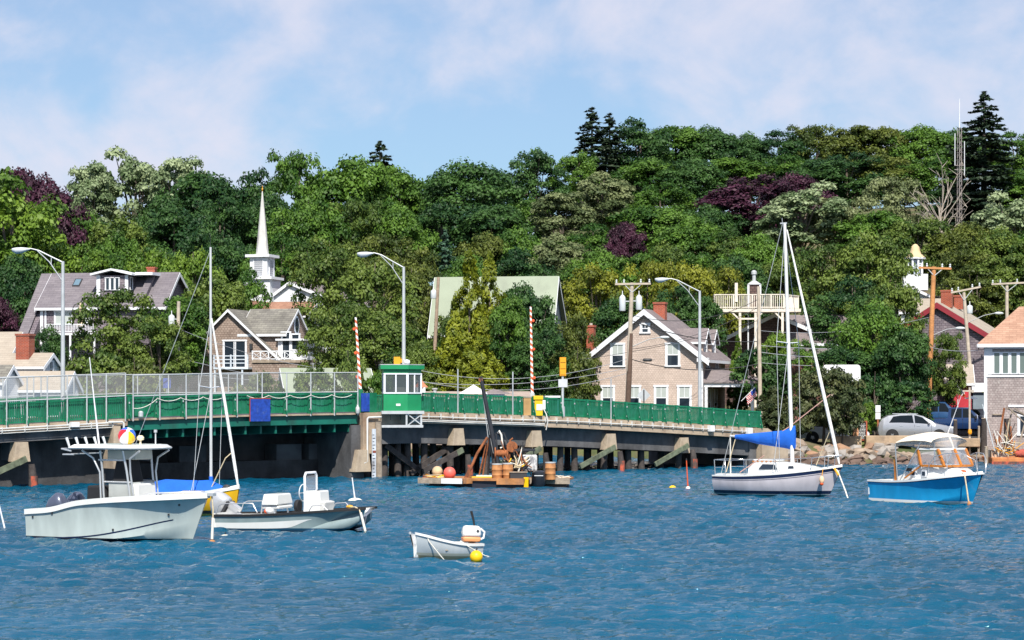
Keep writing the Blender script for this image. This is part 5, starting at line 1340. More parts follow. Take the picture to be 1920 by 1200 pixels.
def dock_house():
    d = 138.5; k = d / F
    h = empty('dock_house', (XP(1846, d), d, 0), R(-13)); tag(h, 'grey shingled dock house with salmon roof at right edge', 'house')
    zb = .35; ze, zr = ZP(645, d), ZP(572, d); W, D = 6.5, 6.0
    MB().bb(0, W, 0, D, zb, ze - .02).build('wall', SHING_GREY, h)
    r = MB(); o = .45; rx = 2.2
    r.add([(-o, -o, ze), (W + o, -o, ze), (W + o, D + o, ze), (-o, D + o, ze), (rx, D / 2, zr), (W + o, D / 2, zr)], [(0, 1, 5, 4), (1, 2, 5), (2, 3, 4, 5), (3, 0, 4), (3, 2, 1, 0)])
    r.build('roof', ROOF_SALMON, h)
    MB().bb(-o - .02, W + o, -o - .03, -o + .02, ze - .22, ze - .003).bb(-o - .03, -o + .02, -o - .03, D + o, ze - .22, ze - .003).bb(-o, W + o, -o, 0, ze - .06, ze - .004).build('fascia', TRIM, h)
    MB().bb(-.03, .17, -.035, 0, zb, ze - .24).bb(.17, 3.2, -.03, 0, ze - .32, ze - .07).bb(.17, .5, -.03, 0, ZP(702, d), ze - .32).bb(2.64, 3.2, -.028, 0, ZP(702, d) , ze - .33).build('white_boards', TRIM, h)
    gm = glass('dim_window_glass', (.13, .17, .16))
    for i in range(4): win(h, (.78 + i * .54, 0, ZP(681, d)), *FR, .43, 1.32, 0, False, .06, glassm=gm)
    MB().bb(.1, 3.2, -.07, -.03, ZP(707, d), ZP(703, d)).build('sill', TRIM, h)
    win(h, (2.45, 0, ZP(797, d)), *FR, .5, 1.15, 0, False, .12)
    MB().bb(1.5, 2.6, -.06, -.01, ZP(763, d), ZP(759, d)).build('flood_light_bar', TRIM, h)
    MB().bb(.5, 1.2, -.12, -.01, ZP(778, d), ZP(776, d)).build('shelf', GREYWOOD, h)
dock_house()
def small_sheds():
    d = 152.0; h = empty('red_brown_shed', (XP(1484, d), d, 0), R(-10)); tag(h, 'small red brown shed behind the tall sailboat mast', 'shed')
    gable(h, 0, 2.4, 0, 2.5, 1.8, ZP(672, d), ZP(655, d), 'x', mat('red_brown_boards', (.28, .13, .11), .8, var=.2), ROOF_GREY, .2, .2, .1, trim=None)
    h = empty('grey_low_house', (XP(1437, d + 3), d + 3, 0), R(-10)); tag(h, 'low grey roofed shed right of the porch', 'shed')
    gable(h, 0, 2.2, 0, 3, 1.8, ZP(730, d), ZP(712, d), 'x', SHING_PURP, ROOF_GREY, .2, .2, .1)
    d = 150.0; h = empty('red_shop', (XP(1778, d), d, 0), R(-8)); tag(h, 'small red shop with pale awning roof behind the trucks', 'shop')
    gable(h, 0, 1.6, 0, 3, 1.7, ZP(715, d), ZP(685, d), 'x', mat('red_boards', (.50, .03, .05), .7, var=.1), ROOF_TAN, .3, .2, .1)
    MB().bb(1.6, 2.6, -.3, 3, ZP(735, d), ZP(718, d)).build('awning', TRIM, h); MB().bb(1.7, 2.5, -.1, 2.5, 1.7, ZP(736, d)).build('shop_front', mat('blue_grey_boards', (.2, .25, .3), .7), h)
    d = 153.0; h = empty('grey_shop', (XP(1735, d), d, 0), R(-8)); tag(h, 'dark shop front with white fascia behind the pickup trucks', 'shop')
    MB().bb(0, 2.4, 0, 4, 1.7, ZP(735, d)).build('wall', SHING_PURP, h); MB().bb(-.1, 2.5, -.3, 0, ZP(765, d), ZP(757, d)).build('fascia', TRIM, h); MB().bb(.3, 2.0, -.03, -.003, 2.0, ZP(768, d)).build('shop_window', PANE, h)
    # behind the right approach
    d = 143.0; h = empty('brown_roof_pavilion', (XP(790, d), d, 0), R(4)); tag(h, 'long low brown roof just above the green railing', 'building')
    gable(h, 0, 7.2, 0, 5, .9, ZP(752, d), ZP(737, d), 'x', SHING_BROWN, mat('grey_brown_flat_roof', (.36, .29, .25), .9, var=.12), .3, .3, .12, trim=None)
    g = empty('roof_cupola', (0, 0, 0)); g.parent = h; z = ZP(737, d); cx = .0
    MB().bb(cx - .3, cx + .3, 1.0, 1.6, ZP(742, d), ZP(726, d)).build('lantern', TRIM, g)
    MB().lathe((cx, 1.3, ZP(726, d)), [(.5, 0), (.3, .2), (.12, .42), (.04, .62)], 4).build('cap', mat('terracotta', (.6, .2, .11), .7), g)
    MB().lathe((.95, 1.5, ZP(740, d)), [(.13, 0), (.13, .35), (.2, .36), (.2, .45)], 9).build('vent', GALV, h)
    d = 141.0; e = empty('white_tent', (XP(888, d), d, 0)); tag(e, 'white peaked tent top behind the green railing', 'tent')
    w, z0 = .95, ZP(738, d); MB().add([(-w, -w, z0), (w, -w, z0), (w, w, z0), (-w, w, z0), (0, 0, ZP(721, d))], [(0, 1, 4), (1, 2, 4), (2, 3, 4), (3, 0, 4), (3, 2, 1, 0)]).build('canopy', WHITE, e)
    for sx in (-1, 1):
        for sy in (-1, 1): MB().tube([(sx * w * .95, sy * w * .95, .8), (sx * w * .95, sy * w * .95, z0)], .03, 6).build('pole', GALV, e)
    e = empty('flat_canopy', (XP(925, d), d, 0)); tag(e, 'dark flat canopy with white edge behind the crane boom', 'canopy')
    MB().bb(-.7, .75, -.6, .6, ZP(743, d), ZP(739, d)).build('edge', WHITE, e); MB().add([(-.9, -.7, ZP(739, d) + .003), (1.4, -.7, ZP(739, d) + .003), (1.4, .7, ZP(739, d) + .003), (-.9, .7, ZP(739, d) + .003), (0, 0, ZP(729, d))], [(0, 1, 4), (1, 2, 4), (2, 3, 4), (3, 0, 4), (3, 2, 1, 0)]).build('roof', ROOF_GREY, e)
    for sx in (-.6, .65): MB().tube([(sx, 0, .8), (sx, 0, ZP(743, d))], .04, 6).build('pole', GALV, e)
small_sheds()

# ---------------------------------------------------------------- poles, wires, mast
POLEW = mat('pole_wood', (.36, .27, .20), .9, var=.25, vscale=3, bump=.4, bscale=10, dirt=(.20, .14, .11), dscale=1.5, dmin=.5, dmax=.7)
POLED = mat('dark_pole_wood', (.12, .075, .055), .9, var=.3, vscale=3, bump=.4, bscale=10)
POLEO = mat('orange_pole_wood', (.55, .25, .09), .85, var=.2, vscale=2.5, bump=.4, bscale=10, dirt=(.33, .15, .07), dscale=1.5, dmin=.5, dmax=.7)
POLEG = mat('pale_grey_pole_wood', (.48, .41, .33), .9, var=.2, vscale=3)
TRANS = mat('transformer_grey', (.58, .62, .64), .4, var=.06)
def upole(px, py, pxb, d, label, m=POLEW, arm=None, cans=(), r=.15, lower=None, light=None, zb=None):
    X = XP(pxb, d); z0 = ground_z(X, d) if zb is None else zb; e = empty('utility_pole', (X, d, z0)); tag(e, label, 'utility pole')
    h = ZP(py, d) - z0; dx = (px - pxb) * d / F; P = lambda t: V((dx * t, 0, h * t))
    MB().tube([P(-.05), P(.5), P(1)], [r * 1.1, r * .95, r * .8], 10).build('pole', m, e, smooth=60)
    if lower:
        t = (ZP(lower, d) - z0) / h; MB().tube([P(-.05) + V((.02, -.03, 0)), P(t * .6) + V((.05, -.04, 0)), P(t) + V((.06, -.05, 0))], [r * 1.25, r * 1.1, r * .8], 10).build('stub_pole', POLED, e, smooth=60)
    if arm:
        x0, x1, ya, yb = arm; A = V(((x0 - pxb) * d / F, -.14, ZP(ya, d) - z0)); B = V(((x1 - pxb) * d / F, -.14, ZP(yb, d) - z0))
        c = MB().beam(A, B, .10, .13).build('crossarm', m, e)
        b = MB(); mid = A.lerp(B, .5)
        for q in (.25, .75): b.beam(A.lerp(B, q), V((P(1).x, -.12, A.z - .55)), .03, .05)
        b.build('arm_brace', GALV, e)
        for q in (.04, .25, .72, .96):
            p = A.lerp(B, q); MB().lathe((p.x, p.y, p.z + .065), [(.05, 0), (.075, .06), (.04, .12), (.07, .17), (.03, .26)], 8).build('insulator', TRANS, e, smooth=40)
    for (cx, ct, cb) in cans:
        x = (cx - pxb) * d / F; za, zt = ZP(cb, d) - z0, ZP(ct, d) - z0
        o = MB().lathe((x, -.05, za), [(.20, 0), (.22, .05), (.22, (zt - za) * .8), (.20, (zt - za) * .86), (.08, zt - za)], 12).build('transformer', TRANS, e, smooth=40)
        MB().tube([(x, -.05, zt), (x, -.05, zt + .28)], .03, 6).build('bushing', TRIM, o)
        MB().beam((x, -.05, lerp(za, zt, .6)), (P((lerp(za, zt, .6)) / h).x, 0, lerp(za, zt, .6)), .06, .08).build('bracket', GALV, e)
    if light:
        lx, ly, by = light; A = P((ZP(by, d) - z0) / h); B = V(((lx - pxb) * d / F, -.4, ZP(ly, d) - z0))
        MB().tube([A, A.lerp(B, .6) + V((0, 0, .12)), B], .03, 6).build('lamp_arm', GALV, e, smooth=60)
        MB().ball(B + V((.18 if lx > px else -.18, 0, -.03)), .22, 10, (1.6, .7, .5)).build('lamp_head', TRANS, e, smooth=60)
    return e
upole(335, 565, 331, 148, 'wooden pole with one grey transformer at left', cans=((322, 590, 611),), zb=1.2, m=POLEG)
upole(822, 520, 808, 160, 'wooden pole with transformer before the green barn roof', cans=((813, 543, 560),), m=POLEW)
upole(1185, 530, 1174, 146, 'leaning pole with crossarm and two transformers before the gable house', m=POLEG, arm=(1153, 1220, 533, 532), cans=((1167, 553, 583), (1198, 553, 581)), lower=625, light=(1240, 632, 652), r=.17)
upole(1422, 537, 1426, 148, 'bare grey pole in front of the roof deck', m=POLEG, r=.14)
upole(1751, 500, 1738, 144, 'tall orange brown pole with crossarm at right', m=POLEO, arm=(1722, 1783, 502, 504), r=.19, light=(1793, 615, 630))
upole(1807, 548, 1828, 158, 'leaning grey pole with crossarm before the red trimmed house', m=POLEG, arm=(1782, 1838, 549, 538), cans=((1818, 572, 588),), r=.15, light=(1866, 587, 606))
upole(1888, 532, 1888, 162, 'pole with crossarm behind the salmon roof', m=POLEG, arm=(1858, 1925, 533, 530), r=.15)
def wire(a, b, sag, label, r=.017, m=None):
    A, B = PP(*a), PP(*b); pts = [A.lerp(B, t) - V((0, 0, sag * 4 * t * (1 - t))) for t in np.linspace(0, 1, 15)]
    o = MB().tube(pts, r, 4).build('overhead_wire', m or DARK, None); tag(o, label, 'wire', 'overhead wires'); return o
GW = mat('grey_cable', (.34, .36, .40), .6, var=0)
wire((331, 615, 148), (806, 694, 158), 1.2, 'overhead wire from the left transformer pole passing the shingled house', m=GW)
wire((331, 670, 148), (806, 720, 158), .8, 'lower overhead wire from the left transformer pole', m=GW)
wire((331, 695, 148), (700, 700, 146), .6, 'lowest overhead wire behind the pipe fence', m=GW)
wire((775, 692, 146), (1180, 672, 146), 1.0, 'grey overhead wire behind the booth towards the gable house', m=GW)
wire((775, 715, 146), (1176, 690, 146), .6, 'lower grey overhead wire behind the booth', m=GW)
wire((780, 713, 146), (1176, 700, 146), .9, 'lowest grey overhead wire behind the cedars', m=GW)
wire((1182, 590, 146), (1424, 560, 148), .9, 'upper dark wire from the leaning pole to the grey pole', .02)
wire((1182, 600, 146), (1424, 640, 148), .5, 'heavy dark cable across the front of the gable house', .03)
wire((1180, 655, 146), (1424, 575, 148), .5, 'dark wire rising from leaning pole to grey pole')
wire((1088, 674, 148), (1424, 600, 148), .3, 'thin dark wire crossing the gable house front')
wire((1178, 672, 146), (1424, 682, 148), .6, 'heavy lower cable sagging past the upper windows', .03)
wire((1424, 660, 148), (1740, 652, 144), .5, 'upper pale wire across the big maple', .02, GW)
wire((1424, 648, 148), (1740, 650, 144), .2, 'second pale wire across the big maple', .02, GW)
wire((1424, 680, 148), (1740, 668, 144), .4, 'lower pale wire across the big maple', .017, GW)
wire((1740, 650, 144), (1846, 655, 139), .2, 'pale wire from the orange pole to the dock house', .02, GW)
wire((1424, 620, 148), (1742, 595, 144), .5, 'thin wire from the grey pole to the orange pole', .014, GW)
MBc = empty('splice_case', PP(1214, 675, 145.9)); tag(MBc, 'black splice case hanging on the cable before the gable house', 'cable box')
MB().tube([(-.32, 0, 0), (-.25, 0, 0), (.25, 0, 0), (.32, 0, 0)], [.05, .11, .11, .05], 10).build('case', DARK, MBc, smooth=40)
MB().tube([(-.5, 0, .01), (.5, 0, .01)], .025, 6).build('strand', DARK, MBc)
def mast():
    d = 236.0; X = XP(1799, d); z0 = ground_z(X, d); e = empty('lattice_mast', (X, d, z0)); tag(e, 'tall slender lattice radio mast among the trees', 'mast')
    h = ZP(240, d) - z0; MT = mat('mast_steel', (.33, .29, .28), .6, .2); r = .32
    legs = [(r * math.cos(a), r * math.sin(a)) for a in (0.3, 2.4, 4.5)]
    for x, y in legs: MB().tube([(x, y, -.5), (x * .8, y * .8, h)], .035, 5).build('leg', MT, e)
    m = MB(); n = int(h / .8)
    for i in range(n):
        for j in range(3):
            a, b = legs[j], legs[(j + 1) % 3]; m.beam((*a, i * .8), (*b, (i + 1) * .8), .035); m.beam((*a, i * .8), (*b, i * .8), .03)
    m.build('lattice', MT, e)
    MB().tube([(0, 0, h), (0, 0, ZP(185, d) - z0)], [.06, .03], 6).build('antenna', TRIM, e)
    for x, a, b in ((.55, 265, 330), (-.5, 250, 310), (.6, 455, 530), (-.55, 455, 525)): MB().tube([(x, 0, ZP(b, d) - z0), (x, 0, ZP(a, d) - z0)], .045, 6).build('whip_antenna', TRIM, e)
    m = MB()
    for y in (310, 318, 392, 455): z = ZP(y, d) - z0; m.beam((-.55, 0, z), (.62, 0, z), .06)
    m.build('bracket', MT, e)
mast()
def board():
    d = 139.0; k = d / F; e = empty('white_board', (XP(1578, d), d, ground_z(XP(1578, d), d)), R(-10)); tag(e, 'blank white rounded board behind the bush', 'board')
    z0 = e.location.z; w = 35 * k; zb, zt = ZP(716, d) - z0, ZP(684, d) - z0; pts = []
    for cx, cz, a0 in ((w - .2, zt - .2, 0), (-w + .2, zt - .2, 90), (-w + .2, zb + .2 + .25, 180), (w - .2, zb + .2, 270)):
        for a in (0, 30, 60, 90): pts.append((cx + .2 * math.cos(R(a0 + a)), 0, cz + .2 * math.sin(R(a0 + a))))
    MB().prism(pts, (0, .14, 0)).build('panel', WHITE, e, bevel=.03)
    for x in (-.6, .6): MB().bb(x - .07, x + .07, .145, .28, -.3, zt - .3).build('post', GREYWOOD, e)
board()
# ---------------------------------------------------------------- shore: rocks, walls, wharf, cars
ROCKM = [mat('granite_tan', (.31, .24, .18), .9, var=.3, vscale=1.5, bump=.6, bscale=6, dirt=(.22, .17, .13), dscale=1.2, dmin=.5, dmax=.7),
         mat('granite_grey', (.29, .265, .24), .9, var=.3, vscale=1.5, bump=.6, bscale=6, dirt=(.20, .18, .16), dscale=1.2, dmin=.5, dmax=.7),
         mat('granite_rust', (.31, .185, .115), .9, var=.3, vscale=1.5, bump=.6, bscale=6, dirt=(.24, .15, .10), dscale=1.2, dmin=.5, dmax=.7),
         mat('granite_wet', (.13, .085, .065), .7, var=.3, vscale=2, bump=.6, bscale=6)]
def rock_mesh(seed, m):
    import bmesh
    rng = random.Random(seed); bm = bmesh.new()
    for i in range(15):
        v = V((rng.gauss(0, 1), rng.gauss(0, 1), rng.gauss(0, 1))).normalized(); v = V((v.x * .62, v.y * .5, v.z * .42)) * rng.uniform(.8, 1.1); bm.verts.new(v)
    r = bmesh.ops.convex_hull(bm, input=bm.verts)
    junk = [g for g in r['geom_interior'] if isinstance(g, bmesh.types.BMVert)]
    if junk: bmesh.ops.delete(bm, geom=junk, context='VERTS')
    me = bpy.data.meshes.new('rock'); bm.to_mesh(me); bm.free(); me.materials.append(m); return me
ROCKS = [[rock_mesh(100 + 10 * j + i, m) for i in range(6)] for j, m in enumerate(ROCKM)]
def riprap():
    rng = random.Random(77)
    root = empty('riprap_bank', (0, 0, 0)); structure(root)
    n = 0
    for px0, px1, cnt in ((1350, 1920, 290), (745, 905, 34)):
        for i in range(cnt):
            px = lerp(px0, px1, (i + rng.random()) / cnt)
            X = XP(px, 132 if px > 1300 else 146); s = shore(X); t = rng.random()
            Y = s - .6 + t * 3.6; z = ground_z(X, Y)
            if px > 1690 and t > .6: continue
            k = 3 if (z < .28) else rng.choice([0, 0, 1, 1, 1, 2])
            sz = rng.uniform(.45, 1.2) if px > 1300 else rng.uniform(.4, .8)
            share('rock', ROCKS[k][rng.randrange(6)], root, (X, Y, z + .08), (rng.uniform(-.5, .5), rng.uniform(-.5, .5), rng.uniform(0, 6.3)), (sz * 1.15, sz, sz * .85)); n += 1
riprap()
STONE = mat('seawall_block', (.40, .29, .19), .9, var=.25, vscale=1.5, bump=.5, bscale=8, dirt=(.17, .13, .10), dscale=.9, dmin=.48, dmax=.68)
def block(px0, px1, py0, py1, d, label):
    k = d / F; e = empty('seawall_block', (XP(px0, d), d, ZP(py1, d))); tag(e, label, 'stone block')
    MB().bb(0, (px1 - px0) * k, 0, .8, 0, ZP(py0, d) - ZP(py1, d)).build('block', STONE, e, bevel=.05)
block(1560, 1616, 818, 838, 133.2, 'dark left seawall block below the bush')
block(1624, 1712, 817, 836, 133.0, 'long tan seawall block below the silver car')
block(1714, 1838, 822, 838, 133.4, 'seawall block hidden behind the canopy of the blue boat')
# parking area
mb = MB(); mb.add([(XP(1610, 137), 134.5, 1.2), (XP(1830, 137), 134.5, 1.2), (XP(1840, 150), 151, 2.15), (XP(1600, 150), 151, 2.15)], [(0, 1, 2, 3)]); structure(mb.build('parking_area', ASPHALT))
mb = MB(); mb.add([(XP(1610, 134), 133.6, 1.12), (XP(1720, 134), 133.6, 1.12), (XP(1720, 135), 136, 1.295), (XP(1610, 135), 136, 1.295)], [(0, 1, 2, 3)]); structure(mb.build('grass_verge', mat('verge_grass', (.14, .17, .035), .95, var=.3, vscale=5, bump=.8, bscale=30)))
# wharf
def wharf():
    d = 134.8; e = empty('timber_wharf', (XP(1835, d), d, 0)); tag(e, 'old timber wharf under the dock house', 'wharf')
    for i in range(12): x = -1.2 + i * .42; MB().bb(x, x + .40, -1.2, 4.2, .42, .50).build('plank', GREYWOOD, e)
    for x in (-1.0, .4, 1.8, 3.2): share('pile', pile, e, (x, -1.0, -1.6), (0, 0, 0), (1, 1, .95))
    MB().bb(-1.2, 3.9, -1.28, -1.2, .15, .48).build('fascia_beam', GREYWOOD, e)
wharf()
def mooring_post(px, py, d, r, label, m=None):
    e = empty('mooring_pile', (XP(px, d), d, -1.0)); tag(e, label, 'pile')
    h = ZP(py, d) + 1; MB().tube([(0, 0, 0), (0, 0, h * .6), (.02, 0, h)], [r * 1.1, r, r * .85], 9).build('shaft', m or TIMBER, e, smooth=50)
    MB().tube([(0, 0, h), (0, 0, h + .05)], [r * .87, r * .7], 9).build('cap', GREYWOOD, e)
mooring_post(1791, 788, 134, .14, 'short dark mooring pile in front of the blue truck')
mooring_post(1845, 785, 134, .2, 'thick dark mooring pile at the dock house corner')
mooring_post(1835, 800, 133.6, .08, 'thin grey stake beside the thick pile', GREYWOOD)
mooring_post(1849, 838, 131, .13, 'short wooden pile at the wharf edge', GREYWOOD)
e = empty('lamp_pole', (XP(1818, 134), 134, 0)); tag(e, 'thin wooden pole with crosspiece before the blue truck', 'pole')
MB().tube([(0, 0, 0), (0, 0, ZP(726, 134))], .07, 7).build('shaft', POLEG, e, smooth=60); MB().beam((-.45, 0, ZP(733, 134)), (.25, 0, ZP(733, 134)), .08, .1).build('crosspiece', POLEG, e); MB().lathe((0, -.1, ZP(814, 134)), [(.10, 0), (.13, .1), (.10, .3)], 8).build('life_ring', AMBER, e)
e = empty('parking_sign', (XP(1646, 137), 137, 1.3)); tag(e, 'narrow two panel sign on a rusty post left of the silver car', 'sign')
MB().bb(-.05, .05, -.03, .03, 0, ZP(757, 137) - 1.4).build('post', RUST, e)
for a, b in ((757, 770), (771, 783)): MB().bb(-.16, .16, -.05, -.035, ZP(b, 137) - 1.4, ZP(a, 137) - 1.4).build('panel', WHITE, e)
e = empty('sandwich_board', (XP(1616, 135.5), 135.5, 1.22), R(-8)); tag(e, 'red framed sandwich board with black chalk panel', 'sign')
h = ZP(789, 135.5) - 1.22; RB = mat('red_brown_wood', (.32, .07, .03), .7, var=.2)
for s in (-1, 1): MB().beam((s * .3, -.15, 0), (s * .3, .05, h), .08).build('frame_side', RB, e); MB().beam((s * .3, .35, 0), (s * .3, .08, h), .06).build('leg', RB, e)
MB().beam((-.3, .04, h - .04), (.3, .04, h - .04), .08).build('frame_top', RB, e); MB().beam((-.3, -.12, .18), (.3, -.12, .18), .08).build('frame_bottom', RB, e)
MB().add([(-.26, -.12, .2), (.26, -.12, .2), (.26, .03, h - .08), (-.26, .03, h - .08)], [(0, 1, 2, 3)]).build('chalk_panel', BLACK, e)
rg = random.Random(2); mb = MB()
for i in range(11):
    z = .28 + i * .09; y = -.125 + (z - .2) / (h - .28) * .15; x = -.22
    while x < .18: w = rg.uniform(.04, .13); mb.bb(x, min(.22, x + w), y - .012, y - .006, z, z + .035); x += w + .03
mb.build('chalk_writing', WHITE, e)
e = empty('beach_flag', (XP(1603, 135.2), 135.2, 1.15)); tag(e, 'orange and white object beside the sandwich board', 'flag')
MB().tube([(0, 0, 0), (0, 0, 1.55)], .02, 5).build('staff', TRIM, e); MB().lathe((.05, 0, .3), [(.10, 0), (.2, .35), (.16, .9), (.03, 1.2)], 8).build('cloth', mat('peach_cloth', (.75, .38, .2), .8), e, smooth=40)

def vehicle(name, loc, rz, label, st, paint, wheels, L, H, windows, shield, cat='car', extra=None, tr=.34):
    """st: stations x, floor z, belt z, roof z, half width at belt, half width at roof"""
    st = [tuple(interp(x, [a[0] for a in st], [a[i] for a in st]) for i in range(6)) for x in sorted(set([a[0] for a in st] + list(np.linspace(st[0][0], st[-1][0], 40))))]
    e = empty(name, loc, rz); tag(e, label, cat); secs = []
    for (x, zf, zb, zr, wb, wr) in st:
        secs.append([(x, -wb * .93, zf), (x, -wb, lerp(zf, zb, .35)), (x, -wb, lerp(zf, zb, .7)), (x, -wb * .965, zb), (x, -wr, lerp(zb, zr, .93)), (x, -wr * .8, zr),
                     (x, wr * .8, zr), (x, wr, lerp(zb, zr, .93)), (x, wb * .965, zb), (x, wb, lerp(zf, zb, .7)), (x, wb, lerp(zf, zb, .35)), (x, wb * .93, zf)])
    MB().loft(secs, True, True, True).build('body', paint, e, smooth=38)
    CG = glass('car_glass', (.008, .012, .016), .04); CG.node_tree.nodes['Principled BSDF'].inputs['Specular IOR Level'].default_value = .25; TY = mat('tyre_rubber', (.02, .02, .022), .85); RIM = mat('alloy_rim', (.30, .29, .29), .35, .6)
    wmax = max(a[4] for a in st)
    for s in (-1, 1):
        for poly in windows:
            (xa, ta), (xb, tb), (xc, tc_), (xd, td) = poly; secs = []
            for u in np.linspace(0, 1, 10):
                col_ = []
                for v in np.linspace(0, 1, 5):
                    x = lerp(lerp(xa, xd, u), lerp(xb, xc, u), v); t = lerp(lerp(ta, td, u), lerp(tb, tc_, u), v)
                    q = [interp(x, [a[0] for a in st], [a[i] for a in st]) for i in range(6)]
                    col_.append((x, s * (lerp(q[4] * .965, q[5], t) + .014), lerp(q[2], lerp(q[2], q[3], .93), t)))
                secs.append(col_)
            MB().loft(secs).build('side_window', CG, e)
        for wx in wheels:
            ax = V((wx, s * (wmax - .13), tr))
            MB().lathe((wx, s * (wmax - .10), tr), [(tr + .07, -.02), (tr + .07, .108)], 20, axis=(0, s, 0)).build('wheel_arch', BLACK, e)
            w = MB().lathe(ax, [(tr * .62, -.1), (tr * .94, -.1), (tr, -.04), (tr, .10), (tr * .92, .158), (tr * .68, .158)], 20, axis=(0, s, 0)).build('wheel', TY, e, smooth=40)
            m = MB().lathe(ax, [(tr * .66, .10), (tr * .66, .15), (.05, .165)], 14, axis=(0, s, 0)); m.build('rim', RIM, w, smooth=20)
            m = MB()
            for a in range(5): c = V((math.cos(a * 1.257 + .3), 0, math.sin(a * 1.257 + .3))); m.box(ax + c * tr * .4 + V((0, s * .162, 0)), (.09, .012, .09), Matrix.Rotation(a * 1.257, 3, 'Y'))
            m.build('spoke_gap', BLACK, w)
    for poly in shield:
        MB().add(poly, [(0, 1, 2, 3)]).build('windscreen', CG, e)
    if extra: extra(e)
    return e
SILVER = mat('silver_car_paint', (.40, .41, .44), .28, .45, var=.02, coat=.6)
NAVY = mat('navy_truck_paint', (.006, .03, .11), .25, .1, var=.05, coat=.6)
CARW = mat('white_car_paint', (.74, .74, .74), .3, var=.03, coat=.5)
def suv_extra(e):
    for s in (-1, 1):
        MB().ball((2.28, s * .68, .80), .16, 10, (1.3, .6, .7)).build('headlight', glass('headlamp_glass', (.5, .52, .55), .1), e, smooth=60)
        MB().ball((-2.24, s * .76, .98), .16, 10, (1.0, .55, .6)).build('tail_light', mat('tail_red', (.16, .01, .03), .3), e, smooth=60)
        MB().ball((.78, s * 1.03, 1.12), .12, 10, (.7, .9, .7)).build('mirror', SILVER, e, smooth=60)
        for x in (-.95, .12): MB().box((x, s * .965, .95), (.2, .03, .04)).build('door_handle', ALU, e)
        for x in (-1.02 + .0, .0): pass
        m = MB(); 
        for x in (-.12, .95): m.box((x, s * .957, .72), (.014, .02, .62))
        m.build('door_seam', DARK, e)
        MB().bb(-1.4, .1, s * .66 - .02, s * .66 + .02, 1.695, 1.73).build('roof_rail', ALU, e)
    MB().bb(2.20, 2.42, -.6, .6, .42, .58).build('grille', BLACK, e)
    MB().bb(-2.40, -2.1, -.7, .7, .30, .42).build('rear_valance', mat('dark_plum', (.10, .02, .03), .5), e)
suv = [(-2.40, .42, .80, .86, .78, .70), (-2.34, .34, .98, 1.08, .88, .76), (-2.1, .30, 1.06, 1.42, .95, .78), (-1.75, .28, 1.09, 1.62, .97, .80), (-1.0, .28, 1.10, 1.70, .97, .81), (.0, .28, 1.07, 1.69, .97, .81), (.45, .28, 1.05, 1.58, .97, .81), (1.25, .28, 1.02, 1.10, .96, .82), (1.9, .30, .92, .98, .93, .72), (2.28, .34, .76, .82, .84, .62), (2.42, .42, .60, .64, .70, .5)]
vehicle('silver_suv', (XP(1716, 136.8), 136.8, 1.335), R(-6), 'silver sport utility car parked side on above the seawall', suv, SILVER, (-1.52, 1.42), 4.8, 1.7,
        [[(-1.72, .12), (-1.45, .86), (-.25, .96), (-.17, .10)], [(-.08, .10), (-.13, .95), (.38, .86), (1.02, .10)]],
        [[(1.22, -.70, 1.13), (1.22, .70, 1.13), (.50, .68, 1.58), (.50, -.68, 1.58)]], extra=suv_extra)
truck = [(-2.75, .55, 1.02, 1.05, .92, .88), (-2.7, .48, 1.08, 1.12, .96, .92), (-.62, .46, 1.10, 1.14, .97, .93), (-.55, .46, 1.12, 1.78, .97, .82), (-.3, .46, 1.12, 1.86, .97, .82), (.75, .46, 1.12, 1.85, .97, .82), (1.5, .46, 1.10, 1.20, .97, .84), (2.5, .5, 1.02, 1.10, .94, .8), (2.8, .55, .92, .98, .86, .74)]
def truck_extra(e):
    MB().bb(-2.5, -.75, -.78, .78, 1.142, 1.15).build('bed_floor', BLACK, e)
    for s in (-1, 1):
        MB().ball((2.72, s * .7, .86), .13, 8, (.6, .9, .9)).build('headlight', glass('headlamp_glass', (.5, .52, .55), .1), e); MB().box((1.2, s * 1.06, 1.22), (.12, .2, .2)).build('mirror', BLACK, e)
        m = MB(); m.box((.35, s * .976, .82), (.014, .012, .66)); m.build('door_seam', BLACK, e)
    MB().bb(2.78, 2.86, -.75, .75, .52, .64).build('bumper', ALU, e)
tw = [[(-.42, .10), (-.38, .92), (.28, .96), (.28, .10)], [(.36, .10), (.36, .96), (.78, .92), (1.28, .10)]]
ts = [[(1.46, -.70, 1.215), (1.46, .70, 1.215), (.82, .64, 1.81), (.82, -.64, 1.81)]]
vehicle('pickup_truck', (XP(1795, 141), 141, 1.58), R(-12), 'dark blue pickup truck parked right behind the silver car', truck, NAVY, (-1.75, 1.78), 5.6, 1.85, tw, ts, 'pickup truck', truck_extra, .37)
def rack(e):
    truck_extra(e); m = MB()
    for x in (-2.3, -.8): 
        for s in (-1, 1): m.beam((x, s * .85, 1.1), (x, s * .85, 1.98), .05)
        m.beam((x, -.85, 1.98), (x, .85, 1.98), .05)
    for s in (-1, 1): m.beam((-2.3, s * .85, 1.98), (-.8, s * .85, 1.98), .05)
    m.build('ladder_rack', ALU, e)
vehicle('pickup_truck', (XP(1752, 147), 147, 1.925), R(-14), 'blue pickup truck with a ladder rack behind the silver car', truck, mat('mid_blue_truck_paint', (.02, .075, .20), .3, var=.05, coat=.5), (-1.75, 1.78), 5.6, 1.85, tw, ts, 'pickup truck', rack, .37)
sed = [(-2.2, .4, .8, .84, .75, .65), (-2.1, .3, .95, 1.0, .86, .74), (-1.5, .25, .98, 1.12, .9, .66), (-.9, .25, .99, 1.42, .9, .6), (.3, .25, .97, 1.43, .9, .6), (1.1, .25, .94, 1.0, .9, .72), (2.0, .3, .8, .86, .84, .62), (2.25, .4, .6, .66, .7, .5)]
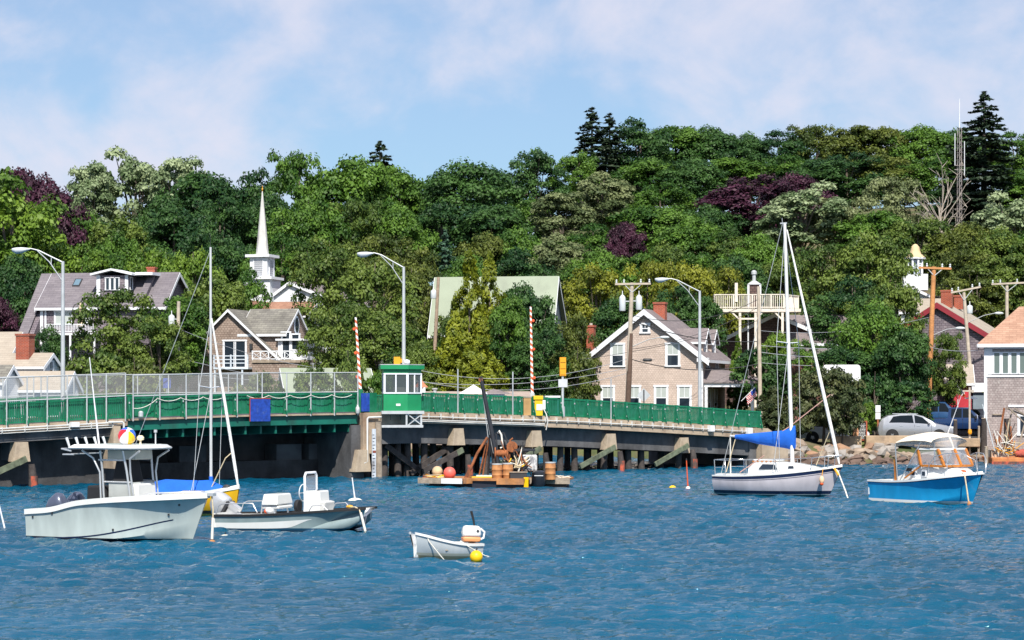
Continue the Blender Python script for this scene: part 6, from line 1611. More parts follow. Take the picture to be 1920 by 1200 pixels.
vehicle('white_car', (XP(1562, 136.6), 136.6, 1.2), R(-5), 'white car half hidden behind the olive bush', sed, CARW, (-1.35, 1.4), 4.4, 1.43, [[(-1.1, .12), (-.8, .9), (-.1, .95), (-.1, .1)], [(0, .1), (0, .95), (.35, .9), (.95, .1)]], [[(1.08, -.6, 1.0), (1.08, .6, 1.0), (.36, .52, 1.40), (.36, -.52, 1.40)]])
vehicle('dark_car', (XP(1842, 146), 146, 1.865), R(-70), 'dark parked car glimpsed between blue truck and dock house', sed, mat('black_car_paint', (.015, .017, .02), .3, coat=.5), (-1.35, 1.4), 4.4, 1.43, [[(-1.1, .12), (-.8, .9), (-.1, .95), (-.1, .1)], [(0, .1), (0, .95), (.35, .9), (.95, .1)]], [[(1.08, -.6, 1.0), (1.08, .6, 1.0), (.36, .52, 1.40), (.36, -.52, 1.40)]])
def white_flags():
    d = 147.5; e = empty('shop_flag', PP(1800, 735, d)); tag(e, 'white flag with red disc hanging by the red shop', 'flag')
    MB().tube([(-.15, 0, -1.6), (-.15, 0, .5)], .03, 6).build('staff', TRIM, e)
    MB().add([(-.12, 0, .4), (.3, -.05, .0), (.42, 0, -.5), (-.05, .03, -.1)], [(0, 1, 2, 3)]).build('cloth', WHITE, e)
    MB().lathe((.27, -.06, -.25), [(.12, 0), (.12, .01)], 10, axis=(0, -1, 0)).build('red_disc', ORANGE, e)
    e = empty('cafe_umbrella', PP(1822, 748, d)); tag(e, 'small white umbrella beside the dock house', 'parasol'); MB().lathe((0, 0, 0), [(.5, 0), (.25, .12), (.02, .2)], 10).build('canopy', WHITE, e); MB().tube([(0, 0, -1.2), (0, 0, 0)], .025, 6).build('pole', TRIM, e)
white_flags()
# ---------------------------------------------------------------- boats
def spline(st, n=30):
    st = np.array(st, float); x = st[:, 0]; m = np.gradient(st, x, axis=0) if len(st) > 2 else None
    out = []
    for q in np.linspace(x[0], x[-1], n):
        i = min(len(x) - 2, max(0, int(np.searchsorted(x, q) - 1))); h = x[i + 1] - x[i]; t = (q - x[i]) / h
        a = 2 * t ** 3 - 3 * t * t + 1; b = t ** 3 - 2 * t * t + t; c = -2 * t ** 3 + 3 * t * t; d = t ** 3 - t * t
        p = a * st[i] + b * h * m[i] + c * st[i + 1] + d * h * m[i + 1]; p[0] = q; p[1] = max(0.004, p[1]); p[3] = max(0.002, p[3]); out.append(p)
    return out
class Hull:
    """stations: x, half beam at sheer, sheer z, half beam at chine, chine z, keel z; rake shifts the lower part aft at the bow"""
    def __init__(s, st, n=34, hollow=.22, rake=0.0, xb=None, bilge=0.0):
        s.S = spline(st, n); s.hollow = hollow; s.rake = rake; s.bilge = bilge; s.x1 = st[-1][0]; s.x0 = st[0][0]
    def pt(s, p, t, side, off=0.0):
        x, hb, zs, hc, zc, zk = p
        if t <= 1: y = lerp(hb, hc, t) - s.hollow * math.sin(math.pi * t) * (hb - hc) + s.bilge * math.sin(math.pi * t) * hb; z = lerp(zs, zc, t)
        else: y = lerp(hc, 0, t - 1); z = lerp(zc, zk, t - 1)
        f = smooth01(lerp(s.x0, s.x1, .5), s.x1, x); zr = 1 - (z - s.S[-1][5]) / (s.S[-1][2] - s.S[-1][5])
        return V((x - s.rake * f * f * zr, side * (y + off), z))
    def shell(s, mb, ts=(0, .15, .3, .45, .6, .75, .9, 1, 1.33, 1.66, 2)):
        secs = [[s.pt(p, t, 1) for t in ts] + [s.pt(p, t, -1) for t in reversed(ts[:-1])] for p in s.S]
        mb.loft(secs, False, False, False); n = len(secs[0]); mb.f.append(tuple(range(len(mb.v) - n * len(secs), len(mb.v) - n * len(secs) + n))); return mb
    def band(s, mb, t0, t1, off=.008, a=0.0, b=1.0):
        ps = [p for p in s.S if lerp(s.x0, s.x1, a) - 1e-6 <= p[0] <= lerp(s.x0, s.x1, b) + 1e-6]
        for sd in (1, -1): mb.loft([[s.pt(p, t, sd, off) for t in np.linspace(t0, t1, 4)] for p in ps])
        return mb
    def zband(s, mb, z0, z1, off=.008):
        for sd in (1, -1):
            secs = []
            for p in s.S:
                ts = np.linspace(0, 1.0, 60); zz = [s.pt(p, t, sd).z for t in ts]
                def at(z): return float(np.interp(-z, [-q for q in zz], ts))
                secs.append([s.pt(p, lerp(at(z1), at(z0), q), sd, off) for q in (0, .5, 1)])
            mb.loft(secs)
        return mb
    def gunwale(s, mb, w=.12, h=.06, out=.03):
        for sd in (1, -1):
            secs = []
            for p in s.S:
                x, hb, zs = p[0], p[1], p[2]; i = max(0.0, hb - w)
                secs.append([(x, sd * (hb + out), zs - h), (x, sd * (hb + out), zs + .02), (x, sd * i, zs + .025), (x, sd * i, zs - h)])
            mb.loft(secs, True, True, True)
        return mb
    def deck(s, mb, drop, a=0.0, b=1.0, inset=.02, camber=.0, n=5):
        ps = [p for p in s.S if lerp(s.x0, s.x1, a) - 1e-6 <= p[0] <= lerp(s.x0, s.x1, b) + 1e-6]
        secs = []
        for p in ps:
            w = max(.003, p[1] - inset); secs.append([(p[0], w * q, p[2] - drop + camber * (1 - q * q)) for q in np.linspace(-1, 1, n)])
        return mb.loft(secs)
    def inner(s, mb, w, zfloor, a=0.0, b=1.0):
        ps = [p for p in s.S if lerp(s.x0, s.x1, a) - 1e-6 <= p[0] <= lerp(s.x0, s.x1, b) + 1e-6]
        secs = []
        for p in ps:
            i = max(.01, p[1] - w); ts = np.linspace(0, 2, 41); q = [s.pt(p, t, 1) for t in ts]; yf = float(np.interp(-zfloor, [-a.z for a in q], [a.y for a in q])); j = max(.005, min(i * .92, yf - .06)); ym = float(np.interp(-(zfloor + p[2]) / 2, [-a.z for a in q], [a.y for a in q])); k = max(.005, min(lerp(i, j, .5), ym - .05))
            x = p[0] - s.rake * smooth01(lerp(s.x0, s.x1, .5), s.x1, p[0]) ** 2 * .5
            secs.append([(p[0], i, p[2]), (x, k, (p[2] + zfloor) / 2), (x, j, zfloor), (x, -j, zfloor), (x, -k, (p[2] + zfloor) / 2), (p[0], -i, p[2])])
        return mb.loft(secs)
def boat(name, px, d, theta, label, cat='boat', heel=0.0, trim=0.0):
    e = empty(name, (XP(px, d), d, .05), rot=(R(heel), R(trim), R(-theta))); tag(e, label, cat); return e
GELW = mat('white_gelcoat', (.76, .77, .76), .25, var=.04, vscale=1, coat=.4, dirt=(.66, .66, .62), dscale=.8, dmin=.5, dmax=.8)
def hullpaint(name, col, boots, rough=.25):
    """hull gelcoat with painted bands: boots = [(z below which, colour)...] from the lowest up"""
    if name in MATS: return MATS[name]
    m = bpy.data.materials.new(name); m.use_nodes = True; N = m.node_tree.nodes; L = m.node_tree.links; b = N['Principled BSDF']
    b.inputs['Roughness'].default_value = rough; b.inputs['Coat Weight'].default_value = .4
    t = N.new('ShaderNodeTexCoord'); s = N.new('ShaderNodeSeparateXYZ'); L.new(t.outputs['Object'], s.inputs[0])
    n = N.new('ShaderNodeTexNoise'); n.inputs['Scale'].default_value = 1.3; n.inputs['Detail'].default_value = 6; mp = N.new('ShaderNodeMapping'); mp.inputs['Scale'].default_value = (2.2, 2.2, .6)
    L.new(t.outputs['Object'], mp.inputs[0]); L.new(mp.outputs[0], n.inputs['Vector'])
    r = N.new('ShaderNodeValToRGB'); r.color_ramp.elements[0].position = .35; r.color_ramp.elements[1].position = .7
    r.color_ramp.elements[0].color = (*[c * .86 for c in col], 1); r.color_ramp.elements[1].color = (*[min(1, c * 1.06) for c in col], 1); L.new(n.outputs['Fac'], r.inputs['Fac'])
    cur = r.outputs[0]
    for z, c in reversed(boots):
        g = N.new('ShaderNodeMath'); g.operation = 'LESS_THAN'; L.new(s.outputs['Z'], g.inputs[0]); g.inputs[1].default_value = z
        x = N.new('ShaderNodeMix'); x.data_type = 'RGBA'; L.new(g.outputs[0], x.inputs['Factor']); L.new(cur, x.inputs[6]); x.inputs[7].default_value = (*c, 1); cur = x.outputs[2]
    L.new(cur, b.inputs['Base Color']); MATS[name] = m; return m
BLUEC = mat('blue_canvas', (.006, .115, .56), .8, var=.15, vscale=2, bump=.5, bscale=4)
NAVYP = mat('navy_gelcoat', (.008, .016, .055), .3, var=.05)
STEEL = mat('polished_steel', (.70, .71, .72), .2, .8, var=.04)
SAILC = mat('white_sail_cloth', (.76, .76, .74), .8, var=.08, vscale=6, bump=.5, bscale=10)
SPAR = mat('aluminium_spar', (.66, .66, .65), .35, .3, var=.08)
TEAK = mat('varnished_wood', (.50, .17, .02), .35, var=.2, vscale=5, coat=.5)
VINYL = glass('clear_vinyl', (.55, .56, .60), .12, .42)
CREAMC = mat('cream_canvas', (.76, .68, .56), .85, var=.07, vscale=3)
def outboard(parent, loc, tilt, m, sc_=1.0, yaw=0):
    e = empty('outboard_motor', loc, rot=(0, R(tilt), yaw)); e.parent = parent; e.scale = (sc_,) * 3
    secs = [[(x + a * .0, w * math.cos(q) * (1 if True else 0), z + hgt * max(math.sin(q), -.8)) for q in np.linspace(0, 2 * math.pi, 14, endpoint=False)]
            for (x, w, z, hgt, a) in ((-.46, .06, .26, .07, 0), (-.42, .15, .30, .18, 0), (-.2, .22, .38, .30, 0), (.1, .235, .42, .34, 0), (.24, .20, .40, .30, 0), (.29, .12, .36, .2, 0))]
    MB().loft(secs, True, True, True).build('cowl', m, e, smooth=50)
    MB().bb(-.30, .22, -.235, .235, .10, .16).build('cowl_band', DARK, e)
    mb = MB(); mb.box((-.08, 0, -.35), (.26, .16, .85), taper=1.3); mb.box((-.10, 0, -.78), (.55, .05, .3)); mb.box((.14, 0, -.05), (.16, .24, .4)); mb.build('leg', m, e)
    MB().lathe((-.36, 0, -.9), [(.04, 0), (.1, .02), (.05, .06)], 9, axis=(-1, 0, 0)).build('propeller', DARK, e)
    return e
def line(parent, pts, r=.018, m=None, name='mooring_line'):
    P = [V(p) for p in pts]; out = []
    for i in range(len(P) - 1):
        for t in np.linspace(0, 1, 5, endpoint=False): out.append(P[i].lerp(P[i + 1], t))
    out.append(P[-1]); return MB().tube(out, r, 6).build(name, m or ROPE, parent, smooth=60)

# centre console boat ---------------------------------------------------------
def centre_console():
    e = boat('centre_console_boat', 233, 61.6, 27, 'large white centre console boat with hardtop in the left foreground')
    st = [(-2.75, 1.08, .88, 1.02, .02, -.30), (-1.7, 1.13, .98, 1.04, .02, -.34), (-.9, 1.14, 1.16, 1.02, .05, -.36), (0, 1.14, 1.26, .96, .10, -.38), (1.0, 1.08, 1.33, .78, .20, -.36), (1.9, .86, 1.38, .48, .34, -.28), (2.5, .52, 1.41, .20, .46, -.10), (2.95, .05, 1.43, .012, .60, .10)]
    H = Hull(st, 40, .24, .55)
    H.shell(MB()).build('hull', hullpaint('sea_reflection_gelcoat', (.50, .565, .545), [(.13, (.012, .012, .016))]), e, smooth=40)  # grey green of the water's reflection is put into the hull colour
    H.gunwale(MB(), .22, .13, .025).build('gunwale', GELW, e, smooth=40)
    mb = MB(); H.inner(mb, .2, .45, 0, .82); H.deck(mb, .02, .80, 1.0, .1); mb.bb(-2.74, -2.70, -1.0, 1.0, .4, .9); mb.build('cockpit', GELW, e)
    mb = MB()
    for sd in (1, -1):
        ps = [p for p in H.S if p[0] < 2.35]; secs = []
        for i, p in enumerate(ps):
            t = lerp(.90, .70, smooth01(-1, 2.4, p[0])); secs.append([H.pt(p, t, sd, .006), H.pt(p, t + .035, sd, .006)])
        mb.loft(secs)
    mb.build('dark_stripe', NAVYP, e)
    mb = MB(); H.band(mb, .115, .135, .012); mb.build('rub_rail', GALV, e)
    mb = MB()
    for x, t in ((-2.4, .25), (-1.5, .10), (-1.7, .18), (.3, .78), (2.1, .55), (2.3, .30)):
        p = min(H.S, key=lambda q: abs(q[0] - x)); c = H.pt(p, t, -1, .01); mb.box(c, (.05, .03, .06))
    mb.build('hull_fittings', DARK, e)
    # console and cover
    mb = MB(); mb.box((.35, 0, 1.05), (1.0, .95, 1.25), taper=.9); mb.build('console', GELW, e, bevel=.04)
    mb = MB(); mb.box((.62, 0, 1.50), (.10, 1.1, .42), Matrix.Rotation(R(-12), 3, 'Y')); mb.box((-.1, 0, 1.50), (.06, 1.1, .42)); mb.box((.25, -.53, 1.5), (.75, .03, .42)); mb.build('console_screen', mat('smoke_grey_panel', (.40, .42, .41), .3), e)
    MB().box((-.65, 0, 1.02), (.75, .95, 1.15), taper=.93).build('seat_cover', BLACK, e, bevel=.05)
    MB().box((.05, .1, 2.0), (.6, .8, .75), taper=.7).build('helm_cover', BLACK, e, bevel=.06)
    # hardtop
    def top(z0, sc_, th): return [[(x * sc_, y * sc_ * w, z0 + dz_ - .05 * (x - .2) ** 2) for x, y, w, dz_ in ((-1.25, -.9, 1, 0), (-1.25, .9, 1, 0), (.9, .9, 1, 0), (1.35, .5, 1, 0), (1.35, -.5, 1, 0), (.9, -.9, 1, 0))] for dz_ in (0,)]
    ring = [(-1.25, -.92), (-1.25, .92), (.7, .92), (1.25, .55), (1.25, -.55), (.7, -.92)]
    MB().loft([[(x, y, 2.66) for x, y in ring], [(x * 1.03, y * 1.03, 2.70) for x, y in ring], [(x * .92, y * .9, 2.79) for x, y in ring]], True, True, True).build('hardtop', GELW, e, smooth=30)
    MB().box((.2, 0, 2.50), (1.0, .8, .28)).build('radio_box', mat('cream_box', (.62, .60, .52), .5), e, bevel=.03)
    for s in (-1, 1):
        for (xb, xt, bend) in ((-.25, -.35, -1.0), (.75, .45, 1.0)):
            m = MB(); m.tube([(xb, s * .56, .62), (lerp(xb, xt, .7), s * .60, 2.05), (xt, s * .66, 2.62)], .035, 7)
            m.tube([(xb + .12 * bend, s * .56, .62), (lerp(xb, xt, .6) + .10 * bend, s * .60, 2.0), (xt + .25 * bend, s * .66, 2.40), (xt + .62 * bend, s * .7, 2.62)], .03, 7); m.build('hardtop_leg', ALU, e, smooth=60)
        MB().tube([(-.3, s * .56, 1.72), (.66, s * .56, 1.72)], .028, 7).build('side_rail', ALU, e, smooth=60)
        MB().tube([(-.42, s * .64, 2.35), (.50, s * .64, 2.35)], .028, 7).build('side_rail', ALU, e, smooth=60)
    mb = MB(); mb.tube([(-1.2, -.9, 2.60), (-1.55, -.9, 2.66), (-1.55, .9, 2.66), (-1.2, .9, 2.60)], .025, 6); mb.tube([(-1.1, -.9, 2.5), (-1.5, -.9, 2.5), (-1.5, .9, 2.5)], .022, 6); mb.build('rear_rail', ALU, e, smooth=60)
    for i in range(5): y = -.84 + i * .42; MB().tube([(-1.3, y, 2.68), (-1.42, y, 2.98)], [.03, .045], 7).build('rod_holder', TRANS, e, smooth=60)
    MB().tube([(-.55, -.45, 2.75), (-.9, -.45, 5.3)], [.028, .012], 6).build('antenna', TRIM, e, smooth=60)
    MB().tube([(.85, .35, 2.75), (.85, .35, 3.15)], .02, 6).lathe((.85, .35, 3.13), [(.05, 0), (.05, .08)], 8).build('light_staff', GALV, e)
    MB().lathe((.65, -.1, 2.76), [(.03, 0), (.03, .14), (.1, .17), (.11, .23), (.06, .29)], 10).build('mushroom_antenna', mat('cream_plastic', (.75, .66, .45), .5), e, smooth=40)
    OBM = mat('slate_blue_motor', (.085, .10, .155), .3, .2, var=.06, coat=.4)
    outboard(e, (-1.95, -.42, .66), -20, OBM, .95); outboard(e, (-1.95, .42, .66), -20, OBM, .95)
    m = MB()
    for s in (-1, 1): m.tube([(1.3, s * .85, 1.36), (1.5, s * .80, 1.44), (2.4, s * .42, 1.47), (2.75, s * .12, 1.47)], .018, 6)
    m.build('bow_rail', ALU, e, smooth=60)
    MB().box((2.90, 0, 1.40), (.5, .16, .08)).build('bow_roller', ALU, e)
    line(e, [(1.6, -.7, 1.44), (2.5, -.1, 1.46), (3.05, 0, 1.40), (3.12, -.03, 1.0), (3.1, -.05, -.2)], .022)
    MB().tube([(3.115, -.03, .75), (3.1, -.05, .15)], .04, 7).build('chafe_gear', ROPEW, e, smooth=60)
    MB().ball((3.1, -.05, .05), .10, 9, (1, 1, .9)).build('line_float', mat('rust_brown_float', (.42, .19, .07), .8), e, smooth=60)
    return e
cc = centre_console()
def beach_ball(px, py, d):
    o = empty('beach_ball', PP(px, py, d)); tag(o, 'inflated beach ball in blue, red, yellow and white on the hardtop', 'ball'); r = 17 * d / F
    cols = [(.02, .13, .62), (.70, .02, .03), (.80, .80, .80), (.85, .55, .01), (.02, .13, .62), (.80, .80, .80)]
    axis = V((.25, -.72, .65)).normalized(); q = V((0, 0, 1)).rotation_difference(axis)
    for k in range(6):
        vs = []; fs = []; n = 10; w = 5
        for i in range(n + 1):
            a = math.pi * (0.02 + .96 * i / n)
            for j in range(w + 1): b = 2 * math.pi * (k + j / w) / 6 + 1.9; vs.append(q @ V((r * math.sin(a) * math.cos(b), r * math.sin(a) * math.sin(b), r * math.cos(a))))
        for i in range(n):
            for j in range(w): fs.append((i * (w + 1) + j, (i + 1) * (w + 1) + j, (i + 1) * (w + 1) + j + 1, i * (w + 1) + j + 1))
        MB().add(vs, fs).build('ball_panel', mat('ball_vinyl_%d' % k, cols[k], .25, var=0, coat=.5), o, smooth=80)
    MB().lathe(q @ V((0, 0, r * .985)), [(.05, 0), (.05, .012)], 10, axis=axis).build('valve', WHITE, o)
beach_ball(238, 818, 61.4)

# yellow day sailer ------------------------------------------------------------
def stays(e, m, lst, r=.009):
    for a, b in lst: MB().tube([a, b], r, 5).build('stay', m, e)
def yellow_boat():
    e = boat('yellow_sailboat', 330, 75.5, 24, 'yellow sailboat with blue boom tent moored behind the centre console boat', 'sailboat')
    st = [(-2.6, .75, .62, .55, .02, -.15), (-1.3, 1.0, .58, .70, -.05, -.3), (0, 1.08, .62, .74, -.08, -.35), (1.2, .88, .74, .48, -.02, -.32), (2.1, .45, .88, .20, .08, -.18), (2.6, .03, .98, .01, .2, .0)]
    H = Hull(st, 30, -.25, .18)
    H.shell(MB()).build('hull', hullpaint('yellow_gelcoat', (.78, .44, .008), [(.06, (.45, .28, .02)), (.18, (.02, .012, .006))]), e, smooth=50)
    H.gunwale(MB(), .10, .05, .02).build('gunwale', GELW, e, smooth=40); H.deck(MB(), -.01, 0, 1, .05, .10).build('deck', GELW, e, smooth=60)
    z = 9.4; mx = 1.45
    MB().tube([(mx, 0, .5), (mx - .02, 0, z)], [.055, .04], 9).build('mast', SPAR, e, smooth=60); MB().tube([(mx - .02, 0, z), (mx - .04, 0, z + .5)], .008, 5).build('wind_vane', DARK, e)
    MB().tube([(mx, 0, .95), (mx, 0, 1.35)], .075, 9).build('mast_boot', BLUEC, e, smooth=60)
    secs = []
    for x, w, zt, zb in ((-1.9, .55, .90, .66), (-1.3, .68, 1.06, .66), (-.4, .78, 1.22, .66), (.4, .78, 1.20, .68), (1.0, .6, 1.20, .74), (1.42, .42, 1.22, .80), (1.95, .22, 1.0, .9)):
        secs.append([(x, -w, zb), (x, -w * .55, lerp(zb, zt, .55)), (x, -.05, zt), (x, .05, zt), (x, w * .55, lerp(zb, zt, .55)), (x, w, zb)])
    MB().loft(secs).build('boom_tent', BLUEC, e, smooth=50)
    bow = V((2.55, 0, 1.02)); jt = V((mx + .02, 0, 6.9)); MB().tube([bow, bow.lerp(jt, .1), bow.lerp(jt, .5), jt], [.035, .06, .055, .03], 8).build('furled_jib', SAILC, e, smooth=60)
    MB().tube([(mx, -.75, 4.52), (mx, 0, 4.46), (mx, .75, 4.52)], .018, 6).build('spreader', TRIM, e)
    stays(e, GALV, [((mx, -.75, 4.52), (mx - .02, 0, 6.9)), ((mx, .75, 4.52), (mx - .02, 0, 6.9)), ((mx, -.75, 4.52), (mx - .2, -.85, .74)), ((mx, .75, 4.52), (mx - .2, .85, .74)), ((mx - .3, -.85, .72), (mx, 0, 4.4)), ((-2.5, 0, .7), (mx - .02, 0, z - .1))], .011)
    line(e, [(mx + .1, -.2, .9), (2.1, -.1, 2.0), (2.3, 0, 2.2)], .018, ROPE, 'sheet'); line(e, [(1.9, -.52, .86), (1.9, -.55, .35)], .012, ROPEW)
    MB().ball((1.9, -.6, .3), .07, 8, (1, 1, 1.3)).build('fender', ORANGE, e, smooth=60); MB().ball((2.15, -.1, 1.0), .12, 8, (1.3, 1, .7)).build('deck_cowl', DARK, e, smooth=60)
yellow_boat()

# grey skiff ---------------------------------------------------------------------
def skiff():
    e = boat('open_skiff', 553, 66.2, 20, 'low grey open skiff with white console and silver outboard', trim=-.5)
    st = [(-2.42, .86, .50, .80, .0, -.12), (-1.2, .93, .52, .86, .0, -.16), (0, .96, .57, .86, .02, -.18), (1.0, .94, .64, .78, .08, -.18), (1.8, .84, .69, .56, .22, -.10), (2.3, .68, .72, .36, .38, .06), (2.58, .46, .735, .2, .5, .3)]
    H = Hull(st, 36, .10, .40)
    H.shell(MB()).build('hull', hullpaint('grey_green_gelcoat', (.26, .335, .345), [(.07, (.01, .03, .06)), (.13, (.01, .05, .10))]), e, smooth=35)
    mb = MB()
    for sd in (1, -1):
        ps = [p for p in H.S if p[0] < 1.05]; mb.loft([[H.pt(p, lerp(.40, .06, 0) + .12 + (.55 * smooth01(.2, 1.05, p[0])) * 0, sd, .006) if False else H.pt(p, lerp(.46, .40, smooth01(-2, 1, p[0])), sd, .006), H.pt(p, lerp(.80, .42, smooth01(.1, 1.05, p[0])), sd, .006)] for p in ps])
    mb.build('sunlit_flare_panel', GELW, e, smooth=60)  # sun on the flared lower side, put in as a white strip
    # sponsons of the three point bow
    for s in (-1, 1):
        secs = []
        for x, y, w, z0, z1 in ((.2, .80, .06, .0, .06), (.9, .66, .16, -.06, .20), (1.6, .55, .19, -.03, .40), (2.1, .45, .16, .12, .55), (2.42, .36, .08, .34, .62)):
            secs.append([(x, s * (y + w * math.cos(a)), lerp(z0, z1, .5) + (z1 - z0) / 2 * math.sin(a)) for a in np.linspace(0, 2 * math.pi, 10, endpoint=False)])
        MB().loft(secs, True, True, True).build('sponson', hullpaint('grey_green_gelcoat', (0, 0, 0), []), e, smooth=50)
    m = MB(); H.gunwale(m, .09, .045, .03); m.build('rub_rail', mat('black_rubber', (.012, .012, .014), .7), e, smooth=40)
    mb = MB(); H.inner(mb, .08, .22); mb.build('cockpit', GELW, e)
    MB().bb(-2.40, -2.33, -.85, .85, .0, .56).build('transom', GELW, e); mb = MB(); mb.add([(2.3, .6, .72), (2.3, -.6, .72), (2.58, -.44, .74), (2.58, .44, .74)], [(0, 1, 2, 3)]); mb.build('bow_deck', GELW, e)
    mb = MB(); mb.box((.75, 0, .78), (.62, .78, .95), taper=.86); mb.build('console', GELW, e, bevel=.04)
    MB().box((1.08, 0, .72), (.18, .72, .42), Matrix.Rotation(R(12), 3, 'Y')).build('console_locker', mat('grey_white_plastic', (.60, .60, .58), .5), e, bevel=.03); MB().box((.85, -.1, 1.17), (.06, .09, .22)).build('console_strap', BLACK, e)
    MB().tube([(.55, -.42, .3), (.55, -.42, 1.70), (.55, -.34, 1.80), (.55, .34, 1.80), (.55, .42, 1.70), (.55, .42, .3)], .04, 8).build('grab_frame', TRIM, e, smooth=60)
    MB().add([(.56, -.38, 1.27), (.56, .38, 1.27), (.56, .38, 1.72), (.56, -.38, 1.72)], [(0, 1, 2, 3)]).build('windscreen', VINYL, e)
    m = MB(); m.tube([(.30 + .02 * math.cos(a), .26 * math.cos(a), 1.18 + .26 * math.sin(a)) for a in np.linspace(0, 2 * math.pi, 20)], .018, 6); m.beam((.3, -.25, 1.18), (.3, .25, 1.18), .02); m.beam((.3, 0, 1.18), (.45, 0, 1.12), .04); m.build('steering_wheel', TRANS, e, smooth=60)
    MB().lathe((.26, -.30, .78), [(.05, -.06), (.19, -.06), (.21, 0), (.19, .06), (.05, .06)], 16, axis=(1, 0, 0)).build('spare_wheel', BLACK, e, smooth=40)
    MB().box((-.60, 0, .98), (.55, 1.15, .34), taper=.85).box((-.60, 0, .74), (.6, 1.0, .1)).build('seat', GELW, e, bevel=.04)
    m = MB()
    for s in (-1, 1): m.tube([(-.95, s * .5, .22), (-.85, s * .5, .95)], .022, 6); m.tube([(-.4, s * .48, .22), (-.5, s * .48, .72)], .022, 6)
    m.build('seat_frame', ALU, e)
    for s in (-1, 1):
        m = MB(); m.tube([(-2.3, s * .84, .52), (-2.2, s * .84, .80), (-2.05, s * .85, .86), (-1.0, s * .88, .88), (-.85, s * .88, .60)], .018, 6); m.build('side_rail', ALU, e, smooth=60); m = MB(); m.tube([(.9, s * .88, .66), (1.0, s * .86, .82), (1.35, s * .84, .84), (1.5, s * .82, .70)], .018, 6); m.build('side_rail', ALU, e, smooth=60)
    SV = mat('silver_motor', (.60, .61, .63), .3, .4, var=.05)
    outboard(e, (-2.22, 0, .62), -58, SV, 1.05)
    line(e, [(2.0, -.3, .76), (2.30, -.55, .78), (2.45, -.58, .70), (2.62, -.62, .25), (2.68, -.62, -.05)], .022)
    MB().tube([(2.5, -.6, .62), (2.66, -.62, .05)], .04, 7).build('chafe_gear', ROPEW, e, smooth=60); MB().ball((2.0, -.3, .78), .09, 8, (1.4, 1, .6)).build('rope_coil', AMBER, e)
    return e
skiff()
e = empty('seat_float', PP(506, 957, 66.0)); tag(e, 'small white and orange float lying in the grey skiff', 'buoy'); MB().ball((0, 0, 0), .12, 10, (1.3, 1, .9)).build('float_body', WHITE, e, smooth=60); MB().ball((-.12, 0, -.03), .07, 8).build('float_end', ORANGE, e, smooth=60)

# dinghy ------------------------------------------------------------------------
def dinghy():
    e = boat('rowing_dinghy', 836, 54.6, 180 + 37, 'small grey white dinghy nearest the viewer', trim=-3)
    e.rotation_euler = (0, R(-2.5), R(180 + 37)); e.scale = (1, 1.08, 1.15)
    st = [(-.85, .42, .36, .34, .02, -.06), (-.4, .50, .36, .36, -.02, -.10), (.1, .53, .40, .34, -.03, -.12), (.6, .44, .48, .22, .02, -.10), (.9, .30, .55, .12, .10, -.03), (1.05, .14, .585, .05, .2, .08)]
    H = Hull(st, 26, -.25, .12)
    H.shell(MB()).build('hull', hullpaint('dull_white_gelcoat', (.56, .60, .62), [(.10, (.20, .20, .13)), (.16, (.42, .43, .36))], .4), e, smooth=50)
    H.gunwale(MB(), .06, .035, .03).build('gunwale', GELW, e, smooth=50); mb = MB(); H.inner(mb, .05, .05); mb.bb(-.85, -.80, -.40, .40, 0, .37); mb.build('inside', GELW, e)
    for x in (-.45, .25): MB().bb(x - .12, x + .12, -.47, .47, .22, .25).build('thwart', GREYWOOD, e)
    m = empty('outboard_motor', (-.80, .0, .60)); m.parent = e; m.rotation_euler = (0, 0, R(-205)); m.scale = (1.12, 1.1, 1.15)
    MB().box((-.02, 0, .03), (.44, .28, .22), taper=.86).build('cowl', GELW, m, smooth=60, bevel=.06)
    MB().box((-.02, 0, -.13), (.38, .25, .10), taper=1.1).build('lower_cowl', mat('peach_orange_plastic', (.72, .30, .12), .5), m, smooth=60, bevel=.03)
    MB().tube([(.2, .06, .08), (.3, .07, .02), (.28, .05, -.1), (.18, .03, -.14)], .025, 7).build('handle', TRIM, m, smooth=60)
    MB().tube([(.05, 0, .12), (.02, 0, .25), (-.04, 0, .42)], [.02, .025, .03], 7).build('tiller', BLACK, m, smooth=60); MB().box((.0, 0, -.25), (.14, .12, .30)).build('bracket', DARK, m)
    MB().box((.1, -.135, .04), (.05, .02, .05), Matrix.Rotation(R(45), 3, 'Y')).build('emblem', DARK, m)
    line(e, [(.85, .30, .56), (.82, .36, .42), (.55, .52, .10), (.40, .58, -.05)], .014, ROPEW); line(e, [(-.05, .50, .44), (-.30, .56, .30), (-.75, .60, .12), (-.98, .62, .08)], .014, ROPEW)
dinghy()
def float_buoy(name, px, py, d, r, m, label, sq=(1, 1, 1), stick=None, m2=None):
    e = empty(name, (XP(px, d), d, ZP(py, d))); tag(e, label, 'buoy'); MB().ball((0, 0, 0), r, 16, sq).build('float_body', m, e, smooth=60)
    if m2: MB().ball((r * .75 * sq[0], 0, .02), r * .55, 10).build('float_end', m2, e, smooth=60)
    if stick:
        x, y, c = stick; q = V((XP(x, d) - XP(px, d), 0, ZP(y, d) - ZP(py, d))); MB().tube([(0, 0, 0), q], [.035, .022], 7).build('stick', c, e, smooth=60); MB().tube([q * .98, q * 1.04], .03, 6).build('stick_tip', DARK, e)
    else: MB().tube([(0, 0, r * sq[2] * .9), (.02, 0, r * sq[2] + .06)], .018, 6).build('eye', DARK, e)
    return e
PINKM = mat('coral_float', (.80, .13, .10), .5, var=.08); YELF = mat('yellow_float', (.85, .52, .005), .45, var=.05); FLW = mat('off_white_float', (.76, .72, .62), .6, var=.08)
float_buoy('mooring_buoy', 893, 1044, 53.6, .165, YELF, 'yellow round buoy at the end of the dinghy')
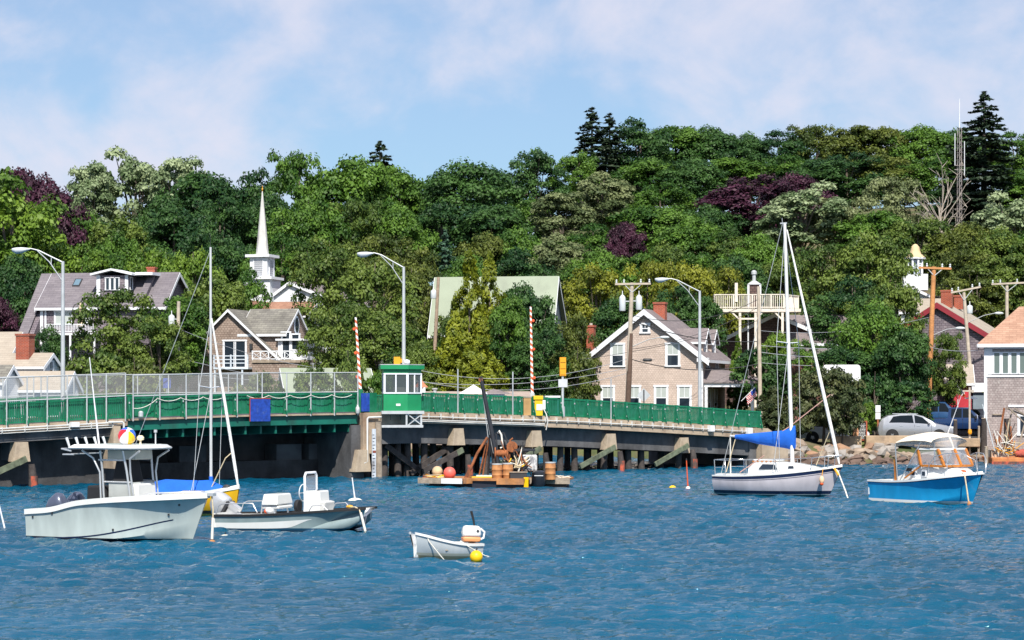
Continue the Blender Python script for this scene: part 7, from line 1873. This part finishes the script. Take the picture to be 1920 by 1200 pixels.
float_buoy('mooring_buoy', 1261, 915, 96.5, .15, YELF, 'small yellow buoy on open water under the bridge end', (1.1, 1, .8))
float_buoy('mooring_buoy', 422, 1009, 63.2, .13, FLW, 'white oval buoy with pink end by the centre console bow', (1.35, 1, .85), None, mat('pink_end', (.75, .12, .2), .5))
float_buoy('pickup_buoy', 666, 940, 84.6, .20, FLW, 'white pick up buoy with tall stick left of the work barge', (1.5, 1, .7), (660, 894, TRIM))
float_buoy('pickup_buoy', 10, 996, 66.8, .11, FLW, 'white pick up buoy with stick at the far left edge', (1.2, 1, .7), (-2, 945, TRIM))
float_buoy('mooring_buoy', 1590, 934, 88.0, .085, FLW, 'tiny white float off the sailboat bow', (1.4, 1, .8))
e = float_buoy('spar_buoy', 1290, 917, 96.4, .13, WHITE, 'white block float with thin red pole', (.9, .9, 1), (1287, 862, ORANGE))

# work barge -------------------------------------------------------------------------
def barge():
    d = 98.0; e = empty('work_barge', (XP(930, d), d, 0), R(-9)); tag(e, 'rusty timber work barge with tripod crane near the bridge', 'barge')
    PLK = mat('rusty_planks', (.42, .18, .06), .9, var=.35, vscale=2, bump=.4, bscale=10, dirt=(.22, .13, .09), dscale=1.5, dmin=.45, dmax=.7)
    MB().prism([(-3.35, -1.3, .36), (-1.25, -1.75, .36), (-.9, -1.3, .36), (1.5, -1.3, .36), (1.5, .2, .36), (3.4, .2, .36), (3.4, 1.5, .36), (-3.35, 1.5, .36)], (0, 0, .10)).build('deck', PLK, e)
    MB().prism([(-2.9, -1.1, -.3), (-.9, -1.2, -.3), (1.4, -1.1, -.3), (1.4, 1.4, -.3), (-2.9, 1.4, -.3)], (0, 0, .655)).build('float_hull', mat('black_hull', (.015, .017, .03), .5), e)
    MB().prism([(1.5, .3, -.2), (3.2, .3, -.2), (3.2, 1.4, -.2), (1.5, 1.4, -.2)], (0, 0, .555)).build('float_hull', mat('brown_hull', (.09, .045, .03), .7), e)
    MB().beam((-3.38, -1.32, .36), (-1.27, -1.79, .36), .06, .26).build('side_board', GREYWOOD, e); MB().beam((-2.25, -1.60, .36), (-1.25, -1.82, .36), .05, .24).build('white_side_board', WHITE, e)
    MB().beam((-1.2, -1.76, .36), (-.88, -1.34, .36), .05, .24).build('side_board', PLK, e); MB().beam((.25, -1.34, .34), (1.5, -1.34, .34), .06, .28).build('side_board', PLK, e); MB().beam((1.55, .15, .32), (3.4, .15, .32), .06, .28).build('side_board', GREYWOOD, e)
    DRUM = mat('rusty_drum', (.50, .23, .085), .8, var=.25, vscale=3, dirt=(.30, .12, .05), dscale=3, dmin=.5, dmax=.7)
    return e
bg = barge()
DRUM = mat('rusty_drum', (.50, .23, .085), .8, var=.25, vscale=3, dirt=(.30, .12, .05), dscale=3, dmin=.5, dmax=.7)
def drum(px, pyb, pyt, d, label):
    z0 = ZP(pyb, d); h = ZP(pyt, d) - z0; r = h * .30; e = empty('steel_drum', (XP(px, d), d, z0)); tag(e, label, 'drum')
    MB().lathe((0, 0, 0), [(r, 0), (r, h * .33), (r * 1.05, h * .35), (r, h * .37), (r, h * .65), (r * 1.05, h * .67), (r, h * .69), (r, h - .03)], 18).build('shell', DRUM, e, smooth=40); MB().lathe((0, 0, h - .03), [(r * 1.04, 0), (r * 1.04, .05), (r * .9, .05), (r * .9, .02)], 18).build('rim', GALV, e)
drum(932, 902, 870, 97.3, 'left one of the two rusty drums side by side on the barge'); drum(952, 902, 869, 97.4, 'right one of the two rusty drums side by side on the barge'); drum(1032, 899, 867, 97.6, 'lone rusty drum on the right end of the barge')
float_buoy('round_float', 843, 887, 97.5, .285, PINKM, 'coral pink ball float on the barge'); float_buoy('round_float', 820, 884, 97.9, .25, mat('tan_float', (.55, .40, .24), .8, var=.25), 'tan worn ball float on the barge beside the pink one')
def barge_gear():
    d = 98.0; k = d / F; e = empty('tripod_crane', (XP(930, d), d, ZP(903, d))); tag(e, 'black tripod crane with tall boom standing on the barge', 'crane')
    z0 = ZP(903, d); Q = lambda x, y, o=0.0: V(((x - 930) * k, o, ZP(y, d) - z0))
    BLK = mat('black_steel', (.035, .037, .045), .45, .3, var=.2)
    MB().tube([Q(934, 872), Q(918, 790), Q(901, 706)], [.11, .10, .085], 9).build('boom', BLK, e, smooth=60)
    MB().tube([Q(876, 893, -.2), Q(895, 850, -.1), Q(914, 820)], .065, 7).build('leg', RUST, e, smooth=60); MB().tube([Q(915, 893, .4), Q(917, 860, .2), Q(919, 815)], .05, 7).build('leg', BLK, e, smooth=60); MB().tube([Q(960, 875, .8), Q(945, 830, .5), Q(935, 812, .2)], .05, 7).build('leg', BLK, e, smooth=60)
    MB().box(Q(876, 893, -.2), (.22, .1, .55), Matrix.Rotation(R(28), 3, 'Y')).build('leg_foot', RUST, e)
    m = MB(); m.tube([Q(901, 708), Q(908, 760), Q(915, 820)], .018, 5); m.tube([Q(903, 712), Q(914, 790), Q(925, 850)], .014, 5); m.build('hoist_line', GALV, e)
    MB().lathe(Q(901, 712, -.08), [(.10, 0), (.10, .16)], 12, axis=(0, 1, 0)).build('sheave', RUST, e)
    e2 = empty('winch_engine', (XP(965, d), d + .3, z0)); tag(e2, 'black winch engine with hoses and a white hood on the barge', 'winch')
    q = lambda x, y, o=0.0: V(((x - 965) * k, o, ZP(y, d) - z0))
    MB().bb(-.75, .55, -.3, .5, .0, .55).build('engine_block', DARK, e2, bevel=.04); MB().lathe(q(946, 850, -.3), [(.14, -.45), (.3, -.45), (.3, -.4), (.16, -.38), (.16, .1), (.3, .12), (.3, .17), (.1, .17)], 14, axis=(1, 0, 0)).build('winch_drum', RUST, e2, smooth=30)
    MB().box(q(992, 868, -.1), (.75, .55, .75)).build('white_hood', mat('scuffed_white_hood', (.62, .62, .62), .6, var=.2, dirt=(.2, .2, .22), dscale=3, dmin=.48, dmax=.6), e2, bevel=.08)
    m = MB(); m.beam(q(935, 870), q(930, 812), .06); m.beam(q(930, 812), q(945, 812), .06); m.beam(q(945, 812), q(962, 855), .06); m.bb(*[q(965, 0).x, q(1003, 0).x], -.4, .4, q(0, 846).z, q(0, 842).z); m.build('frame', BLK, e2)
    for x in (967, 1001): MB().beam(q(x, 895), q(x, 845), .05).build('frame_post', BLK, e2)
    rng = random.Random(6)
    for i in range(14):
        a = q(rng.uniform(935, 1000), rng.uniform(828, 880), -.45); b = q(rng.uniform(935, 1000), rng.uniform(850, 895), -.45); c = a.lerp(b, .5) + V((rng.uniform(-.3, .3), -.1, -.25))
        MB().tube([a, a.lerp(c, .6) + V((0, -.05, -.05)), c, c.lerp(b, .5) + V((.05, 0, .02)), b], .028, 6).build('hose', [ROPE, RUST, BLACK, ROPEW, YELF][i % 5], e2, smooth=60)
    MB().tube([q(934, 812, -.2), q(936, 808, -.3), q(940, 815, -.3), q(943, 838, -.3), q(938, 840, -.3)], .045, 7).build('hook', ROPEW, e2, smooth=60)
    for i in range(12):
        a = q(rng.uniform(938, 1000), rng.uniform(820, 870), -.35); b = q(rng.uniform(938, 1000), rng.uniform(855, 898), -.4); c = a.lerp(b, .5) + V((rng.uniform(-.25, .25), -.08, -.3))
        MB().tube([a, a.lerp(c, .6), c, b], .022, 5).build('cable', [BLACK, TIMBER, RUST][i % 3], e2, smooth=60)
    MB().lathe(q(960, 838, -.35), [(.05, 0), (.24, 0), (.26, .03), (.24, .06), (.05, .06)], 16, axis=(0, 1, 0)).build('gear_wheel', RUST, e2, smooth=30); MB().tube([q(955, 860, -.2), q(957, 825, -.2), q(962, 822, -.2)], .05, 8).build('exhaust', RUST, e2, smooth=60)
    MB().box(q(955, 872, -.1), (.9, .4, .5)).build('engine_cover', mat('oily_green_paint', (.03, .06, .045), .5, var=.4, vscale=4, dirt=(.2, .09, .04), dscale=3, dmin=.5, dmax=.65), e2, bevel=.05)
    for x0, y0, x1, y1 in ((905, 893, 917, 822), (926, 890, 918, 822), (898, 893, 912, 830)): MB().beam(Q(x0, y0, .3), Q(x1, y1, .1), .05).build('strut', RUST if x0 < 920 else BLK, e)
    b = empty('barge_outboard', (XP(1010, d - .6), d - .6, ZP(905, d))); tag(b, 'black outboard engine hanging on the barge', 'outboard motor')
    secs = [[(.33 * w * math.cos(a), .30 * w * math.sin(a), z) for a in np.linspace(0, 2 * math.pi, 14, endpoint=False)] for z, w in ((-.2, .7), (0, .95), (.3, 1.0), (.5, .95), (.58, .5))]
    MB().loft(secs, True, True, True).build('cowl', mat('black_motor', (.012, .014, .02), .3, coat=.3), b, smooth=50); MB().box((0, .05, -.45), (.2, .25, .6)).build('leg', BLACK, b); MB().bb(-.2, .2, -.31, -.29, .34, .37).build('stripe', WHITE, b)
    g = empty('net_pile', (XP(812, d), d - .2, ZP(899, d))); tag(g, 'heap of yellow and orange rope on the left end of the barge', 'rope')
    for i in range(16):
        p = [V((rng.uniform(-.5, .8), rng.uniform(-.4, .2), rng.uniform(0, .28) * (1 - abs(j - 3) / 4))) for j in range(6)]; MB().tube(p, .022, 5).build('strand', [AMBER, ROPE, YELF, RUST][i % 4], g, smooth=60)
    g = empty('plank_pile', (XP(905, d), d + .2, ZP(897, d))); tag(g, 'yellow and grey boards lying behind the crane foot', 'boards')
    MB().bb(-.6, .5, -.2, .2, 0, .08).build('board', YELF, g); MB().bb(-.3, .7, -.1, .3, .083, .14).build('board', TRANS, g); MB().bb(-.7, .2, .2, .5, 0, .07).build('board', GREYWOOD, g)
    g = empty('rope_heap', (XP(1052, d), d, ZP(899, d))); tag(g, 'pale rope heap on the right end of the barge', 'rope')
    for i in range(9): MB().tube([V((rng.uniform(-.25, .45), rng.uniform(-.2, .2), rng.uniform(.0, .18))) for j in range(5)], .022, 5).build('strand', [ROPE, ROPEW, GREYWOOD][i % 3], g, smooth=60)
    g = empty('oilskin', (XP(987, d - 1.2), d - 1.2, ZP(911, d))); tag(g, 'yellow oilskin hanging over the barge edge', 'cloth'); MB().loft([[(-.12 + .03 * i, -.05 - .02 * (i % 2), z) for i in range(8)] for z in (0, .2, .42)]).build('cloth', YELF, g, smooth=60); MB().beam((-.12, -.03, .42), (.1, -.03, .42), .04).build('fold', YELF, g)
    g = empty('dark_crate', (XP(972, d), d - .8, ZP(902, d))); tag(g, 'dark crate between the drums and the outboard on the barge', 'crate'); MB().bb(-.38, .38, -.25, .25, 0, .42).build('box', DARK, g, bevel=.02); MB().bb(-.42, .42, -.28, .28, .423, .46).build('lid', GREYWOOD, g)
barge_gear()

# sailboat at right ---------------------------------------------------------------------
def sloop():
    e = boat('sailboat', 1461, 88.6, 33, 'white hulled sailboat with blue sail cover moored right of the bridge', 'sailboat', trim=-.6)
    st = [(-2.75, .72, .86, .50, .10, .02), (-1.8, .98, .86, .66, -.02, -.2), (-.6, 1.12, .90, .78, -.08, -.34), (.6, 1.05, .98, .66, -.06, -.34), (1.7, .70, 1.10, .36, .02, -.24), (2.4, .32, 1.20, .14, .12, -.06), (2.85, .03, 1.27, .01, .3, .12)]
    H = Hull(st, 36, -.30, .55)
    H.shell(MB()).build('hull', hullpaint('lilac_white_gelcoat', (.60, .55, .58), [(.10, (.012, .07, .085)), (.125, (.35, .40, .42)), (.26, (.008, .014, .05))]), e, smooth=50)
    m = MB(); H.band(m, .04, .15, .008); m.build('navy_sheer_band', NAVYP, e, smooth=60); m = MB(); H.band(m, .19, .205, .008); m.build('thin_navy_line', NAVYP, e, smooth=60)
    H.gunwale(MB(), .06, .03, .018).build('toe_rail', GELW, e, smooth=40); H.deck(MB(), .0, 0, 1, .03, .08, 7).build('deck', GELW, e, smooth=60)
    secs = []
    for x, w, z0, z1 in ((-1.15, .60, .88, 1.30), (-.9, .66, .88, 1.46), (.1, .70, .92, 1.44), (.9, .60, .98, 1.38), (1.6, .38, 1.06, 1.26), (1.95, .2, 1.12, 1.18)):
        secs.append([(x, -w, z0), (x, -w * .86, z1 - .06), (x, -w * .6, z1), (x, w * .6, z1), (x, w * .86, z1 - .06), (x, w, z0)])
    MB().loft(secs, False, True, True).build('cabin', GELW, e, smooth=40)
    for s in (-1, 1):
        MB().prism([(-.62, s * .655, 1.14), (.25, s * .675, 1.15), (.10, s * .63, 1.34), (-.45, s * .60, 1.35)], (0, s * .02, 0)).build('cabin_window', PANE, e); MB().prism([(.7, s * .60, 1.18), (.95, s * .57, 1.19), (.92, s * .54, 1.28), (.72, s * .57, 1.28)], (0, s * .02, 0)).build('cabin_window', PANE, e)
    MB().bb(-1.0, .1, -.38, .38, 1.46, 1.54).build('sliding_hatch', GELW, e, bevel=.03)
    m = MB()
    for i in range(6): m.bb(-.95 + i * .2, -.87 + i * .2, -.56, -.5, 1.44, 1.49)
    m.build('handrail', TEAK, e)
    z = 11.3; mx = .62; lean = -.25
    MB().tube([(mx, 0, 1.3), (mx + lean * .5, 0, 6), (mx + lean, 0, z)], [.085, .08, .065], 10).build('mast', mat('white_spar', (.70, .70, .69), .4, var=.08), e, smooth=60)
    MB().bb(mx + lean - .2, mx + lean + .1, -.015, .015, z, z + .06).tube([(mx + lean - .1, 0, z), (mx + lean - .12, 0, z + .25)], .012, 5).build('masthead', GALV, e)
    MB().tube([(mx - .1, 0, 2.25), (-1.8, 0, 2.48), (-2.25, 0, 2.5)], .045, 8).build('boom', SPAR, e, smooth=60)
    secs = []
    for x, zt, zb, w in ((mx + .14, 2.95, 1.98, .07), (mx - .05, 2.86, 1.94, .12), (mx - .35, 2.74, 2.0, .15), (-.9, 2.64, 2.16, .13), (-1.6, 2.58, 2.32, .10), (-2.0, 2.56, 2.38, .08)):
        secs.append([(x, w * math.cos(a), lerp(zb, zt, .5) + (zt - zb) / 2 * math.sin(a)) for a in np.linspace(0, 2 * math.pi, 12, endpoint=False)])
    MB().loft(secs, True, True, True).build('sail_cover', BLUEC, e, smooth=50)
    bow = V((2.72, 0, 1.36)); jt = V((mx + lean + .10, 0, z - .25)); MB().tube([bow, bow.lerp(jt, .04), bow.lerp(jt, .3), bow.lerp(jt, .7), jt], [.03, .075, .075, .055, .03], 8).build('furled_jib', SAILC, e, smooth=60)
    zsr = 6.35; MB().tube([(mx - .16, -1.05, zsr + .05), (mx - .12, 0, zsr), (mx - .16, 1.05, zsr + .05)], .025, 6).build('spreader', TRIM, e)
    stays(e, GALV, [((mx - .16, -1.05, zsr + .05), (mx + lean, 0, z - .3)), ((mx - .16, 1.05, zsr + .05), (mx + lean, 0, z - .3)), ((mx - .16, -1.05, zsr + .05), (mx - .1, -1.0, .95)), ((mx - .16, 1.05, zsr + .05), (mx - .1, 1.0, .95)), ((-2.7, 0, .9), (mx + lean - .1, 0, z)), ((mx - .12, 0, zsr - .1), (mx - .45, -.95, .95))], .012)
    line(e, [(2.35, 0, 4.2), (mx - .1, 0, 2.9), (-.7, -.05, 2.2)], .02, mat('pink_rope', (.62, .36, .30), .9), 'topping_line'); line(e, [(2.4, 0, 2.9), (1.6, .2, 1.3)], .018, ROPE, 'sheet'); line(e, [(-2.0, 0, 2.4), (-2.3, -.3, 1.0)], .02, ROPE, 'main_sheet'); line(e, [(-2.25, 0, 2.45), (-2.4, .3, .95)], .03, ROPEW, 'main_sheet'); line(e, [(-.4, -.55, 1.7), (-1.5, -.6, 1.0)], .02, mat('pink_rope', (.62, .36, .30), .9), 'sheet')
    m = MB()
    for s in (-1, 1):
        m.tube([(-2.05, s * .86, .88), (-2.05, s * .86, 1.5), (-2.65, s * .70, 1.52), (-2.68, 0, 1.52)], .018, 6); m.tube([(-2.62, s * .68, .88), (-2.65, s * .70, 1.52)], .018, 6); m.tube([(-2.05, s * .86, 1.2), (-2.64, s * .70, 1.2)], .014, 6)
    m.build('stern_rail', STEEL, e, smooth=60)
    m = MB()
    for s in (-1, 1): m.tube([(1.75, s * .66, 1.12), (1.8, s * .62, 1.62), (2.4, s * .32, 1.70), (2.82, 0, 1.72)], .018, 6); m.tube([(2.35, s * .33, 1.2), (2.4, s * .32, 1.70)], .016, 6)
    m.build('bow_rail', STEEL, e, smooth=60)
    for s in (-1, 1):
        for x, w in ((-1.0, 1.04), (.35, 1.04)): MB().tube([(x, s * w, .9), (x, s * w, 1.52)], .016, 6).build('stanchion', STEEL, e)
        MB().tube([(-2.05, s * .86, 1.5), (-1.0, s * 1.04, 1.52), (.35, s * 1.04, 1.54), (1.8, s * .62, 1.62)], .008, 5).build('lifeline', STEEL, e)
    line(e, [(2.5, -.25, 1.22), (2.75, -.25, 1.1), (3.2, -.55, .35), (3.45, -.75, -.08)], .03, ROPEW); MB().tube([(2.62, -.25, 1.18), (2.85, -.35, .9)], .05, 7).build('chafe_gear', AMBER, e, smooth=60)
    line(e, [(2.2, -.45, 1.18), (2.2, -.55, .9)], .014, AMBER); f = MB().ball((2.2, -.58, .72), .11, 10, (1, 1, 1.6)).build('fender', mat('peach_fender', (.78, .52, .32), .6), e, smooth=60); MB().ball((2.2, -.59, .57), .085, 8).build('fender_foot', ORANGE, f, smooth=60)
sloop()

# blue bass boat ---------------------------------------------------------------------
def blue_boat():
    e = boat('blue_cabin_boat', 1748, 82.6, 54, 'bright blue cabin boat with cream canopy at right')
    st = [(-2.5, .98, .86, .92, .02, -.2), (-1.4, 1.05, .86, .98, .02, -.26), (-.2, 1.10, .92, .96, .05, -.3), (.9, 1.06, 1.04, .76, .14, -.3), (1.7, .84, 1.14, .46, .26, -.22), (2.2, .52, 1.21, .2, .38, -.08), (2.55, .05, 1.26, .012, .52, .1)]
    H = Hull(st, 36, .22, .5)
    H.shell(MB()).build('hull', hullpaint('bright_blue_gelcoat', (.014, .31, .62), [(.06, (.50, .42, .25)), (.16, (.74, .74, .72))], .18), e, smooth=40)
    H.gunwale(MB(), .14, .05, .03).build('gunwale', GELW, e, smooth=40); m = MB(); H.band(m, .065, .09, .012); m.build('navy_sheer_line', NAVYP, e)
    mb = MB(); H.inner(mb, .12, .4, 0, .45); H.deck(mb, .0, .43, 1, .1, .08, 7); mb.bb(-2.5, -2.44, -.95, .95, .3, .87); mb.build('deck', GELW, e, smooth=40)
    secs = []
    for x, w, z0, z1 in ((-.55, .88, .84, 1.22), (-.1, .92, .90, 1.48), (.8, .84, .97, 1.52), (1.3, .66, 1.04, 1.44), (1.7, .46, 1.12, 1.32), (1.95, .26, 1.18, 1.22)):
        secs.append([(x, -w, z0), (x, -w * .92, z1 - .05), (x, -w * .7, z1 + .02), (x, w * .7, z1 + .02), (x, w * .92, z1 - .05), (x, w, z0)])
    MB().loft(secs, False, True, True).build('trunk_cabin', GELW, e, smooth=40)
    MB().prism([(-.55, -.86, .84), (-.55, -.84, 1.22), (-1.3, -.95, .88)], (0, .05, 0)).build('coaming', GELW, e); MB().prism([(-.55, .86, .84), (-.55, .84, 1.22), (-1.3, .95, .88)], (0, -.05, 0)).build('coaming', GELW, e)
    for s in (-1, 1):
        for x in (-.12, .42):
            w = MB().box((x, s * .905, 1.20), (.22, .05, .24)).build('cabin_window', TRIM, e); MB().box((x, s * .925, 1.20), (.15, .04, .16)).build('pane', PANE, w)
        MB().tube([(.3, s * .88, 1.44), (.35, s * .88, 1.52), (.75, s * .84, 1.54), (.82, s * .82, 1.48)], .022, 6).build('handrail', TEAK, e)
    MB().box((-.35, -.92, 1.33), (.3, .05, .12)).build('instrument_box', BLACK, e)
    # wooden windscreen
    wz0, wz1 = 1.50, 2.14
    fr = [(.05, -.92), (.98, -.74), (1.12, 0), (.98, .74), (.05, .92)]; tp = [(-.12, -.90), (.66, -.72), (.78, 0), (.66, .72), (-.12, .90)]
    for i, (a, b) in enumerate(zip(fr, tp)): MB().beam((*a, wz0), (*b, wz1), .10, .07).build('screen_post', TEAK, e)
    for i in range(4):
        A, B, C, D = V((*fr[i], wz0)), V((*fr[i + 1], wz0)), V((*tp[i + 1], wz1)), V((*tp[i], wz1))
        MB().beam(A, B, .07, .08).build('screen_sill', TEAK, e); MB().beam(D, C, .06, .07).build('screen_header', GELW, e); MB().add([A, B, C, D], [(0, 1, 2, 3)]).build('screen_pane', glass('screen_glass', (.50, .52, .58), .06, .30), e)
    MB().beam((.05, -.92, wz0), (-.7, -.96, 1.0), .05).build('side_brace', TEAK, e); MB().prism([(.02, -.91, 1.5), (-.13, -.895, 2.12), (-.6, -.94, 1.5)], (0, .03, 0)).build('side_pane', glass('screen_glass'), e)
    # canopy with vinyl
    def arch(x, z, w, h, n=9): return [(x, w * math.cos(a), z + h * math.sin(a)) for a in np.linspace(math.pi, 0, n)]
    MB().loft([arch(-1.1, 2.34, 1.02, .16), arch(-.8, 2.40, 1.05, .28), arch(-.2, 2.46, 1.05, .32), arch(.3, 2.45, 1.0, .28), arch(.55, 2.40, .94, .20)]).build('canopy', CREAMC, e, smooth=60)
    MB().loft([arch(-1.13, 2.14, 1.03, .13), arch(-1.1, 2.34, 1.025, .16)]).build('canopy_valance', CREAMC, e, smooth=60)
    MB().loft([arch(.55, 2.39, .94, .20), [(lerp(-.12, .80, math.sin(q * math.pi)), lerp(-.90, .90, q), wz1 + .03) for q in np.linspace(0, 1, 9)]]).build('vinyl_front', VINYL, e, smooth=60)
    for s in (-1, 1): MB().add([(-1.1, s * 1.03, 2.32), (.3, s * 1.005, 2.44), (.52, s * .94, 2.39), (-.12, s * .905, wz1 + .02)], [(0, 1, 2, 3)]).build('vinyl_side', VINYL, e)
    for s in (-1, 1): MB().tube([(-1.1, s * 1.03, 2.32), (-1.02, s * 1.0, .9)], .024, 6).build('canopy_pole', STEEL, e, smooth=60); MB().tube([(.1, s * 1.0, 2.4), (-.9, s * 1.0, .9)], .02, 6).build('canopy_pole', STEEL, e, smooth=60)
    MB().beam((.77, 0, wz1), (.55, 0, 2.60), .07, .03).build('centre_seam', CREAMC, e)
    MB().beam((-.95, -1.02, .88), (-1.0, -1.01, 1.7), .1, .05).build('wooden_post', TEAK, e)
    m = MB()
    for s in (-1, 1): m.tube([(.65, s * 1.0, 1.02), (.75, s * .98, 1.55), (1.0, s * .95, 1.86), (1.5, s * .82, 2.0), (2.1, s * .55, 1.98), (2.45, s * .30, 1.75), (2.5, s * .22, 1.26)], .018, 6); m.tube([(1.55, s * .86, 1.14), (1.5, s * .82, 2.0)], .015, 6)
    m.build('bow_rail', STEEL, e, smooth=60)
    MB().tube([(-.2, .7, 2.6), (.5, .7, 4.2)], [.02, .008], 5).build('antenna', TRIM, e)
    line(e, [(1.6, -.1, 1.25), (2.0, -.5, 1.25), (2.2, -.6, 1.15), (2.35, -.62, .5), (2.42, -.6, .0)], .028); MB().ball((1.75, -.2, 1.30), .1, 8, (1.5, 1, .7)).build('rope_coil', ORANGE, e, smooth=60); MB().ball((2.42, -.6, .08), .11, 9, (.8, .8, 1.3)).build('line_float', mat('rust_brown_float', (.42, .19, .07), .8), e, smooth=60)
blue_boat()
for o in [o for o in bpy.data.objects if o.parent and o.parent.name.startswith('blue_cabin_boat')]:
    if o.name.split('.')[0] in ('screen_post', 'screen_sill', 'screen_header', 'screen_pane', 'side_brace', 'side_pane', 'canopy', 'canopy_valance', 'vinyl_front', 'vinyl_side', 'canopy_pole', 'centre_seam', 'antenna'): o.location.x = .28; o.scale = (1.08, 1.06, 1.0)

# rusty fishing boat at the right edge -------------------------------------------------
def trawler():
    d = 131.2; k = d / F; e = empty('fishing_boat', (XP(1900, d), d, 0)); tag(e, 'rust streaked fishing boat with gallows at the right edge', 'fishing boat')
    q = lambda x, y, o=0.0: V(((x - 1900) * k, o, ZP(y, d)))
    RO = mat('orange_rust_hull', (.52, .20, .07), .85, var=.3, vscale=2, dirt=(.30, .08, .04), dscale=1.5, dmin=.48, dmax=.65)
    MB().bb(q(1856, 0).x, 3.5, -.6, 2.4, -.4, ZP(857, d)).build('hull', RO, e, bevel=.06); MB().bb(q(1855, 0).x, 3.5, -.68, -.6, .02, .18).build('waterline', REDRUST, e)
    MB().box(q(1871, 851, .1), (.95, .9, .55)).build('white_box', mat('rusty_white', (.62, .56, .46), .7, var=.2, dirt=(.45, .2, .08), dscale=2, dmin=.5, dmax=.65), e, bevel=.04)
    for (x0, y0, x1, y1, w) in ((1868, 850, 1885, 765, .09), (1885, 765, 1925, 780, .08), (1876, 845, 1900, 770, .07), (1890, 765, 1930, 800, .07), (1900, 765, 1935, 785, .07), (1905, 850, 1925, 790, .08), (1897, 845, 1897, 800, .1)): MB().beam(q(x0, y0, -.2), q(x1, y1, .3), w).build('gallows_bar', GREYWOOD if w < .09 else RUST, e)
    MB().bb(*[q(1888, 0).x, q(1897, 0).x], .3, .8, ZP(850, d), ZP(785, d)).build('mast_post', TIMBER, e)
    rng = random.Random(12)
    for i in range(26):
        a = q(rng.uniform(1858, 1918), rng.uniform(790, 850), -.5); b = q(rng.uniform(1858, 1918), rng.uniform(830, 856), -.6); c = a.lerp(b, .5) + V((0, 0, -.25))
        MB().tube([a, a.lerp(c, .7), c, b], .025, 5).build('net_line', [ROPE, RUST, AMBER, ROPEW, TIMBER][i % 5], e, smooth=60)
    MB().ball(q(1915, 850, -.4), .45, 10, (1.4, .8, .6)).build('net_heap', mat('red_net', (.45, .09, .06), .9, var=.3, bump=.8, bscale=12), e, smooth=60)
    MB().tube([q(1861, 845, -.6), q(1838, 758, -.6)], .03, 6).build('outrigger', TRANS, e)
trawler()
